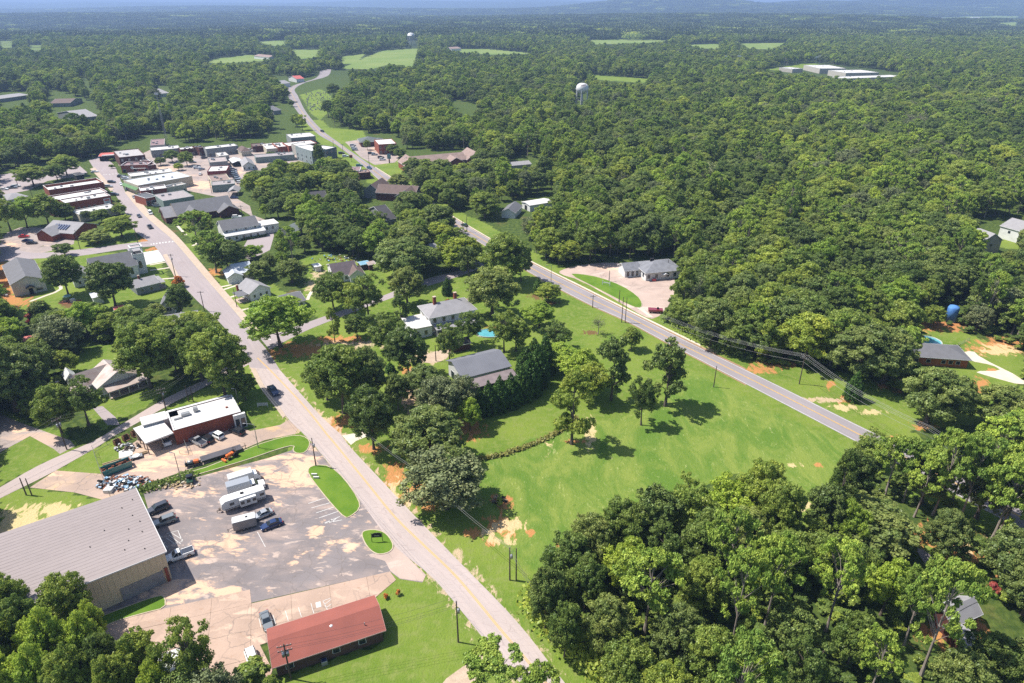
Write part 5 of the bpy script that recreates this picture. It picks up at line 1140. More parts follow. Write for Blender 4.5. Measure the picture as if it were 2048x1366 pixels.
def lobes_to_leaves(C, R, per, size, squash=.8, under=-.35, jit=.18, nj=.5, up=None, asp=1.0, sub=1.0):
    Vs = []; Ts = []; tint = []; base = 0
    for c, r in zip(C, R):
        n = max(12, int(per * (r / np.mean(R))**2)); d = unit(rng.normal(size=(int(n*1.5), 3))); d = d[d[:, 2] > under - rng.uniform(0, .4)][:n]; n = len(d)
        bump = 1 + .22 * np.sin(d[:, 0] * 5 + c[0]) * np.sin(d[:, 1] * 5 + c[1] * 2) * np.cos(d[:, 2] * 4)
        rad = r * bump[:, None] * (1 + rng.normal(size=(n, 1)) * jit); rad *= np.where(rng.random((n, 1)) < .22, rng.uniform(.3, .8, (n, 1)), 1)
        ns = max(5, int(14 * sub)); sdir = unit(rng.normal(size=(ns, 3)) + [0, 0, .25]); wch = np.argmax(d @ sdir.T + rng.normal(size=(n, ns)) * .10, axis=1)
        sc_ = sdir[wch] * r * rng.uniform(.72, 1.0, ns)[wch][:, None]; q_ = unit(rng.normal(size=(n, 3)) + sdir[wch] * .55) * (r * .38 * rng.uniform(.5, 1.0, n)[:, None])
        p = c + (sc_ * .80 + q_ + (rad - r) * d * .35) * [1, 1, squash]; nr = unit(q_ / (r * .38) + d * .35 + rng.normal(size=(n, 3)) * nj)
        V, T = cards(p, nr, size * rng.uniform(.6, 1.3, n), asp, up)
        Vs.append(V); Ts.append(T + base); base += len(V)
        lt = rng.uniform(.2, .8); tint.append(np.repeat(np.clip(lt + rng.normal(size=n) * .22, 0, 1), 4))
    return np.concatenate(Vs), np.concatenate(Ts), np.concatenate(tint)
def leaf_mesh(name, V, T, tint, mat):
    me = quick_mesh(name, V, T, 3); attach(me, 'tint', tint); me.materials.append(mat); return me
H0 = 16.0; W0 = 11.0                                # reference tree: scaled to each place
def crown_lobes(kind, s):
    r = np.random.default_rng(s)
    if kind in ('broad', 'oak', 'airy'):
        n = {'broad': 34, 'oak': 40, 'airy': 24}[kind]; C = []; R = []
        cz, rz_ = (.55, .43) if kind != 'oak' else (.53, .43)
        ga = pi * (3 - 5**.5)
        for i in range(n):
            zf = 1 - 1.62 * (i + .5) / n; a = ga * i + r.uniform(-.5, .5); q = max(.05, 1 - zf*zf)**.5
            k = r.uniform(.62, .92) if kind != 'airy' else r.uniform(.45, 1.02)
            C.append([cos(a)*q*W0/2*k*r.uniform(.85, 1.1), sin(a)*q*W0/2*k*r.uniform(.85, 1.1), H0*(cz + zf*rz_*k*1.03)])
            R.append(W0 * (r.uniform(.12, .21) if kind != 'airy' else r.uniform(.085, .15)))
        for i in range(5): C.append([r.uniform(-.2, .2)*W0, r.uniform(-.2, .2)*W0, H0*r.uniform(.45, .75)]); R.append(W0*.2)
        return np.array(C), np.array(R)
    if kind == 'tall':
        C = []; R = []
        for i in range(30):
            z = r.uniform(.22, .97); a = r.uniform(0, 2*pi); w = W0*.5*min(1, (1.06-z)*2.3)*min(1, z*2.2)*r.uniform(.3, .95)
            C.append([cos(a)*w, sin(a)*w, H0*z]); R.append(W0*r.uniform(.10, .17))
        return np.array(C), np.array(R)
    if kind == 'pine':
        C = []; R = []
        for i in range(44):
            zf = r.uniform(-.75, 1); a = r.uniform(0, 2*pi); q = max(0, 1 - zf*zf)**.5 * r.uniform(.55, 1.0)
            C.append([cos(a)*q*W0/2, sin(a)*q*W0/2, H0*(.74 + zf*.235)]); R.append(W0*r.uniform(.07, .115))
        for i in range(9):
            a = r.uniform(0, 2*pi); q = r.uniform(0, .3); C.append([cos(a)*q*W0/2, sin(a)*q*W0/2, H0*r.uniform(.86, .97)]); R.append(W0*.1)
        for i in range(6):
            z = r.uniform(.38, .52); a = r.uniform(0, 2*pi); C.append([cos(a)*W0*.3, sin(a)*W0*.3, H0*z]); R.append(W0*.06)
        return np.array(C), np.array(R)
    if kind == 'cypress':
        C = []; R = []
        for i in range(40):
            z = (i + .5) / 40; w = W0*.42*min(1, (1.02-z)*1.5)**.8; a = i * 2.4
            C.append([cos(a)*w*.62, sin(a)*w*.62, H0*(.04 + z*.9)]); R.append(max(.5, w*.5))
        return np.array(C), np.array(R)
    if kind == 'bush':
        C = []; R = []
        for i in range(14):
            a = r.uniform(0, 2*pi); q = r.uniform(0, .8); C.append([cos(a)*q*W0/2*.8, sin(a)*q*W0/2*.8, H0*r.uniform(.25, .7)*(1-.35*q)]); R.append(W0*r.uniform(.14, .22))
        return np.array(C), np.array(R)
def trunk_mesh(name, kind, C, s, mat):
    r = random.Random(s); mb = MB(); th = {'pine': .92, 'tall': .9, 'cypress': .85, 'bush': .3}.get(kind, .62) * H0
    bx, by = r.uniform(-.5, .5), r.uniform(-.5, .5); tr = {'pine': .30, 'oak': .5, 'bush': .12}.get(kind, .34)
    pts = [Vector((bx*sin(t*3.1)*.6, by*sin(t*2.4)*.6, th*t)) for t in (0, .15, .35, .55, .78, 1)]
    for i in range(5): mb.tube(pts[i], pts[i+1], tr*(1.35 if i == 0 else 1-.16*i), tr*(1-.16*(i+1)), 7, caps=False)
    nb = {'pine': 26, 'bush': 5, 'cypress': 0}.get(kind, 18)
    for c in list(C)[::max(1, len(C)//max(nb, 1))][:nb]:
        c = Vector(c); hz = c.z - (c.xy.length * (.55 if kind != 'pine' else .25)) - .4; hz = min(max(hz - (1.2 + .35*c.xy.length if kind == 'pine' else 0), .22*H0), th*(.98 if kind != 'pine' else .90))
        k = hz/th; i = min(4, max(0, [j for j in range(5) if pts[j].z <= hz][-1])); t = (hz-pts[i].z)/(pts[i+1].z-pts[i].z); p = pts[i].lerp(pts[i+1], t); bk = .62 if kind == 'pine' else 1
        m = p.lerp(c, .5) + Vector((r.uniform(-.4, .4), r.uniform(-.4, .4), r.uniform(0, .5))); mb.tube(p, m, tr*.38*bk, tr*.24*bk, 5, False); mb.tube(m, c, tr*.24*bk, tr*.07, 4, False)
    me = bpy.data.meshes.new(name); me.from_pydata(mb.v, [], mb.f); me.materials.append(mat); return me
VAR = {}
def make_variant(key, kind, seed, mat, per, size, bark=BARK, **kw):
    C, R = crown_lobes(kind, seed)
    V, T, t = lobes_to_leaves(C, R, per, size, **kw)
    cm = leaf_mesh('crown', V, T, t, mat); tm = trunk_mesh('trunk', kind, C, seed, bark)
    VAR[key] = (cm, tm)
for i in range(4): make_variant(f'broad{i}', 'broad', 10+i, LM['broad'], 640, .19, under=-.5, nj=.6)
for i in range(2): make_variant(f'oak{i}', 'oak', 20+i, LM['oak'], 640, .185, under=-.5)
for i in range(2): make_variant(f'airy{i}', 'airy', 30+i, LM['broad'], 480, .17, jit=.3, under=-.9)
for i in range(2): make_variant(f'tall{i}', 'tall', 40+i, LM['dark'], 480, .18, jit=.25, under=-.7)
make_variant('tallgreen', 'tall', 44, LM['broad'], 480, .18, jit=.25, under=-.7)
make_variant('tallorange', 'tall', 45, LM['orange'], 330, .21, jit=.3, under=-.7)
for i in range(3): make_variant(f'pine{i}', 'pine', 50+i, LM['pine'], 260, .115, bark=BARK_PALE, asp=2.2, up=np.array([0, 0, .9]), squash=.62, under=-.5, nj=.8)
make_variant('cypress', 'cypress', 60, LM['cypress'], 260, .22, squash=1.5, jit=.12, asp=1.5, up=np.array([0, 0, 1.2]), under=-1.5)
make_variant('bright', 'broad', 70, LM['bright'], 640, .185, under=-.5); make_variant('dark', 'broad', 71, LM['dark'], 640, .185, under=-.5); make_variant('greyoak', 'oak', 72, LM['grey'], 400, .19, under=-.8, jit=.25)
make_variant('bush', 'bush', 80, LM['broad'], 420, .42, under=-.3); make_variant('redbush', 'bush', 81, LM['red'], 260, .5); make_variant('orangebush', 'bush', 82, LM['orange'], 260, .5)
make_variant('bare', 'airy', 90, LM['grey'], 40, .2, bark=BARK_PALE, jit=.5, under=-1)
NAMES = {'broad': ('broadleaf_tree', 'tree'), 'oak': ('oak_tree', 'tree'), 'airy': ('pecan_tree', 'tree'), 'tall': ('sweetgum_tree', 'tree'), 'pine': ('pine_tree', 'pine tree'), 'cypress': ('cypress_tree', 'conifer'),
         'bright': ('broadleaf_tree', 'tree'), 'dark': ('broadleaf_tree', 'tree'), 'greyoak': ('oak_tree', 'tree'), 'bush': ('shrub', 'shrub'), 'redbush': ('shrub', 'shrub'), 'orangebush': ('shrub', 'shrub'), 'bare': ('bare_tree', 'tree'), 'tallgreen': ('sweetgum_tree', 'tree'), 'tallorange': ('sweetgum_tree', 'tree')}
LAST = [None]
TREES = []                                           # x, y, h, w of everything planted
rt = random.Random(5)
def plant(key, x, y, h, w, label, group=None, lean=0.0, rz=None):
    base = key.rstrip('0123456789'); nm, cat = NAMES[base]
    root = thing(nm, label, cat, (x, y, 0), 0, group)
    cm, tm = VAR[key]
    hh = h / H0 * (1.0 if base not in ('bush', 'redbush', 'orangebush') else 1.25); ww = w / W0
    root.rotation_euler = (0, lean, rt.uniform(0, 2*pi) if rz is None else rz); root.scale = (ww, ww, hh)
    link('crown', cm, root); link('trunk', tm, root)
    TREES.append((x, y, h, w)); LAST[0] = root; return root
def pick(kind):
    n = {'broad': 4, 'oak': 2, 'airy': 2, 'tall': 2, 'pine': 3}.get(kind, 0)
    return f'{kind}{rt.randrange(n)}' if n else kind
# surveyed single trees: kind, foot u, foot v, top v, width in photo pixels, label
T1 = [
 ('tallgreen',1143,888,745,92,'tall slender tree standing alone at the edge of the ditch, crown tinged orange'),
 ('airy',1282,850,745,56,'ragged slim tree between the two tall trees of the open field'), ('tall',1330,812,676,76,'tallest dark tree right of the field group, ivy on its trunk'), ('tall',1222,800,668,66,'tall narrow tree left of the slim ragged one'),
 ('broad',1262,700,654,36,'small round tree by the highway above the field group'), ('bare',1196,668,632,34,'small leafless grey tree on the lawn'), ('broad',1182,806,722,62,'half hidden tree behind the orange tinged one, left side'), ('bright',1160,780,700,70,'yellowish green tree at the head of the field group'),
 ('bright',1118,740,690,76,'yellow green tree beside the cypress row'), ('airy',1112,700,642,64,'light green tree on the lawn above the cypress row'), ('bright',1078,655,605,58,'yellow tinged round tree on the long lawn'), ('broad',1097,604,566,44,'small maple in a mulch bed near the highway'), ('cypress',1076,588,554,24,'small dark conifer in the mulch bed near the highway'),
 ('oak',985,632,530,92,'great round oak in the middle of the lawn'), ('broad',1012,566,466,84,'big tree with reddish tinge beside the highway bend of the lawn'), ('dark',1042,562,490,46,'dark tree leaning to the highway on the upper lawn'), ('tall',938,556,488,42,'slim dark tree left of the great oak'),
 ('airy',1008,704,616,62,'tall airy tree just left of the pool'), ('airy',938,692,618,58,'airy pecan in front of the white house'), ('broad',1032,702,634,56,'tree between the pool and the cypress row'), ('airy',900,730,642,58,'airy pecan at the left end of the barn'),
 ('airy',712,640,562,64,'left tree of the airy pair by the lane'), ('airy',738,640,542,72,'right tree of the airy pair by the lane'), ('broad',668,620,545,66,'tree by the lane below the dark shingle house'), ('tallgreen',803,656,592,44,'slender tree left of the white flat roofed wing'), ('oak',810,560,473,108,'massive live oak above the lane'),
 ('oak',816,612,532,62,'dark oak at the lane below the live oak'), ('cypress',895,590,553,24,'little conical tree on the upper lawn'), ('airy',772,700,622,74,'feathery tree left of the white house'), ('broad',715,676,630,42,'small round tree below the airy pair'), ('tallgreen',670,684,616,32,'narrow tree by the lane corner'), ('orangebush',895,612,594,14,'tiny reddish tree by the chimney'),
 ('bright',562,694,590,112,'large bright tree at the street corner, over the long grey roof'), ('oak',520,560,520,44,'round tree right of the porch house'), ('pine',433,546,461,66,'tall pine with bare trunk on the main street'), ('pine',398,494,424,72,'spreading pine in front of the brown brick centre'), ('dark',458,545,478,64,'dark tree behind the street pines, left of the porch house'),
 ('dark',476,528,488,46,'dark tree shading the back car park'), ('bright',505,518,490,42,'rusty crepe myrtle beside the back car park'), ('orangebush',358,574,545,26,'small tree with orange leaves on the main street'), ('broad',366,634,568,44,'dense round tree at the kerb below the white cottage'),
 ('broad',138,592,507,64,'tall tree between the hall and the white church'), ('dark',130,512,486,34,'dark round tree above the church lawn'), ('dark',232,614,520,84,'dark tree in front of the white church'), ('oak',196,486,458,52,'low spreading tree before the brick church office'), ('broad',245,474,430,58,'tree at the corner of the cross street'), ('dark',88,645,600,38,'dark conical tree below the hall'), ('redbush',66,648,625,28,'reddish shrub below the hall'),
 ('oak',34,822,684,104,'great spreading oak at the left edge'), ('dark',74,795,690,76,'dark tree behind the great left oak'), ('broad',137,748,702,44,'small tree left of the farmhouse lawn'), ('broad',124,866,772,68,'bushy tree where the drive meets the side road'), ('airy',178,850,752,80,'tree covering the front of the farmhouse'),
 ('broad',302,776,645,98,'tall dense tree right of the farmhouse'), ('broad',405,762,645,80,'tall tree left at the street corner behind the brick office'), ('broad',452,795,655,98,'big tree over the end of the brick office'), ('airy',432,712,622,62,'airy tree at the kerb above the brick office'), ('broad',492,800,745,46,'low tree at the corner lawn of the brick office'), ('dark',360,716,650,60,'dark tree between farmhouse and street'),
 ('broad',688,826,682,112,'big tree beside the road opposite the brick office'), ('oak',738,806,690,72,'right hand tree of the roadside clump'), ('broad',655,800,706,66,'left hand tree of the roadside clump'), ('broad',748,898,776,84,'roadside tree above the short gravel drive'), ('dark',797,820,746,50,'dark tree above the hidden bare patch'), ('broad',818,752,656,74,'single tree left of the barn'), ('broad',772,700,655,46,'small tree on the house lawn'),
 ('oak',860,925,818,126,'large oak at the left end of the ditch'), ('greyoak',892,1014,905,152,'huge grey twigged oak overhanging the road verge'), ('oak',905,1000,890,90,'dark half of the huge roadside oak'), ('greyoak',880,852,752,88,'pale twiggy tree left of the cypress row'), ('oak',852,805,728,72,'round topped tree left of the barn'), ('greyoak',925,840,748,64,'tree at the left end of the cypress row'), ('bright',940,860,795,44,'light green young tree at the ditch head'),
 ('cypress',781,744,724,24,'small cypress on the house lawn'),
 ('oak',1716,762,650,122,'very broad tree with white twigs before the brick ranch house'), ('oak',1765,765,655,92,'right half of the broad tree before the brick house'), ('pine',1798,750,655,64,'pine with bare trunk before the brick house'), ('cypress',1704,800,740,40,'small dark tree on the far verge of the highway'), ('oak',1852,846,735,108,'rounded oak on the lawn below the brick house'), ('oak',1905,840,750,60,'small oak right of the rounded oak'),
 ('oak',1985,855,770,90,'spreading oak at the right beside the drive'), ('oak',2035,870,790,80,'oak cut by the right edge above the pines'), ('broad',1860,654,611,40,'young round tree on the red clay bank'), ('bush',1812,664,648,26,'low bush on the clay bank'), ('bush',1828,664,648,24,'second low bush on the clay bank'),
 ('pine',1828,1034,915,74,'pine standing behind the mounded thicket'), ('pine',1865,1030,864,86,'tall pine left of the leaning one'), ('pine',1917,1044,872,92,'leaning tall pine beside the highway'), ('pine',1982,1083,922,108,'pair topping pine in the lower right'), ('pine',1992,1076,925,90,'back trunk of the pine pair in the lower right'), ('pine',2034,920,826,80,'tall pine at the right edge by the wires'),
 ('oak',1877,1124,1020,78,'round tree on the red clay bank in the lower right'), ('oak',2012,1176,1062,108,'dense tree against the right edge, lower half'), ('oak',2045,1230,1120,90,'tree cut by the right edge in the lower right'), ('pine',1770,990,872,82,'pine rising in front of the highway just past the field corner'),('pine',1805,1004,882,80,'second pine before the highway past the field corner'),('oak',1842,1006,905,76,'round oak between the pines and the highway'),('pine',1898,1018,872,86,'pine just right of the leaning pine, before the highway'),('oak',1952,1036,915,84,'oak hiding the highway near the right edge'),('pine',2016,1030,893,84,'pine hiding the highway by the right edge'),('airy',1738,932,864,76,'open tree standing at the roadside, lower right'), ('oak',1735,1096,1010,150,'great mounded thicket tree in the lower right woods'), ('bush',1950,1100,1075,56,'low shrub mound on the clay bank'), ('redbush',1978,1190,1165,40,'maroon shrub beside the woodland house'),
 ('pine',1527,1260,1076,96,'tall dark trunked pine in the bottom wood, left of three'), ('pine',1652,1262,1090,104,'tall pine in the middle of the bottom wood'), ('pine',1806,1296,1120,86,'straight pine left of the leaning giant'), ('pine',1840,1356,1134,128,'giant pine leaning right in the bottom right'), ('pine',1733,1400,1262,84,'lower pine at the bottom edge'), ('pine',1289,1266,1106,132,'big bright round pine above the road bend of the bottom wood'), ('pine',1462,1300,1108,100,'dull pine right of the bright one'),
 ('pine',995,1424,1308,140,'pine cut by the bottom edge beside the road'), ('pine',1075,1470,1340,90,'second pine cut by the bottom edge'),
 ('broad',38,1270,1150,76,'tree at the left end of the warehouse wall'), ('broad',152,1262,1150,82,'tree overlapping the warehouse roof'), ('broad',300,1400,1270,92,'tree below the green strip at the bottom left'), ('airy',402,1398,1234,104,'thin crowned tree left of the red roof'), ('bush',500,1382,1330,96,'bushy tree at the corner of the red roof'), ('bush',545,1400,1352,50,'small bush below the red roof corner'),
 ('bush',1000,1010,995,22,'tiny dark bush beside the burnt patch'), ('orangebush',772,1196,1184,13,'left yellow shrub on the lawn beyond the red roof'), ('orangebush',797,1190,1176,12,'right yellow shrub on the lawn beyond the red roof'), ('broad',68,372,330,56,'round tree beside the bank car park'), ('broad',135,352,308,50,'bright tree at the upper end of the brick shops'), ('broad',116,362,326,34,'smaller tree left of the bright tree by the shops'),
 ('bush',225,323,317,12,'upper clipped street tree'), ('bush',224,337,328,14,'lower clipped street tree'), ('bush',237,407,398,12,'small street tree by the white roofed shop'), ('broad',240,430,408,26,'small tree below the clipped street tree'), ('bush',276,391,385,9,'round planter tree beside the glass front'), ('airy',22,462,392,50,'left tree of the four below the bank car park'),('bright',55,456,395,50,'second tree from the left below the bank car park'),('broad',98,450,388,54,'third tree below the bank car park, beside the brick row'),('broad',132,441,405,36,'small tree at the back of the brick row'),
 ('dark',176,441,420,20,'small dark tree in front of the white roofed shop'),('broad',205,446,418,32,'tree between the white roofed shop and the brick church office'),('broad',345,324,300,28,'left shade tree in the square'),('broad',375,332,303,28,'right shade tree in the square'),('dark',322,331,314,22,'dark small tree left in the square'),('broad',358,341,326,18,'lowest small tree in the square'),
 ('dark',541,314,303,18,'small tree before the brick gabled shop'),('oak',798,380,346,38,'tree standing over the highway near the brown school'),('oak',827,356,314,38,'round tree in front of the brick church complex'),('dark',786,309,288,26,'dark tree beside the two storey brick block'),('broad',800,315,296,24,'tree right of the two storey brick block'),
 ('dark',657,234,198,24,'tree left beside the graveyard'),('dark',690,236,194,34,'large dark tree right of the graveyard'),('dark',668,197,165,26,'dark tree above the graveyard'),('dark',715,235,190,34,'dark tree farther right of the graveyard'),('broad',745,262,240,22,'small tree above the hip roofed office'),('broad',850,345,318,36,'tree covering the front of the brick church complex'),('oak',882,350,316,40,'broad tree before the right wing of the church complex'),
 ('broad',735,300,280,14,'small tree in the car park island'),('dark',640,332,286,20,'slim tree against the grey three storey block'),('broad',600,352,322,40,'leafy tree at the square end of the grove'),('broad',655,352,315,44,'leafy tree below the old gabled brown house'),
 ('bright',620,445,378,22,'slender yellow green tree above the square lane'),
 ]
EDGE = [(1130,1190,1075,90),(1180,1145,1030,88),(1240,1120,1002,92),(1300,1095,972,92),(1370,1085,955,96),(1440,1075,955,92),(1510,1065,925,90),(1545,1110,962,80),(1480,1130,1015,90),(1405,1150,1025,96),(1090,1262,1135,72),(1330,1165,1045,90),
        (1250,1190,1080,88),(1168,1235,1112,80),(1128,1318,1212,64),(1212,1305,1192,90),(1248,1400,1290,100),(1640,1085,965,78),(1612,1125,1032,66),(1685,1105,1002,70),(1560,1170,1060,84),(1395,1235,1120,90),
        (1350,1330,1215,100),(1420,1380,1265,100),(1560,1330,1215,95),(1600,1400,1275,100),(1500,1420,1310,100),(1320,1440,1330,100),(1690,1340,1235,80),(1900,1420,1300,100),(1960,1380,1270,95),(2030,1400,1280,95),(1700,1190,1085,86),(1760,1230,1120,80)]
EDGE_TOP = [(1660,1062,903,60,'tallgreen','slender tree at the right side of the grass tongue'),(1694,1022,898,68,'dark','dark tree just right of the slender one by the grass tongue')]
for u, vb, vt, wp, k, lb in EDGE_TOP: T1.append((k, u, vb, vt, wp, lb))
LANDED = 0
for k, u, vb, vt, wp, lb in T1:
    b = P(u, vb); h = height_at(u, vb, vt); w = wp / ppm(u, (vb*.4+vt*.6)) * (1 - (h*.6)/CAM_H*.9) * (1.07 if k not in ('pine', 'cypress', 'bush', 'tall') else (1.30 if k == 'tall' else 1.04))
    lean = 0.0
    if 'leaning giant' in lb or 'giant pine' in lb: lean = .0
    plant(pick(k) if k not in VAR else k, b.x, b.y, h, w, lb, 'single trees' if False else None, 0)
for i, (u, v, t, w) in enumerate([(978,826,758,38),(1000,820,748,40),(1022,812,742,40),(1043,802,728,44),(1060,790,705,44),(1076,772,684,46),(1090,750,664,42),(960,832,772,34),(1052,752,690,44),(1068,735,672,40)]):
    b = P(u, v); h = height_at(u, v, t)
    plant('cypress', b.x, b.y, h, w / ppm(u, t) * 1.05, 'cypress', 'cypress row below the barn')
for i, (u, v, t, w) in enumerate([(-10,1290,1160,90),(75,1330,1190,90),(120,1350,1215,95),(25,1370,1225,90),(190,1345,1225,85),(230,1385,1262,80),(100,1420,1290,95),(170,1430,1300,95),(20,1440,1300,95),(255,1440,1310,80),(330,1450,1330,80),(-30,1400,1260,90),(200,1300,1205,60)]):
    b = P(u, v); h = height_at(u, v, t); plant(pick('broad' if i % 2 else 'bright'), b.x, b.y, min(h, 16), w / ppm(u, t) * .8, 'bright green tree in the grove at the bottom left corner', 'bright grove in the bottom left corner')
for i, (u, v, t, w) in enumerate(EDGE):
    b = P(u, v); h = height_at(u, v, t); plant(pick(['broad', 'oak', 'broad', 'dark', 'airy', 'bright', 'broad'][i % 7]), b.x, b.y, h, w / ppm(u, t) * .92, 'leafy tree in the bottom wood', 'leafy trees of the bottom wood')
# the woods: everything that is not open ground in the photograph
def in_any(U, V, polys):
    r = np.zeros(U.shape, bool)
    for p in polys: r |= in_poly(U, V, p)
    return r
rg = np.random.default_rng(11)
def candidates(y0, y1, sp):
    ys_ = np.arange(y0, y1, sp); out = []
    for y in ys_:
        hw_ = y * .80 + 55; xs_ = np.arange(-hw_, hw_, sp)
        out.append(np.stack([xs_ + rg.uniform(-.46, .46, len(xs_)) * sp, np.full(len(xs_), y) + rg.uniform(-.46, .46, len(xs_)) * sp], -1))
    return np.concatenate(out)
cand = np.concatenate([candidates(72, 200, 7.2), candidates(200, 330, 6.6), candidates(330, 700, 7.8), candidates(700, 1300, 9.0), candidates(1300, 2300, 10.5)])
X, Y = cand[:, 0], cand[:, 1]; n = len(X)
big = rg.random(n)
Hh = 8.5 + 9.5 * big + rg.normal(size=n) * 1.6
Ww = Hh * rg.uniform(.62, .95, n)
U0, V0 = nproj(X, Y, np.zeros(n))
right = (U0 > 1050) | (V0 < 330)
town = (V0 > 330) & (U0 < 1000)
Hh[town] *= .88
seen = (U0 > -60) & (U0 < 2110) & (V0 < 1500)
bad = np.zeros(n, bool)
for zf, wf in ((.42, 0), (.7, 0), (.15, 0), (0, 0), (0, .35), (0, -.35), (.3, .28), (.3, -.28), (.55, .30), (.55, -.30), (.55, 0), (.8, .2), (.8, -.2), (.93, 0)):
    U, V = nproj(X + Ww * wf, Y, Hh * zf); bad |= in_any(U, V, MASK)
# no wood on road corridors or inside buildings
def near_line(pts, d):
    r = np.zeros(n, bool)
    for p in pts[::2]: r |= (X - p[0])**2 + (Y - p[1])**2 < d*d
    return r
bad |= near_line(list((HA + HB) / 2), 7.0) | near_line(list((RA + RB) / 2), 8.0)
for hx, hy, rz, L, D in HOUSES:
    dx, dy = X - hx, Y - hy; lx = dx*cos(rz) + dy*sin(rz); ly = -dx*sin(rz) + dy*cos(rz)
    bad |= (lx > -3) & (lx < L + 3) & (ly > -3.5) & (ly < D + 3)
for tx, ty, th, tw in TREES:
    bad |= (X - tx)**2 + (Y - ty)**2 < (tw * .42 + 2.2)**2
# thin gaps in the far wood, and a few glades
keep = ~bad & (rg.random(n) > .07)
X, Y, Hh, Ww, U0, V0, town = X[keep], Y[keep], Hh[keep], Ww[keep], U0[keep], V0[keep], town[keep]; n = len(X)
kr = rg.random(n)
pn = 0.5 + 0.5 * np.sin(X / 70 + 1.7 * np.sin(Y / 90)) * np.sin(Y / 60 + X / 140)
KEYS = ['broad0', 'broad1', 'broad2', 'broad3', 'oak0', 'oak1', 'airy0', 'bright', 'dark', 'tallgreen', 'pine0', 'pine1', 'pine2', 'greyoak', 'bare']
kind = np.zeros(n, int)
lowr = (U0 > 1000) & (V0 > 900)
for i in range(n):
    p_pine = .12 + .38 * max(0, pn[i] - .35) + (.10 if lowr[i] else 0) - (.1 if town[i] else 0)
    if rg.random() < .055: kind[i] = 13 + int(rg.random() * 1.25)
    elif kr[i] < p_pine: kind[i] = 10 + int(kr[i] / p_pine * 2.999)
    else:
        q = (kr[i] - p_pine) / (1 - p_pine)
        kind[i] = [0, 1, 2, 3, 0, 1, 2, 3, 4, 5, 4, 6, 7, 8, 8, 9][int(q * 15.99)]
pk = (kind >= 10) & (kind < 13); Hh[pk] *= 1.18; Ww[pk] *= .78; Hh[kind == 9] *= 1.15; Ww[kind == 9] *= .8
size = Hh / (Y * CP + CAM_H * SP)
vis = (U0 > -40) & (U0 < 2090) & (V0 < 1480)
order = np.argsort(-np.where(vis, size, 0))
room = 300 - len([t for t in TREES]) + 20
AUTO = []
indiv = set(order[:max(60, room)].tolist())
def where_words(u, v):
    if v > 1180: return 'in the wood along the bottom edge' if u > 1000 else 'in the grove at the bottom left'
    if u > 1650: return 'among the trees at the lower right edge' if v > 850 else 'in the wood behind the brick ranch house'
    if u > 1000: return 'in the dense stand below the open field' if v > 860 else 'in the wood right of the highway'
    if u > 560: return 'in the garden trees between the roads'
    return 'in the thicket below the white church' if v < 760 else 'beside the side road at the left'
kw = {10: 'tall tufted pine', 11: 'tall tufted pine', 12: 'tall tufted pine', 4: 'round crowned oak', 5: 'round crowned oak', 6: 'open crowned tree', 7: 'bright yellow green tree', 8: 'dark green tree', 9: 'narrow tall tree', 13: 'grey twigged tree', 14: 'nearly bare tree', 15: 'rusty leaved tree'}
for i in indiv:
    wwd = where_words(U0[i], V0[i]); kwd = kw.get(kind[i], 'broad leafy tree')
    plant(KEYS[kind[i]], X[i], Y[i], Hh[i], Ww[i], f'{kwd} {wwd}', f'{kwd}s {wwd}'); AUTO.append((LAST[0], kwd))
rest = np.array([i for i in range(n) if i not in indiv])
print('wood trees', n, 'rest', len(rest), 'planted', len(TREES))
# remaining wood: one mass, scattered by geometry nodes from unlinked source trees
def source(key):
    cm, tm = VAR[key]; a = bmesh.new(); a.from_mesh(cm)
    me = cm.copy(); me.name = 'woodland_tree'
    cv = np.zeros(len(cm.vertices)*3, np.float32); cm.vertices.foreach_get('co', cv); cv = cv.reshape(-1, 3)
    tv = np.zeros(len(tm.vertices)*3, np.float32); tm.vertices.foreach_get('co', tv); tv = tv.reshape(-1, 3)
    tm.calc_loop_triangles(); tt = np.zeros(len(tm.loop_triangles)*3, np.int32); tm.loop_triangles.foreach_get('vertices', tt)
    ct = np.zeros(len(cm.loops), np.int32); cm.loops.foreach_get('vertex_index', ct)
    V = np.concatenate([cv, tv]); T = np.concatenate([ct.reshape(-1, 3), tt.reshape(-1, 3) + len(cv)])
    m = quick_mesh('woodland_tree', V, T, 3); tin = np.zeros(len(cv), np.float32); cm.attributes['tint'].data.foreach_get('value', tin)
    attach(m, 'tint', np.concatenate([tin, np.zeros(len(tv), np.float32)]))
    m.materials.append(cm.materials[0]); m.materials.append(tm.materials[0])
    mi = np.zeros(len(T), np.int32); mi[len(ct)//3:] = 1; m.polygons.foreach_set('material_index', mi); a.free(); me and bpy.data.meshes.remove(me)
    return bpy.data.objects.new('woodland_tree', m)
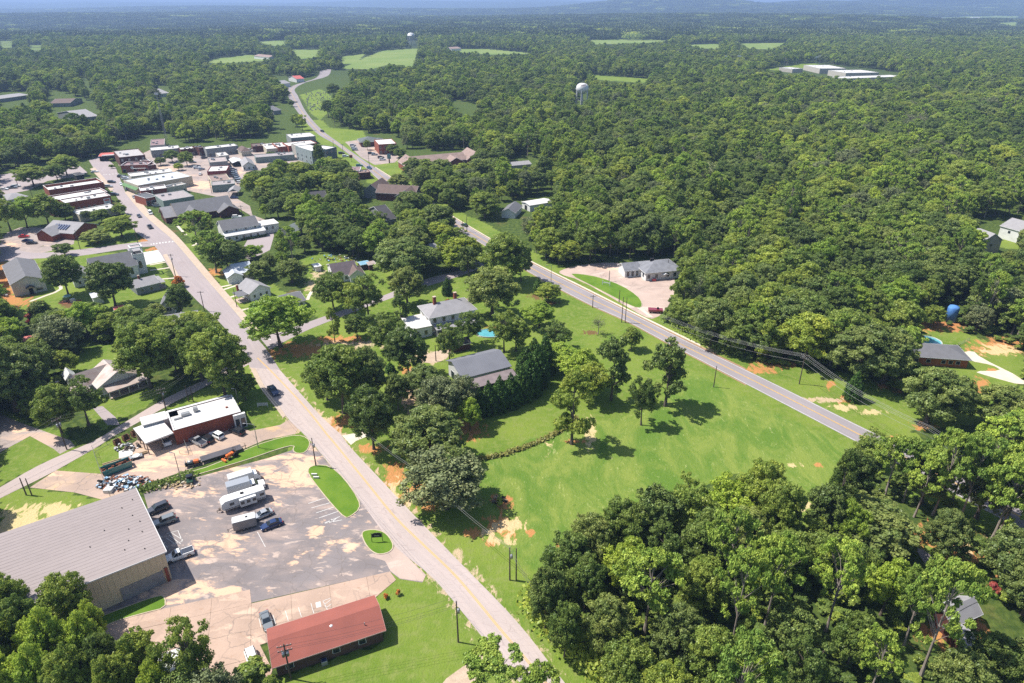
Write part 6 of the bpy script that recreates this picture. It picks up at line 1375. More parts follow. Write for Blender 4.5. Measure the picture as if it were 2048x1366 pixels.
def scatter(name, label, sources, pts, scl, rot, kd):
    me = bpy.data.meshes.new(name); me.vertices.add(len(pts)); me.vertices.foreach_set('co', np.ascontiguousarray(pts, np.float32).ravel())
    a = me.attributes.new('scl', 'FLOAT_VECTOR', 'POINT'); a.data.foreach_set('vector', np.ascontiguousarray(scl, np.float32).ravel())
    a = me.attributes.new('spin', 'FLOAT', 'POINT'); a.data.foreach_set('value', np.ascontiguousarray(rot, np.float32))
    a = me.attributes.new('sort', 'INT', 'POINT'); a.data.foreach_set('value', np.ascontiguousarray(kd, np.int32))
    o = tag(link(name, me), label, None, None, 'stuff')
    ng = bpy.data.node_groups.new(name, 'GeometryNodeTree'); ng.interface.new_socket('Geometry', in_out='INPUT', socket_type='NodeSocketGeometry'); ng.interface.new_socket('Geometry', in_out='OUTPUT', socket_type='NodeSocketGeometry')
    N = ng.nodes; Lk = ng.links; gi = N.new('NodeGroupInput'); go = N.new('NodeGroupOutput')
    ip = N.new('GeometryNodeInstanceOnPoints'); jg = N.new('GeometryNodeJoinGeometry')
    for s in reversed(sources):
        oi = N.new('GeometryNodeObjectInfo'); oi.inputs['Object'].default_value = s; oi.inputs['As Instance'].default_value = True; Lk.new(oi.outputs['Geometry'], jg.inputs[0])
    def na(nm, ty):
        x = N.new('GeometryNodeInputNamedAttribute'); x.data_type = ty; x.inputs[0].default_value = nm; return [q for q in x.outputs if q.enabled][0]
    Lk.new(gi.outputs[0], ip.inputs['Points']); Lk.new(jg.outputs[0], ip.inputs['Instance']); ip.inputs['Pick Instance'].default_value = True
    Lk.new(na('sort', 'INT'), ip.inputs['Instance Index']); Lk.new(na('scl', 'FLOAT_VECTOR'), ip.inputs['Scale'])
    cb = N.new('ShaderNodeCombineXYZ'); Lk.new(na('spin', 'FLOAT'), cb.inputs[2]); 
    er = N.new('FunctionNodeEulerToRotation'); Lk.new(cb.outputs[0], er.inputs[0]); Lk.new(er.outputs[0], ip.inputs['Rotation'])
    Lk.new(ip.outputs[0], go.inputs[0]); md = o.modifiers.new('scatter', 'NODES'); md.node_group = ng; return o
srcs = [source(k) for k in KEYS]
zz = relief(X[rest], Y[rest])
scatter('woodland', 'continuous mixed woodland of pines and broadleaf trees beyond the near trees', srcs, np.stack([X[rest], Y[rest], zz], -1),
        np.stack([Ww[rest]/W0, Ww[rest]/W0, Hh[rest]/H0], -1), rg.uniform(0, 6.28, len(rest)), kind[rest])
# far wood: patches of crowns
def patch(seed, mat):
    r = np.random.default_rng(seed); C = []; R = []
    for i in range(7):
        for j in range(7):
            C.append([(i-3)*9.2 + r.uniform(-3.5, 3.5), (j-3)*9.2 + r.uniform(-3.5, 3.5), r.uniform(7.5, 13)]); R.append(r.uniform(4.4, 6.4))
    C = np.array(C); R = np.array(R)
    V, T, t = lobes_to_leaves(C, R, 34, 1.9, squash=1.0, under=-.7, jit=.12, nj=.35)
    m = leaf_mesh('far_crowns', V, T, t, mat); return bpy.data.objects.new('far_crowns', m)
LM['far'] = leaf_mat('far_pine_foliage', [(0.016, 0.030, 0.010), (0.030, 0.048, 0.014), (0.055, 0.080, 0.020)], 0.1)
fs = [patch(1, LM['far']), patch(2, LM['far']), patch(3, LM['dark']), patch(4, LM['broad'])]
fc = []
y = 2300.0
while y < 11500:
    sp = 58 if y < 5000 else 58 + (y - 5000) * .012
    hw_ = y * .79 + 80; xs_ = np.arange(-hw_, hw_, sp); fc.append(np.stack([xs_ + rg.uniform(-.3, .3, len(xs_))*sp, y + rg.uniform(-.3, .3, len(xs_))*sp, np.full(len(xs_), sp/58)], -1)); y += sp
fc = np.concatenate(fc); fz = relief(fc[:, 0], fc[:, 1]); U, V = nproj(fc[:, 0], fc[:, 1], fz + 4); okf = ~in_any(U, V, FIELD)
U, V = nproj(fc[:, 0], fc[:, 1], fz + 12); okf &= ~in_any(U, V, FIELD); fc, fz = fc[okf], fz[okf]; m_ = len(fc); print('far patches', m_)
s = fc[:, 2] * 1.08
scatter('distant_woodland', 'endless distant forest fading into blue haze', fs, np.stack([fc[:, 0], fc[:, 1], fz - .5], -1), np.stack([s, s, rg.uniform(.8, 1.35, m_)], -1), rg.integers(0, 4, m_) * pi/2 + rg.uniform(-.3, .3, m_),
        np.where(rg.random(m_) < .72, rg.integers(0, 2, m_), rg.integers(0, 4, m_)))

# a label of its own for every tree of a stand: by its neighbour, then by its place
MARKS = [('the bright round pine', 1289, 1180), ('the leaning giant pine', 1845, 1200), ('the woodland house', 1930, 1230), ('the mounded thicket tree', 1735, 1050), ('the roadside pines', 1900, 940), ('the brick ranch house', 1860, 710), ('the round pool', 1858, 684),
  ('the blue tank', 1909, 606), ('the white clinic', 1300, 545), ('the red flatbed wagon', 1312, 625), ('the crossarmed highway pole', 1598, 740), ('the cream gabled house', 1985, 465), ('the double pole', 1018, 1130), ('the grass tongue', 1590, 1060), ('the middle tall pine', 1652, 1180), ('the dull pine', 1462, 1210),
  ('the left tall pine', 1527, 1170), ('the white shed', 1082, 404), ('the red roofed building', 640, 1290), ('the warehouse', 160, 1100), ('the tin roofed farmhouse', 220, 765), ('the church hall', 50, 560), ('the white church', 230, 530), ('the dark shingle house', 690, 540), ('the live oak', 810, 530), ('the barn', 960, 735), ('the street corner', 530, 700), ('the huge roadside oak', 890, 950)]
SHORT = {}
def place_words(u, v):
    nm, mu, mv = min(MARKS, key=lambda m: math.hypot(m[1]-u, (m[2]-v)*1.3)); du, dv = u-mu, v-mv; far = math.hypot(du, dv)
    q = 'just ' if far < 70 else ('well ' if far > 190 else '')
    if abs(du) > 2.2*abs(dv): d = 'right of' if du > 0 else 'left of'
    elif abs(dv) > 2.2*abs(du): d = 'below' if dv > 0 else 'above'
    else: d = ('below and ' if dv > 0 else 'above and ') + ('right of' if du > 0 else 'left of')
    return f'{q}{d} {nm}'
def relabel(lst):
    by = {}
    for o, kwd in lst:
        hgt = o.scale.z * H0; u, v = proj(o.location.x, o.location.y, hgt * .6); lb = f'{kwd} {place_words(u, v)}'; by.setdefault(lb, []).append((u, o))
    ORD = ['leftmost', 'second from left', 'third from left', 'fourth from left', 'fifth from left', 'sixth from left', 'seventh from left', 'eighth from left', 'ninth from left', 'tenth from left', 'eleventh from left', 'twelfth from left', 'thirteenth from left', 'fourteenth from left', 'fifteenth from left', 'sixteenth from left']
    for lb, q in by.items():
        q.sort(key=lambda t: t[0])
        for i, (u, o) in enumerate(q):
            if len(q) == 1: o['label'] = lb
            elif i == len(q) - 1: o['label'] = lb + ', rightmost'
            else: o['label'] = lb + ', ' + ORD[min(i, 15)]
relabel(AUTO)
def ordered(group, base, mk=''):
    q = sorted([(proj(o.location.x, o.location.y, 6)[0], o.name, o) for o in COL.objects if o.get('group') == group and o.get('category')])
    W_ = ['leftmost', 'second', 'third', 'fourth', 'fifth', 'sixth', 'seventh', 'eighth', 'ninth', 'tenth', 'eleventh', 'twelfth', 'thirteenth', 'fourteenth', 'fifteenth']
    for i, (u, _, o) in enumerate(q): o['label'] = f'{W_[i]} {base}' + (', counted from the left' if i else '')
ordered('cypress row below the barn', 'dark cypress of the row below the barn'); ordered('bright grove in the bottom left corner', 'bright green tree of the bottom left grove')
relabel([(o, {'dark': 'dark tree', 'broa': 'leafy tree', 'oak_': 'round oak', 'peca': 'open crowned tree'}.get(o.name[:4], 'leafy tree')) for o in COL.objects if o.get('group') == 'leafy trees of the bottom wood'])
seen_l = {}
for o in COL.objects:
    if o.get('label') and o.get('category'): seen_l.setdefault(o['label'], []).append(o)
# undergrowth filling the near woods
uc = np.concatenate([candidates(72, 200, 3.3), candidates(200, 330, 4.6)]); ux, uy = uc[:, 0], uc[:, 1]; uz = rg.uniform(1.2, 3.6, len(ux))
u0, v0 = nproj(ux, uy, np.zeros(len(ux))); okk = ~in_any(u0, v0, MASK); u1, v1 = nproj(ux, uy, uz * 1.1); okk &= ~in_any(u1, v1, MASK)
okk &= ((v0 > 930) & (u0 > 1000)) | ((u0 > 1150) & (v0 > 520)) | ((u0 < 300) & (v0 > 620) & (v0 < 800) & (rg.random(len(ux)) < .5)); okk &= ~((u0 > 1760) & (v0 > 850) & (v0 < 1330) & (rg.random(len(ux)) < .65))
for L_l in ((HA + HB) / 2, (RA + RB) / 2):
    for p in L_l[::3]: okk &= (ux - p[0])**2 + (uy - p[1])**2 > 81
for hx, hy, rz, L, D in HOUSES:
    dx, dy = ux - hx, uy - hy; lx = dx*cos(rz) + dy*sin(rz); ly = -dx*sin(rz) + dy*cos(rz); okk &= ~((lx > -2) & (lx < L + 2) & (ly > -3) & (ly < D + 2))
ux, uy, uz = ux[okk], uy[okk], uz[okk]; nu = len(ux); print('undergrowth', nu)
sw = rg.uniform(3.0, 5.5, nu) / W0
scatter('undergrowth', 'tangled leafy undergrowth filling the woods nearest the camera', [source('bush'), source('bush')], np.stack([ux, uy, np.zeros(nu)], -1), np.stack([sw, sw, uz/H0*1.35], -1), rg.uniform(0, 6.28, nu), np.zeros(nu))
# ------------------------------------------------------------------ vehicles
DIM = {'sedan': (4.8, 1.85, 1.45), 'suv': (4.9, 1.95, 1.75), 'pickup': (5.9, 2.05, 1.9), 'van': (5.2, 2.0, 1.9), 'minivan': (5.1, 2.0, 1.75)}
def section(mb, st):
    n = len(st[0]); V = [p for s_ in st for p in s_]; F = []
    for i in range(len(st)-1):
        for j in range(n): F.append((i*n+j, i*n+(j+1) % n, (i+1)*n+(j+1) % n, (i+1)*n+j))
    F += [tuple(range(n-1, -1, -1)), tuple(range((len(st)-1)*n, len(st)*n))]; mb.add(V, F); return mb
def vehicle(kind, label, color, rear, front=None, heading=None, group=None, name=None, cat=None, open_bed=False):
    L, Wd, Hh_ = DIM[kind]
    if front is not None:
        a, b = P(*rear), P(*front); c = (a + b) / 2; rz = math.atan2((b-a).y, (b-a).x)
    else: c = P(*rear); rz = heading
    nm = {'sedan': 'sedan', 'suv': 'sport_utility_car', 'pickup': 'pickup_truck', 'van': 'van', 'minivan': 'minivan'}[kind]
    t = thing(name or nm, label, cat or {'sedan': 'car', 'suv': 'car', 'pickup': 'pickup truck', 'van': 'van', 'minivan': 'minivan'}[kind], (c.x, c.y, 0.05), rz, group)
    p = PAINT[color]; h = Wd/2
    belt = .95 if kind == 'sedan' else 1.08; hood = .82 if kind == 'sedan' else 1.05; trunk = .95 if kind == 'sedan' else belt
    def ring(x, z, w, z0=.30): return [(x, -w, z0), (x, -w*1.02, z*.7), (x, -w*.90, z), (x, w*.90, z), (x, w*1.02, z*.7), (x, w, z0)]
    xs_ = [-L/2, -L/2+.15, -L*.28, L*.12, L*.20, L/2-.35, L/2-.05, L/2]
    zs = [trunk*.8, trunk, trunk+.02, belt, hood+.08, hood*.93, hood*.72, hood*.55]; ws = [h*.9, h*.97, h, h, h, h*.97, h*.88, h*.80]
    if kind == 'pickup': zs[0] = 1.0; zs[1] = 1.1; zs[2] = 1.1
    body = section(MB(), [ring(x, z, w) for x, z, w in zip(xs_, zs, ws)]).build('body', p, t, smooth=False)
    # greenhouse
    if kind == 'sedan': g = [(-L*.40, belt, .8), (-L*.24, Hh_-.06, .66), (L*.04, Hh_-.04, .68), (L*.20, belt-.04, .82)]
    elif kind == 'pickup': g = [(-L*.10, belt, .85), (-L*.07, Hh_-.06, .72), (L*.10, Hh_-.05, .74), (L*.23, belt, .86)]
    elif kind == 'van': g = [(-L*.48, belt, .88), (-L*.46, Hh_-.06, .8), (L*.22, Hh_-.06, .8), (L*.38, belt-.1, .86)]
    else: g = [(-L*.47, belt, .86), (-L*.42, Hh_-.08, .74), (L*.06, Hh_-.06, .76), (L*.22, belt, .88)]
    st = [[(x, -h*k*1.0, z), (x, h*k*1.0, z)] for x, z, k in g]
    mb = MB(); x0, x1, x2, x3 = [q[0] for q in g]; z0 = belt-.08; zt = g[1][1]
    V = [(x0, -h*g[0][2], z0), (x3, -h*g[3][2], z0), (x3, h*g[3][2], z0), (x0, h*g[0][2], z0), (x1, -h*g[1][2], zt), (x2, -h*g[2][2], zt), (x2, h*g[2][2], zt), (x1, h*g[1][2], zt)]
    mb.add(V, [(0,1,5,4), (1,2,6,5), (2,3,7,6), (3,0,4,7), (4,5,6,7), (0,3,2,1)]).build('windows', glass, t)
    r = MB(); r.prism([(x1+.04, zt+.003), (x2-.04, zt+.003), (x2-.14, zt+.06), (x1+.12, zt+.07)], -h*.70, h*.70, 'y').build('roof', p, t)
    if kind in ('suv', 'minivan', 'sedan', 'pickup'):
        pl = MB()
        for s_ in (-1, 1):
            for xx in ((x1+x2)/2,): pl.tube((xx, s_*h*g[1][2]*1.02, zt), (xx-.02, s_*h*.90, z0+.05), .045, n=4)
            pl.tube((x1, s_*h*g[1][2], zt), (x0+.02, s_*h*g[0][2], z0+.06), .06, n=4); pl.tube((x2, s_*h*g[2][2], zt), (x3-.02, s_*h*g[3][2], z0+.06), .045, n=4)
        pl.build('pillars', p, t)
    if kind == 'pickup':
        MB().box(-L/2+.12, -L*.12, -h*.78, h*.78, 1.103, 1.13).build('bed', PAINT['charcoal'] if not open_bed else dark, t)
        for s_ in (-1, 1): MB().box(-L/2+.08, -L*.115, s_*h*.88-.06, s_*h*.88+.06, 1.05, 1.22).build('bed_rail', p, t)
    wx = L*.32; wr = .36 if kind != 'pickup' else .42
    for x in (-wx, wx):
        for s_ in (-1, 1):
            w_ = MB().tube((x, s_*(h-.2), wr), (x, s_*(h+.03), wr), wr, n=12).build('wheel', rubber, t); MB().tube((x, s_*(h+.032), wr), (x, s_*(h+.05), wr), wr*.58, n=10).build('rim', chrome, w_)
    for s_ in (-1, 1):
        MB().box(L/2-.16, L/2-.02, s_*h*.70-.16, s_*h*.70+.16, hood*.62, hood*.80).build('headlight', lamp_clear, t)
        MB().box(-L/2-.03, -L/2+.10, s_*h*.78-.12, s_*h*.78+.12, trunk*.72, trunk*.95).build('tail_light', lamp_red, t)
        if kind != 'sedan' or True: MB().box(x3-.25, x3-.08, s_*(h+.02)-.09, s_*(h+.02)+.09, belt-.05, belt+.12).build('mirror', p, t)
    return t
G1 = 'vehicles parked beside the brick office'; G2 = 'vehicles parked in the big lot'
vehicle('pickup', 'silver pickup, leftmost of the row beside the brick office', 'silver', (409,893), (384,880), None, G1)
vehicle('suv', 'black car between the silver pickup and the white car', 'black', (427,888), (401,875), None, G1)
vehicle('suv', 'white car, third in the row beside the brick office', 'white', (447,880), (422,868), None, G1)
vehicle('suv', 'black car parked apart near the glass front of the brick office', 'black', (490,872), (460,860), None, G1)
vehicle('van', 'white van parked under the carport', 'white', (331,878), (336,890), None, G1)
vehicle('pickup', 'dark pickup parked on the roadside opposite the corner tree', 'navy', (541,777), (554,793))
vehicle('suv', 'dark four wheel drive at the warehouse wall, upper one', 'charcoal', (334,1014), (300,1028), None, G2)
vehicle('minivan', 'grey minivan at the warehouse wall', 'grey', (348,1040), (312,1053), None, G2)
vehicle('pickup', 'white pickup with dark bed at the warehouse corner', 'white', (384,1106), (334,1124), None, G2)
vehicle('sedan', 'white sedan beside the travel trailer', 'silver', (542,1026), (508,1040), None, G2)
vehicle('sedan', 'navy blue sedan right of the cargo trailer', 'navy', (563,1046), (524,1060), None, G2)
vehicle('sedan', 'grey car parked nose in at the red roof', 'grey', (530,1234), (538,1258), None, G2)
vehicle('suv', 'white car left of the red roofed building', 'white', (501,1308), (512,1340), None, G2)
def flank(name, label, cat, rear, front, L):
    a, b = P(*rear), P(*front); c = (a+b)/2; return thing(name, label, cat, (c.x, c.y, .03), math.atan2((b-a).y, (b-a).x))
def wheels(t, xs_, y, r=.38, nm='wheel'):
    for x in xs_:
        for s_ in (-1, 1): w_ = MB().tube((x, s_*(y-.22), r), (x, s_*(y+.02), r), r, n=12).build(nm, rubber, t); MB().tube((x, s_*(y+.022), r), (x, s_*(y+.04), r), r*.55, n=10).build('rim', chrome, w_)
# box truck and the one behind it
t = flank('box_truck', 'white box truck with long cab beside the travel trailer', 'box truck', (470,990), (518,976), 8)
MB().box(-4.2, 1.0, -1.2, 1.2, .75, 3.5).build('cargo_box', white_metal, t, bevel=.06); MB().box(-4.18, .98, -1.16, 1.16, 3.503, 3.56).build('box_roof', PAINT['silver'], t)
MB().prism([(1.05, .5), (4.2, .5), (4.2, 1.35), (2.7, 1.6), (2.0, 2.45), (1.05, 2.5)], -1.05, 1.05, 'y').build('cab', PAINT['white'], t); MB().prism([(2.06, 2.40), (2.74, 1.66), (2.80, 1.70), (2.12, 2.44)], -.92, .92, 'y').build('windscreen', glass, t)
for s_ in (-1, 1): MB().box(1.3, 2.15, s_*1.06-.01, s_*1.06+.01, 1.55, 2.2).build('side_window', glass, t); MB().box(4.2, 4.25, s_*.75-.15, s_*.75+.15, .9, 1.15).build('headlight', lamp_clear, t)
wheels(t, (-2.6, 3.1), 1.1, .46)
t = flank('box_truck', 'second white box truck, behind the first', 'box truck', (470,972), (508,960), 8)
MB().box(-3.4, 2.2, -1.15, 1.15, .7, 3.2).build('cargo_box', white_metal, t, bevel=.06); MB().prism([(2.25, .5), (3.8, .5), (3.8, 1.3), (3.1, 2.3), (2.25, 2.4)], -1.0, 1.0, 'y').build('cab', PAINT['white'], t); MB().prism([(3.14, 2.28), (3.82, 1.34), (3.87, 1.38), (3.19, 2.31)], -.88, .88, 'y').build('windscreen', glass, t); wheels(t, (-2.2, 2.9), 1.08, .44)
# travel trailer
t = flank('travel_trailer', 'long white travel trailer with slide out side', 'travel trailer', (526,996), (450,1021), 10); LT = 4.9
MB().prism([(-LT, .75), (LT-.5, .75), (LT, 1.4), (LT-.1, 2.6), (LT-.9, 3.15), (-LT, 3.15)], -1.25, 1.25, 'y').build('body', white_metal, t, bevel=.05)
MB().prism([(-LT+.1, 3.153), (LT-.9, 3.153), (LT-.9, 3.2), (-LT+.1, 3.2)], -1.18, 1.18, 'y').build('roof', PAINT['white'], t)
MB().box(-.4, .4, .0-.35, .35, 3.203, 3.42).build('roof_vent', dark, t, bevel=.05); MB().box(-2.7, 1.0, 1.253, 2.1, .9, 2.85).build('slide_out', white_metal, t, bevel=.04)
for x in (-2.2, -.9, .4): MB().box(x-.4, x+.4, 2.103, 2.12, 1.6, 2.4).build('window', glass, t)
for x in (-4.1, 2.6): MB().box(x-.5, x+.5, 1.253, 1.27, 1.7, 2.4).build('window', glass, t)
for x in (-3.8, -.5, 2.6): MB().box(x-.5, x+.5, -1.27, -1.253, 1.7, 2.4).build('window', glass, t)
MB().box(-LT+.05, LT-.6, 1.252, 1.262, .95, 1.12).build('stripe', PAINT['charcoal'], t); wheels(t, (-1.2, -.3), 1.15)
MB().tube((LT-.4, .5, .6), (LT+1.1, 0, .55), .06).tube((LT-.4, -.5, .6), (LT+1.1, 0, .55), .06).tube((LT+1.0, 0, 0), (LT+1.0, 0, .6), .05).box(LT+.2, LT+.6, -.3, .3, .62, 1.0).build('hitch', wood, t)
# cargo trailer
t = flank('cargo_trailer', 'grey and white enclosed cargo trailer in the lot', 'cargo trailer', (509,1050), (471,1060), 6)
MB().box(-2.6, 2.3, -1.1, 1.1, .55, 2.75).build('body', M('cargo_grey', (.27,.27,.28), None, .4), t, bevel=.05); MB().box(-2.55, 2.25, -1.05, 1.05, 2.753, 2.81).build('roof', white_metal, t); MB().box(2.303, 2.36, -1.0, 1.0, .6, 2.6).build('nose_panel', white_metal, t)
MB().box(-.9, -.5, -.2, .2, 2.813, 2.95).build('roof_vent', dark, t); wheels(t, (-.6, .2), 1.05); MB().tube((2.3, .5, .5), (3.6, 0, .5), .05).tube((2.3, -.5, .5), (3.6, 0, .5), .05).tube((3.5, 0, 0), (3.5, 0, .8), .05).build('hitch', wood, t)
# flat trailer, tractor, smoker, buggy, skip
t = flank('flat_trailer', 'long black flatbed trailer beside the red tractor', 'trailer', (413,921), (474,902), 12); LT = 5.0
MB().box(-LT, LT, -1.2, 1.2, .75, .95).build('deck', M('trailer_deck', (.10,.095,.11)), t); MB().box(-LT, LT, -1.22, -1.05, .5, .745).box(-LT, LT, 1.05, 1.22, .5, .745).build('side_beam', PAINT['black'], t); wheels(t, (-1.5, -.5), 1.0, .4); MB().tube((LT, 0, .8), (LT+1.3, 0, .8), .08).tube((LT+1.0, 0, 0), (LT+1.0, 0, 1.5), .07).build('hitch', PAINT['black'], t)
def tractor(label, rear, front, col, name='tractor'):
    t = flank(name, label, 'tractor', rear, front, 4)
    MB().box(-1.2, -.1, -.5, .5, .8, 1.5).build('body', PAINT[col], t, bevel=.08); MB().box(-.05, 1.5, -.38, .38, .8, 1.55).build('bonnet', PAINT[col], t, bevel=.1); MB().box(-1.0, -.5, -.3, .3, 1.52, 2.0).build('seat', dark, t, bevel=.05)
    MB().tube((-1.1, -.5, 1.5), (-1.1, -.5, 2.5), .04).tube((-1.1, .5, 1.5), (-1.1, .5, 2.5), .04).tube((-1.1, -.5, 2.5), (-1.1, .5, 2.5), .04).build('roll_bar', dark, t); MB().tube((.9, 0, 1.5), (.9, 0, 2.1), .05).build('exhaust', steel, t)
    for s_ in (-1, 1): MB().tube((-.8, s_*.55, .75), (-.8, s_*.9, .75), .75, n=14).build('rear_wheel', rubber, t); MB().tube((1.1, s_*.5, .42), (1.1, s_*.75, .42), .42, n=12).build('front_wheel', rubber, t); MB().tube((.2, s_*.55, .9), (2.1, s_*.55, .5), .07).build('loader_arm', PAINT[col], t)
    MB().box(2.1, 2.5, -.8, .8, .2, .7).build('bucket', PAINT[col], t); return t
tractor('red tractor with loader behind the flatbed trailer', (476,908), (452,922), 'orange')
t = flank('smoker_trailer', 'small trailer carrying a round tank and orange engine', 'trailer', (375,933), (400,928), 4)
MB().box(-1.8, 1.8, -.9, .9, .5, .62).build('deck', dark, t); MB().tube((-1.3, 0, 1.1), (0, 0, 1.1), .5, n=14).build('tank', steel, t, smooth=True); MB().box(.2, 1.4, -.5, .5, .625, 1.5).build('engine', PAINT['orange'], t, bevel=.1); wheels(t, (0,), 1.0, .35); MB().box(-1.8, -1.7, -.9, .9, .625, 1.6).build('grille', steel, t)
t = flank('utility_buggy', 'dark green utility buggy at the top of the lot', 'utility vehicle', (381,956), (381,970), 3.4)
MB().box(-1.7, 1.6, -.75, .75, .45, .95).build('body', PAINT['green'], t, bevel=.08); MB().box(-.5, .7, -.7, .7, 1.85, 1.93).build('canopy', PAINT['black'], t); MB().box(-1.6, -.6, -.65, .65, .953, 1.2).build('bed', dark, t)
for x in (-.45, .65):
    for s_ in (-1, 1): MB().tube((x, s_*.66, .95), (x, s_*.66, 1.85), .04).build('post', PAINT['black'], t)
MB().box(-.3, .1, -.6, .6, .953, 1.35).build('seat', dark, t); wheels(t, (-1.1, 1.1), .75, .33)
t = flank('skip_container', 'open teal skip full of scrap in the service yard', 'skip', (214,948), (256,932), 7); LT = 3.4
s_ = MB(); s_.prism([(-LT+.3, .2), (LT-.3, .2), (LT, 1.7), (-LT, 1.7)], -1.2, -1.12, 'y').prism([(-LT+.3, .2), (LT-.3, .2), (LT, 1.7), (-LT, 1.7)], 1.12, 1.2, 'y').box(-LT+.3, LT-.3, -1.11, 1.11, .2, .3).build('body', PAINT['teal'], t)
MB().box(-LT+.05, -LT+.2, -1.11, 1.11, .5, 1.7).box(LT-.2, LT-.05, -1.11, 1.11, .5, 1.7).build('end_plate', M('rust', (.28,.10,.05)), t)
MB().box(-LT-.02, LT+.02, -1.28, -1.2, 1.62, 1.76).box(-LT-.02, LT+.02, 1.2, 1.28, 1.62, 1.76).build('rim', PAINT['teal'], t)
sj = MB(); rj = random.Random(3)
for _ in range(40): x, y = rj.uniform(-3, 3), rj.uniform(-1, 1); q = rj.uniform(.1, .35); sj.box(x-q*1.5, x+q*1.5, y-q*.5, y+q*.5, .5, .95+rj.uniform(0, .35))
tag(sj.build('scrap', [MATS['rust']], t), None, None, None, 'stuff')
def pile(name, label, u, v, rx, ry, n, mats, hmax=1.2, seed=1, cat='scrap pile'):
    c = P(u, v); t = thing(name, label, cat, tuple(c)); rj = random.Random(seed)
    for k, m in enumerate(mats):
        mb = MB()
        for _ in range(n // len(mats)):
            a = rj.uniform(0, 6.28); q = rj.uniform(0, 1)**.6; x, y = cos(a)*q*rx, sin(a)*q*ry; z = rj.uniform(0, hmax)*(1-q*.7); s1, s2, s3 = rj.uniform(.12, .6), rj.uniform(.06, .3), rj.uniform(.03, .2)
            th = rj.uniform(0, pi); tl = rj.uniform(-.4, .4); R_ = Matrix.Rotation(th, 3, 'Z') @ Matrix.Rotation(tl, 3, 'X')
            vs_ = [R_ @ Vector((sx_*s1, sy_*s2, sz_*s3)) + Vector((x, y, z+s3)) for sx_, sy_, sz_ in [(-1,-1,-1),(1,-1,-1),(1,1,-1),(-1,1,-1),(-1,-1,1),(1,-1,1),(1,1,1),(-1,1,1)]]
            mb.add(vs_, [(0,3,2,1),(4,5,6,7),(0,1,5,4),(1,2,6,5),(2,3,7,6),(3,0,4,7)])
        tag(mb.build('scrap', m, t), None, None, None, 'stuff')
    return t
blue_tarp = M('blue_tarpaulin', (.18, .38, .60), (.35,.5,.65), .5)
pile('scrap_heap', 'heap of scrap metal and blue sheeting by the warehouse corner', 250, 968, 6.5, 2.8, 260, [white_metal, dark, blue_tarp, MATS['rust'], steel], 1.5, 1)
t = thing('scrap_fridge', 'white cabinet lying at the end of the scrap heap', 'cabinet', tuple(P(221,980))); MB().box(-1, 1, -1.3, 1.3, 0, .9).build('cabinet_body', white_metal, t, bevel=.05)
pile('timber_heap', 'scattered broken timber along the top of the lot', 355, 968, 6, 2.0, 60, [wood_light, concrete_pale, wood_light], .5, 2, 'timber pile')
pile('timber_heap', 'small timber pile near the lamp post at the lot edge', 330, 972, 3.0, 1.4, 36, [wood_light, concrete_pale], .5, 6, 'timber pile')
pile('clutter', 'pile of household clutter beside the carport', 255, 895, 3.2, 2.0, 50, [steel, dark, white_metal, wood], .8, 3, 'clutter'); pile('yard_clutter', 'scattered junk in the yard of the dark shingle house', 672, 520, 12, 7, 60, [white_metal, MATS['rust'], blue_tarp, dark], .9, 4, 'clutter')
pile('fire_pit', 'burnt brush remains on the green field', 998, 1001, 1.8, 1.2, 26, [wood, dark, wood_light], .3, 5, 'fire pit')
t = thing('white_slab', 'white rectangular slab on the yard grass', 'slab', tuple(P(252,910)), radians(-62)); MB().box(-2.6, 2.6, -1.6, 1.6, 0, .12).build('slab', concrete_white, t)
t = flank('steel_beams', 'pair of long pale beams lying beside the skip', 'beams', (228,925), (275,911), 8)
for y in (-.3, .35): MB().box(-5.2, 5.2, y-.12, y+.12, .1, .4).build('beam', wood_light, t)
t = flank('hay_wagon', 'grey trailer frame with hoop beside the skip', 'trailer', (250,922), (280,914), 5); MB().box(-2.4, 2.4, -.8, .8, .5, .6).build('deck', steel, t); MB().lathe([(.9, .65), (.9, .75)], 1.0, 0, 16).build('hoop', white_metal, t); wheels(t, (0,), .9, .34)
# fence of the service yard
def chain_fence(label, pts, h=2.2, sp=3.0, fine=True):
    w_ = px(pts); t = thing('chain_link_fence', label, 'fence', tuple(w_[0])); o = w_[0]; q = resample([p - o for p in w_], sp)
    for p in q: MB().tube(p, p + Vector((0, 0, h)), .05).build('post', steel, t)
    r = MB(); m = MB()
    for a, b in zip(q, q[1:]):
        for z in (.1, h-.03): r.tube(a+Vector((0,0,z)), b+Vector((0,0,z)), .03, n=4)
        k = 8
        for i in range(k):
            p1, p2 = a.lerp(b, i/k), a.lerp(b, (i+1)/k); m.tube(p1+Vector((0,0,.1)), p2+Vector((0,0,h)), .008, n=3, caps=False); m.tube(p2+Vector((0,0,.1)), p1+Vector((0,0,h)), .008, n=3, caps=False)
    r.build('rail', steel, t); tag(m.build('wire_mesh', steel, t), None, None, None, 'stuff'); return t
chain_fence('chain link fence across the mouth of the service yard', [(188,905),(200,940),(208,962),(222,997)])
chain_fence('chain link fence along the side road verge', [(188,905),(215,890),(240,870)])
chain_fence('short chain link gate beside the brick office', [(363,872),(378,908)], 1.8, 2.4); chain_fence('low fence of the weed patch beside the office', [(360,908),(378,910)], 1.2, 2.4)
chain_fence('low railing on the lawn beside the pool', [(1915,692),(1928,686),(1938,681)], 1.2, 2.5)
t = flank('wooden_pens', 'row of dark wooden crates beside the carport', 'crates', (246,884), (278,868), 8)
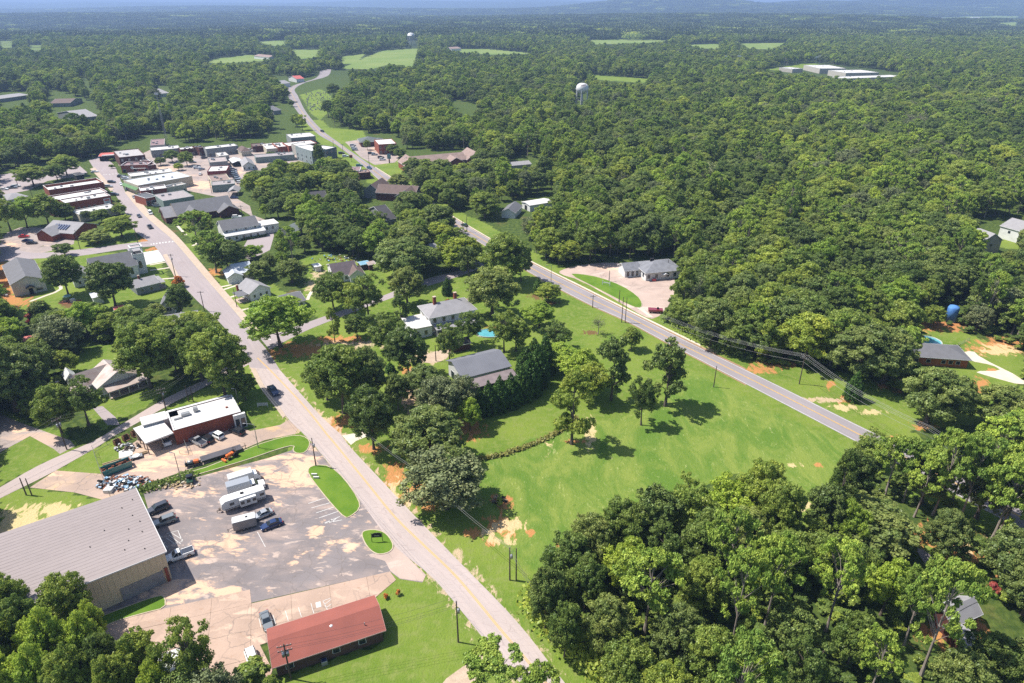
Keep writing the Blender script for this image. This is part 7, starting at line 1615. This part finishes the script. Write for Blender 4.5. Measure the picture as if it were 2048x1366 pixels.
for x in (-3.6, -1.2, 1.2, 3.0): MB().box(x-.8, x+.8, -.6, .6, 0, .1).box(x-.8, x-.7, -.6, .6, .1, 1.5).box(x+.7, x+.8, -.6, .6, .1, 1.5).box(x-.7, x+.7, .5, .6, .1, 1.5).build('crate', M('crate_brown', (.22,.11,.06)), t)
# pools
def pool(label, u, v, r, h=1.2, ry=None):
    c = P(u, v); t = thing('swimming_pool', label, 'swimming pool', tuple(c)); ry = ry or r; n = 28
    V = []; F = []
    for rr, z in ((r, 0), (r, h), (r-.18, h), (r-.18, h-.3)): V += [(rr*cos(2*pi*i/n), (rr*ry/r)*sin(2*pi*i/n), z) for i in range(n)]
    for k in range(3): F += [(k*n+i, k*n+(i+1) % n, (k+1)*n+(i+1) % n, (k+1)*n+i) for i in range(n)]
    MB().add(V, F).build('rim', white_metal, t, smooth=False); MB().add([((r-.2)*cos(2*pi*i/n), (r-.2)*ry/r*sin(2*pi*i/n), h-.22) for i in range(n)], [tuple(range(n))]).build('water', teal_pool, t); return t
pool('round above ground pool beside the brick ranch house', 1856, 688, 4.0, 1.3); pool('turquoise pool half hidden by trees beside the old white house', 980, 668, 5.0, .5, 3.4)
c = P(1909, 612, 6.0); t = thing('water_tank_blue', 'bright blue round tank top in the wood above the clay bank', 'tank', (c.x, c.y, 0)); MB().lathe([(1.9, 0), (1.9, 5.2), (1.6, 5.9), (.5, 6.2)], n=18).build('shell', M('tank_blue', (.05,.16,.50), (.12,.3,.62)), t, smooth=True)
# signs, benches, small things
c = P(755, 1084); t = thing('notice_board', 'dark hanging sign on two posts on the oval island', 'sign', (c.x, c.y, .13), radians(6))
for x in (-1.15, 1.15): MB().tube((x, 0, 0), (x, 0, 2.5), .07).build('post', PAINT['black'], t)
MB().prism([(-1.05, 1.25), (1.05, 1.25), (1.05, 2.2), (.5, 2.45), (-.5, 2.45), (-1.05, 2.2)], -.06, .06, 'y').build('board', M('sign_black', (.02,.02,.025)), t); MB().box(-.55, .55, -.075, -.062, 1.62, 1.82).build('lettering_band', steel, t)
c = P(526, 814); t = thing('white_sign', 'small white board sign on the lawn beside the brick office', 'sign', tuple(c), radians(5))
for x in (-1.4, 1.4): MB().box(x-.08, x+.08, -.08, .08, 0, 1.5).build('post', white_wall, t)
MB().box(-1.3, 1.3, -.05, .05, .5, 1.4).build('board', concrete_white, t)
c = P(1269, 582); t = thing('white_sign', 'white sign frame on the lens shaped lawn', 'sign', tuple(c), radians(-25))
c = P(1212, 571); t.location = (c.x, c.y, .13)
for x in (-1.6, 1.6): MB().box(x-.1, x+.1, -.1, .1, 0, 1.9).build('post', white_wall, t)
MB().box(-1.5, 1.5, -.04, .04, .9, 1.3).build('board', white_wall, t)
for u, v in ((629,951),(633,957)):
    c = P(u, v); t = thing('concrete_block', 'small white concrete block on the long island, %s one' % ('upper' if v < 955 else 'lower'), 'block', (c.x, c.y, .13)); MB().box(-.7, .7, -.18, .18, 0, .5).build('block_body', concrete_white, t, bevel=.04)
c = P(779, 326); t = thing('blue_sign', 'tall blue roadside sign on the lawn by the church', 'sign', tuple(c)); MB().box(-.4, .4, -.3, .3, 0, 3).build('post', brick_dark, t); MB().box(-1.3, 1.3, -.25, .25, 3.0, 6.4).build('board', M('sign_blue', (.2,.33,.42)), t)
c = P(703, 324); t = thing('pole_sign', 'square red sign on a post beside the petrol station', 'sign', tuple(c)); MB().tube((0, 0, 0), (0, 0, 3), .15).build('post', steel, t); MB().box(-1.1, 1.1, -.2, .2, 3, 5).build('board', M('sign_dark_red', (.25,.05,.04)), t)
c = P(1312, 625); t = thing('red_flatbed', 'red flatbed wagon parked at the edge of the pink forecourt', 'wagon', tuple(c), radians(-8)); MB().box(-3, 2.4, -1.2, 1.2, .7, 1.5).build('bed', PAINT['maroon'], t, bevel=.06); MB().box(.2, .9, -.4, .4, 1.5, 2.1).build('engine', dark, t); wheels(t, (-1.6, 1.6), 1.1, .4)
c = P(1308, 562); t = thing('red_bin_pair', 'red bin by the wall of the white clinic', 'bin', tuple(c)); MB().box(-.8, .8, -.5, .5, 0, 1.0).build('bin_body', PAINT['red'], t, bevel=.1)
# flag pole and lamp posts
def lamp_post(label, u, vb, vt, arm=2.0, az=pi):
    c = P(u, vb); h = height_at(u, vb, vt); t = thing('lamp_post', label, 'lamp post', tuple(c), az); MB().tube((0, 0, 0), (0, 0, h), .12, .08, 8).build('pole', steel, t); MB().tube((0, 0, h-.1), (arm, 0, h+.2), .05).build('arm', steel, t); MB().box(arm-.1, arm+.6, -.14, .14, h+.1, h+.25).build('lamp_head', steel, t, bevel=.03)
lamp_post('steel lamp post with arm on the long curved island', 517, 896, 848, 2.2, pi); lamp_post('thin lamp post at the top of the lot by the weeds', 363, 961, 906, 0.6); lamp_post('lamp post beside the long sidewalk at the clinic', 1102, 566, 530, -2.5, radians(20)); lamp_post('lamp post behind the brick office', 479, 816, 778, .6)
def pole(label, u, vb, vt, arms=1, trans=0, az=0.0, twin=0.0, group=None):
    c = P(u, vb); h = min(height_at(u, vb, vt), 14); t = thing('utility_pole', label, 'utility pole', tuple(c), az, group)
    MB().tube((0, 0, 0), (0, 0, h), .17, .11, 8).build('post', wood, t)
    if twin: MB().tube((twin, 0, 0), (twin, 0, h*.98), .15, .1, 8).build('second_post', wood, t)
    for i in range(arms):
        z = h - .5 - i*1.1; MB().box(-1.2, 1.2, -.07, .07, z-.07, z+.07).build('crossarm', wood, t)
        for x in (-1.1, -.5, .5, 1.1): MB().tube((x, 0, z+.07), (x, 0, z+.28), .05).build('insulator', white_metal, t)
    for i in range(trans): MB().tube((.35*(-1)**i, -.25, h-2.6), (.35*(-1)**i, -.25, h-1.6), .26, n=10).build('transformer', steel, t, smooth=True)
    return Vector((c.x, c.y, h)), az
PL = {}
for k, a in {
 'a': ('pole with street wires standing on the long island', 632, 932, 876, 0, 1, 0), 'b': ('leaning dark pole on the lawn right of the red roof', 916.6, 1284, 1202, 0, 1, 0), 'c': ('pole with transformers at the corner of the red roof', 582, 1357, 1288, 2, 2, .3),
 'd': ('double pole on the green verge right of the road', 1019.6, 1160, 1095, 0, 1, 0), 'e': ('tall grey pole where the gravel drive meets the side road', 134, 899, 836, 1, 2, 1.0), 'f': ('pole with crossarm and transformer on the side road verge', 333, 822, 776, 2, 1, .4),
 'g': ('twin wooden poles at the left end of the side road', 53, 990, 956, 0, 0, 0), 'h': ('pair of poles behind the brick office on the side road', 378, 803, 772, 0, 0, 0), 'i': ('crossarmed pole on the main street by the church plaza', 351, 552, 508, 1, 1, 0), 'j': ('pole on the main street by the round kerb tree', 409, 622, 582, 1, 0, 0),
 'k': ('pole on the lawn left of the white gabled house', 474, 614, 578, 0, 0, 0), 'l': ('pole with wires at the right side of the highway', 1598, 768, 708, 2, 0, -.5), 'm': ('pole in the field beside the highway', 1427, 774, 732, 0, 0, 0), 'n': ('twin poles on the near side of the highway', 1243, 645, 594, 0, 0, 0),
 'o': ('poles with small crossarm at the highway verge', 1185, 615, 590, 1, 0, 0), 'p': ('pole on the lens lawn beside the forecourt', 1238, 604, 580, 0, 0, 0), 'q': ('short post at the highway kerb', 1113, 577, 568, 0, 0, 0), 'r': ('pole beside the roadside clump of trees', 718, 850, 822, 0, 1, 0), 's': ('pole before the cross street lawn', 161, 499, 460, 0, 0, 0),
 't': ('pole in the hedge at the edge of the bottom wood', 1070, 1208, 1178, 0, 0, 0), 'u': ('pole near the gable of the white house lawn', 872, 722, 690, 0, 0, 0), 'v': ('pole at the crossing of the cross street', 276, 486, 450, 0, 0, 0), 'w': ('left pole beside the green car on the highway', 926, 464, 440, 0, 0, 0),
 'x': ('right pole beside the green car on the highway', 934, 464, 434, 0, 0, 0), 'y': ('pole at the highway by the petrol station', 739, 335, 305, 0, 0, 0), 'z': ('street pole by the grey three storey block', 687, 312, 288, 1, 0, 0), 'aa': ('pole at the corner of the long low hall', 606, 312, 294, 1, 0, 0), 'ab': ('pole at the end of the green wall hall', 424, 387, 359, 1, 0, 0),
 'ac': ('pole at the brown brick centre car park', 487, 444, 411, 1, 0, 0), 'ad': ('pole in the middle of the square', 392, 316, 297, 1, 0, 0), 'ae': ('tall pole near the back row shops', 476, 296, 272, 1, 0, 0), 'af': ('kerb pole by the brown brick centre', 330, 450, 421, 0, 0, 0), 'ag': ('kerb pole opposite the brick shops', 298, 424, 396, 0, 0, 0), 'ah': ('car park pole beyond the bank', 37, 374, 350, 0, 0, 0),
 'ai': ('pole beside the bank drive', 67, 400, 372, 1, 0, 0), 'aj': ('leftmost highway pole near the grey block', 668, 300, 280, 0, 0, 0), 'ak': ('pole behind the tree by the lamp of the clinic', 1334, 548, 520, 0, 0, 0), 'al': ('flag pole on the pink forecourt', 1218, 562, 541, 0, 0, 0)}.items():
    PL[k], _ = pole(a[0], a[1], a[2], a[3], a[4], a[5], a[6], 1.3 if k in 'dghn' else 0)
def wires(label, pts, offs=((-.9, 0), (0, .3), (.9, 0)), sag=1.2, r=.022, m=None):
    t = thing('power_line', label, 'power line', tuple(pts[0])); o = pts[0]
    for ox, oz in offs:
        mb = MB()
        for a, b in zip(pts, pts[1:]):
            d = (b - a).normalized(); k = Vector((-d.y, d.x, 0)) * ox; n = 14; prev = None
            for i in range(n+1):
                f = i/n; p = a.lerp(b, f) + k + Vector((0, 0, oz - sag*4*f*(1-f))) - o
                if prev is not None: mb.tube(prev, p, r, n=3, caps=False)
                prev = p
        mb.build('wire', m or wire_m, t)
E1 = P(2160, 1010, 10)
far1 = P(1290, 612, 9)
wires('bundle of power lines running along the far side of the highway', [P(1320,630,9.5), PL['l'] - Vector((0,0,.5)), P(1860,856,10), P(2100,960,10)], ((-1.1, 0), (-.4, 0), (.5, 0), (1.1, 0), (0, -2.2)), 1.6, .026, M('bright_wire', (.42,.42,.42)))
wires('wires crossing the lawn to the red roofed building', [PL['b'], PL['c'], P(300,1450,9)], ((-.9, 0), (.3, 0), (.9, 0), (0, -1.4)), .8, .02)
wires('wires from the roadside oak to the double pole', [P(700,838,8.5), P(850,950,8.5), PL['d'], PL['t']], ((-.2, 0), (.25, 0)), 1.0, .035)
wires('wires above the side road to the pole with transformers', [P(-80,930,9), PL['e'], PL['f'], P(430,690,9.5)], ((-.9, 0), (.9, 0), (0, -1.2)), 1.0, .02)
wires('street wires from the leaning pole up the main road', [PL['b'], PL['a'], P(520,770,9)], ((-.3, 0), (.3, 0)), 1.4, .018)
# hedge on the ditch and odd planting
def ditch(name, label, pts, n, r, hmin, hmax, mats):
    q = resample(px(pts), 1.0); rj = np.random.default_rng(4); L_ = []
    C = []; 
    for _ in range(n):
        p = q[rj.integers(0, len(q))]; C.append([p.x + rj.normal()*r, p.y + rj.normal()*r*.6, rj.uniform(0, hmax)])
    C = np.array(C); nr = unit(rj.normal(size=(n, 3)) + [0, 0, .8]); V, T = cards(C, nr, rj.uniform(.15, .4, n), 1.3, np.array([0, 0, 1.0]))
    me = leaf_mesh(name, V, T, np.repeat(rj.random(n), 4), mats); return tag(link(name, me), label, None, None, 'stuff')
ditch('ditch_weeds', 'strip of tall rough weeds along the ditch in the field', [(945,920),(985,915),(1030,902),(1075,885),(1110,868),(1135,850),(1150,835)], 1700, .55, .2, .7, leaf_mat('weed_foliage', [(.11,.14,.035), (.15,.165,.055)]))
ditch('weed_strip', 'weedy strip at the top of the lot', [(292,980),(320,970),(350,965),(380,950)], 700, 1.1, .2, 1.0, LM['broad'])
ditch('roadside_scrub', 'low scrub at the foot of the wood beyond the highway', [(1340,640),(1400,678),(1455,706),(1490,714)], 2600, 1.6, .3, 2.6, LM['broad'])
ditch('hedge', 'clipped dark hedge between pool and drive', [(1868,712),(1890,706),(1912,696)], 900, .6, .3, 1.2, LM['dark'])
ditch('clinic_shrubs', 'dark low shrubs along the funeral home wall', [(478,480),(500,478),(530,472)], 900, .6, .3, 1.0, LM['dark'])
ditch('bottom_wood_edge', 'leafy undergrowth at the edge of the bottom wood', [(1075,1195),(1080,1225),(1115,1265),(1165,1315),(1215,1370),(1260,1420)], 6000, 1.5, .3, 3.8, LM['broad'])
# vehicles in the town
def far_car(kind, col, u, v, dirn, label, group): vehicle(kind, label, col, (u, v), None, dirn, group)
S_ = math.atan2((P(330,505) - P(240,400)).y, (P(330,505) - P(240,400)).x)
G3 = 'cars on the main street'
far_car('pickup','black',300.5,456,S_,'black pickup driving down the main street',G3); far_car('van','white',301,428,S_,'white van parked at the right kerb',G3); far_car('sedan','charcoal',279,434,S_,'dark car driving behind the black pickup',G3)
far_car('sedan','silver',269,396,S_,'silver car, nearest of those on the right kerb',G3); far_car('sedan','blue',255,380,S_,'blue car in the middle of the right kerb',G3); far_car('sedan','white',243,370,S_,'white car, farthest on the right kerb',G3)
far_car('sedan','white',190,345,.4,'white car turning at the top of the street',G3); far_car('suv','black',224,366,S_+.9,'black car nosed in at the top of the brick shops',G3); far_car('suv','silver',218,375,S_+.9,'silver car nosed in at the brick shops',G3); far_car('suv','charcoal',230,391,S_+.9,'dark car nosed in below the others at the brick shops',G3)
far_car('suv','silver',314,411,.1,'upper silver car beside the brown brick centre',G3); far_car('suv','grey',316,414,.1,'lower grey car beside the brown brick centre',G3)
for i, (u, v, c_) in enumerate([(243,355,'black'),(250,356,'silver'),(252,359,'white'),(255,362,'grey')]): far_car('suv', c_, u, v, S_+.9, c_ + ' car nosed in under the green awning', G3)
G4 = 'cars parked behind the church hall'
far_car('sedan','red',49,475,.25,'bright red car behind the church hall',G4); far_car('sedan','navy',56,483.5,.2,'dark blue car behind the church hall',G4); far_car('sedan','charcoal',64.5,488,.2,'charcoal car behind the church hall',G4); far_car('suv','white',109,465,.3,'white car beside the brick church lawn',G4)
G5 = 'cars in the square'
for i, (u, v, c_) in enumerate([(467,341,'black'),(468,345,'silver'),(469,348.5,'grey'),(470,352,'charcoal'),(472,355.5,'black'),(475,359,'silver'),(478,363,'grey'),(481,367,'white')]): far_car('suv', c_, u, v, .05, ['topmost black', 'second topmost silver', 'upper grey', 'charcoal', 'middle black', 'lower silver', 'lower grey', 'lowest white'][i] + ' car in the long row in the square', G5)
far_car('sedan','white',401,350,1.9,'white car driving in the lane of the square',G5); far_car('sedan','navy',469,397,.1,'navy car below the gazebo',G5); far_car('sedan','black',433,400,.1,'black car behind the brown brick centre',G5); far_car('minivan','white',474,436,.15,'white minivan behind the brown brick centre',G5)
for i, (u, v, c_) in enumerate([(407,308,'white'),(430,308,'white'),(409,317,'charcoal'),(386,326,'grey'),(394,337,'white'),(403,340,'silver'),(470,307,'silver'),(477,304,'black'),(503,301,'silver'),(508,304,'white'),(525,297,'black'),(572,301,'white'),(592,301,'silver'),(601,306,'charcoal'),(568,323,'charcoal'),(358,336,'silver')]): far_car('suv', c_, u, v, .2 + (i % 3)*.4, ['left white', 'right white', 'charcoal', 'small grey', 'near white', 'near silver', 'back silver', 'back black', 'hut side silver', 'hut side white', 'row end black', 'row end white', 'row end silver', 'hall side charcoal', 'grass side charcoal', 'workshop silver'][i] + ' car parked in the square', G5)
G6 = 'cars near the petrol station'
for u, v, c_, lb in ((706,292.5,'silver','silver car, top of the car park row'),(708,297,'white','white car in the car park row'),(710,301,'silver','silver car, bottom of the car park row'),(742,308,'charcoal','charcoal car under the trees at the brick block'),(749,310.5,'silver','silver car at the brick block'),(762,316.5,'black','black car by the brown kerb'),(765,320.5,'white','white car by the brown kerb'),(683,308,'charcoal','dark car beside the grey block'),(691,314,'white','white car beside the highway sign'),(719,333,'teal','teal van at the petrol station'),(739,338,'blue','blue car driving past the petrol station'),(645,264,'black','black car driving up the highway')): far_car('suv', c_, u, v, -.9 if 'driving' in lb else .3, lb, G6)
far_car('sedan','green',929,452,radians(-50)+pi,'green car driving on the highway near the bend','cars on the highway'); far_car('pickup','red',103,343,.3,'red pickup in the bank car park','cars near the bank'); far_car('sedan','white',9,380,.2,'white car at the left edge of the bank car park','cars near the bank'); far_car('pickup','grey',25,377,.3,'grey pickup in the bank car park','cars near the bank'); far_car('suv','white',33,374,.4,'white car beside the grey pickup','cars near the bank')
# the graveyard
cs = MB(); rj = random.Random(9)
for _ in range(150):
    c = P(rj.uniform(612, 662), rj.uniform(184, 222)); s_ = rj.uniform(.3, .8); cs.box(c.x-s_, c.x+s_, c.y-.25, c.y+.25, 0, rj.uniform(.5, 1.4))
tag(cs.build('gravestones', stone_wall), 'scattered gravestones on the grass beside the far highway', None, None, 'stuff')
# playground and ball field lights
c = P(141, 604); t = thing('playground', 'small playground with umbrella on red mulch', 'playground', tuple(c)); MB().box(-3.5, 3.5, -2, 2, 0, .1).build('mulch_bed', MATS['rust'], t); MB().lathe([(1.5, 2.3), (.9, 2.7), (.1, 3.0)], -1, .5, 8).build('parasol', M('parasol_green', (.3,.5,.42)), t); MB().tube((-1, .5, .1), (-1, .5, 2.4), .05).build('pole', steel, t); MB().box(.5, 2, -.8, .4, .1, 1.4).build('play_tower', white_metal, t); MB().box(-2, -1, -1, -.2, .1, .8).build('table', wood, t)
for i, (u, v, vt) in enumerate([(1451,132,113),(1475,140,112),(1527,136,120),(1567,131,117),(1631,127,114),(1638,126,112),(1414,128,115),(1458,122,109)]):
    c = P(u, v); h = height_at(u, v, vt); t = thing('floodlight_mast', 'tall thin floodlight mast near the far ball field', 'floodlight', tuple(c), 0, 'floodlight masts at the far ball field'); t['label'] = ['third', 'fourth', 'fifth', 'sixth', 'seventh', 'rightmost', 'leftmost', 'second'][i] + ' thin floodlight mast of the far ball field, counted from the left'; MB().tube((0, 0, 0), (0, 0, h), .35, .25).build('pole', steel, t); MB().box(-3, 3, -.3, .3, h-1.5, h+1).build('lamp_rack', white_metal, t)
# ------------------------------------------------------------------ haze
hz = MB().box(-26000, 26000, -300, 27000, -45, 262).build('haze', [bpy.data.materials.new('haze')])
hm = hz.data.materials[0]; hm.use_nodes = True; hn = hm.node_tree; hn.nodes.clear()
ho = hn.nodes.new('ShaderNodeOutputMaterial'); pv = hn.nodes.new('ShaderNodeVolumePrincipled'); pv.inputs['Color'].default_value = (0.34, 0.48, 0.80, 1); pv.inputs['Density'].default_value = 0.00012; pv.inputs['Anisotropy'].default_value = 0.1
hn.links.new(pv.outputs[0], ho.inputs['Volume']); tag(hz, 'thin blue haze over the whole landscape', None, None, 'stuff')
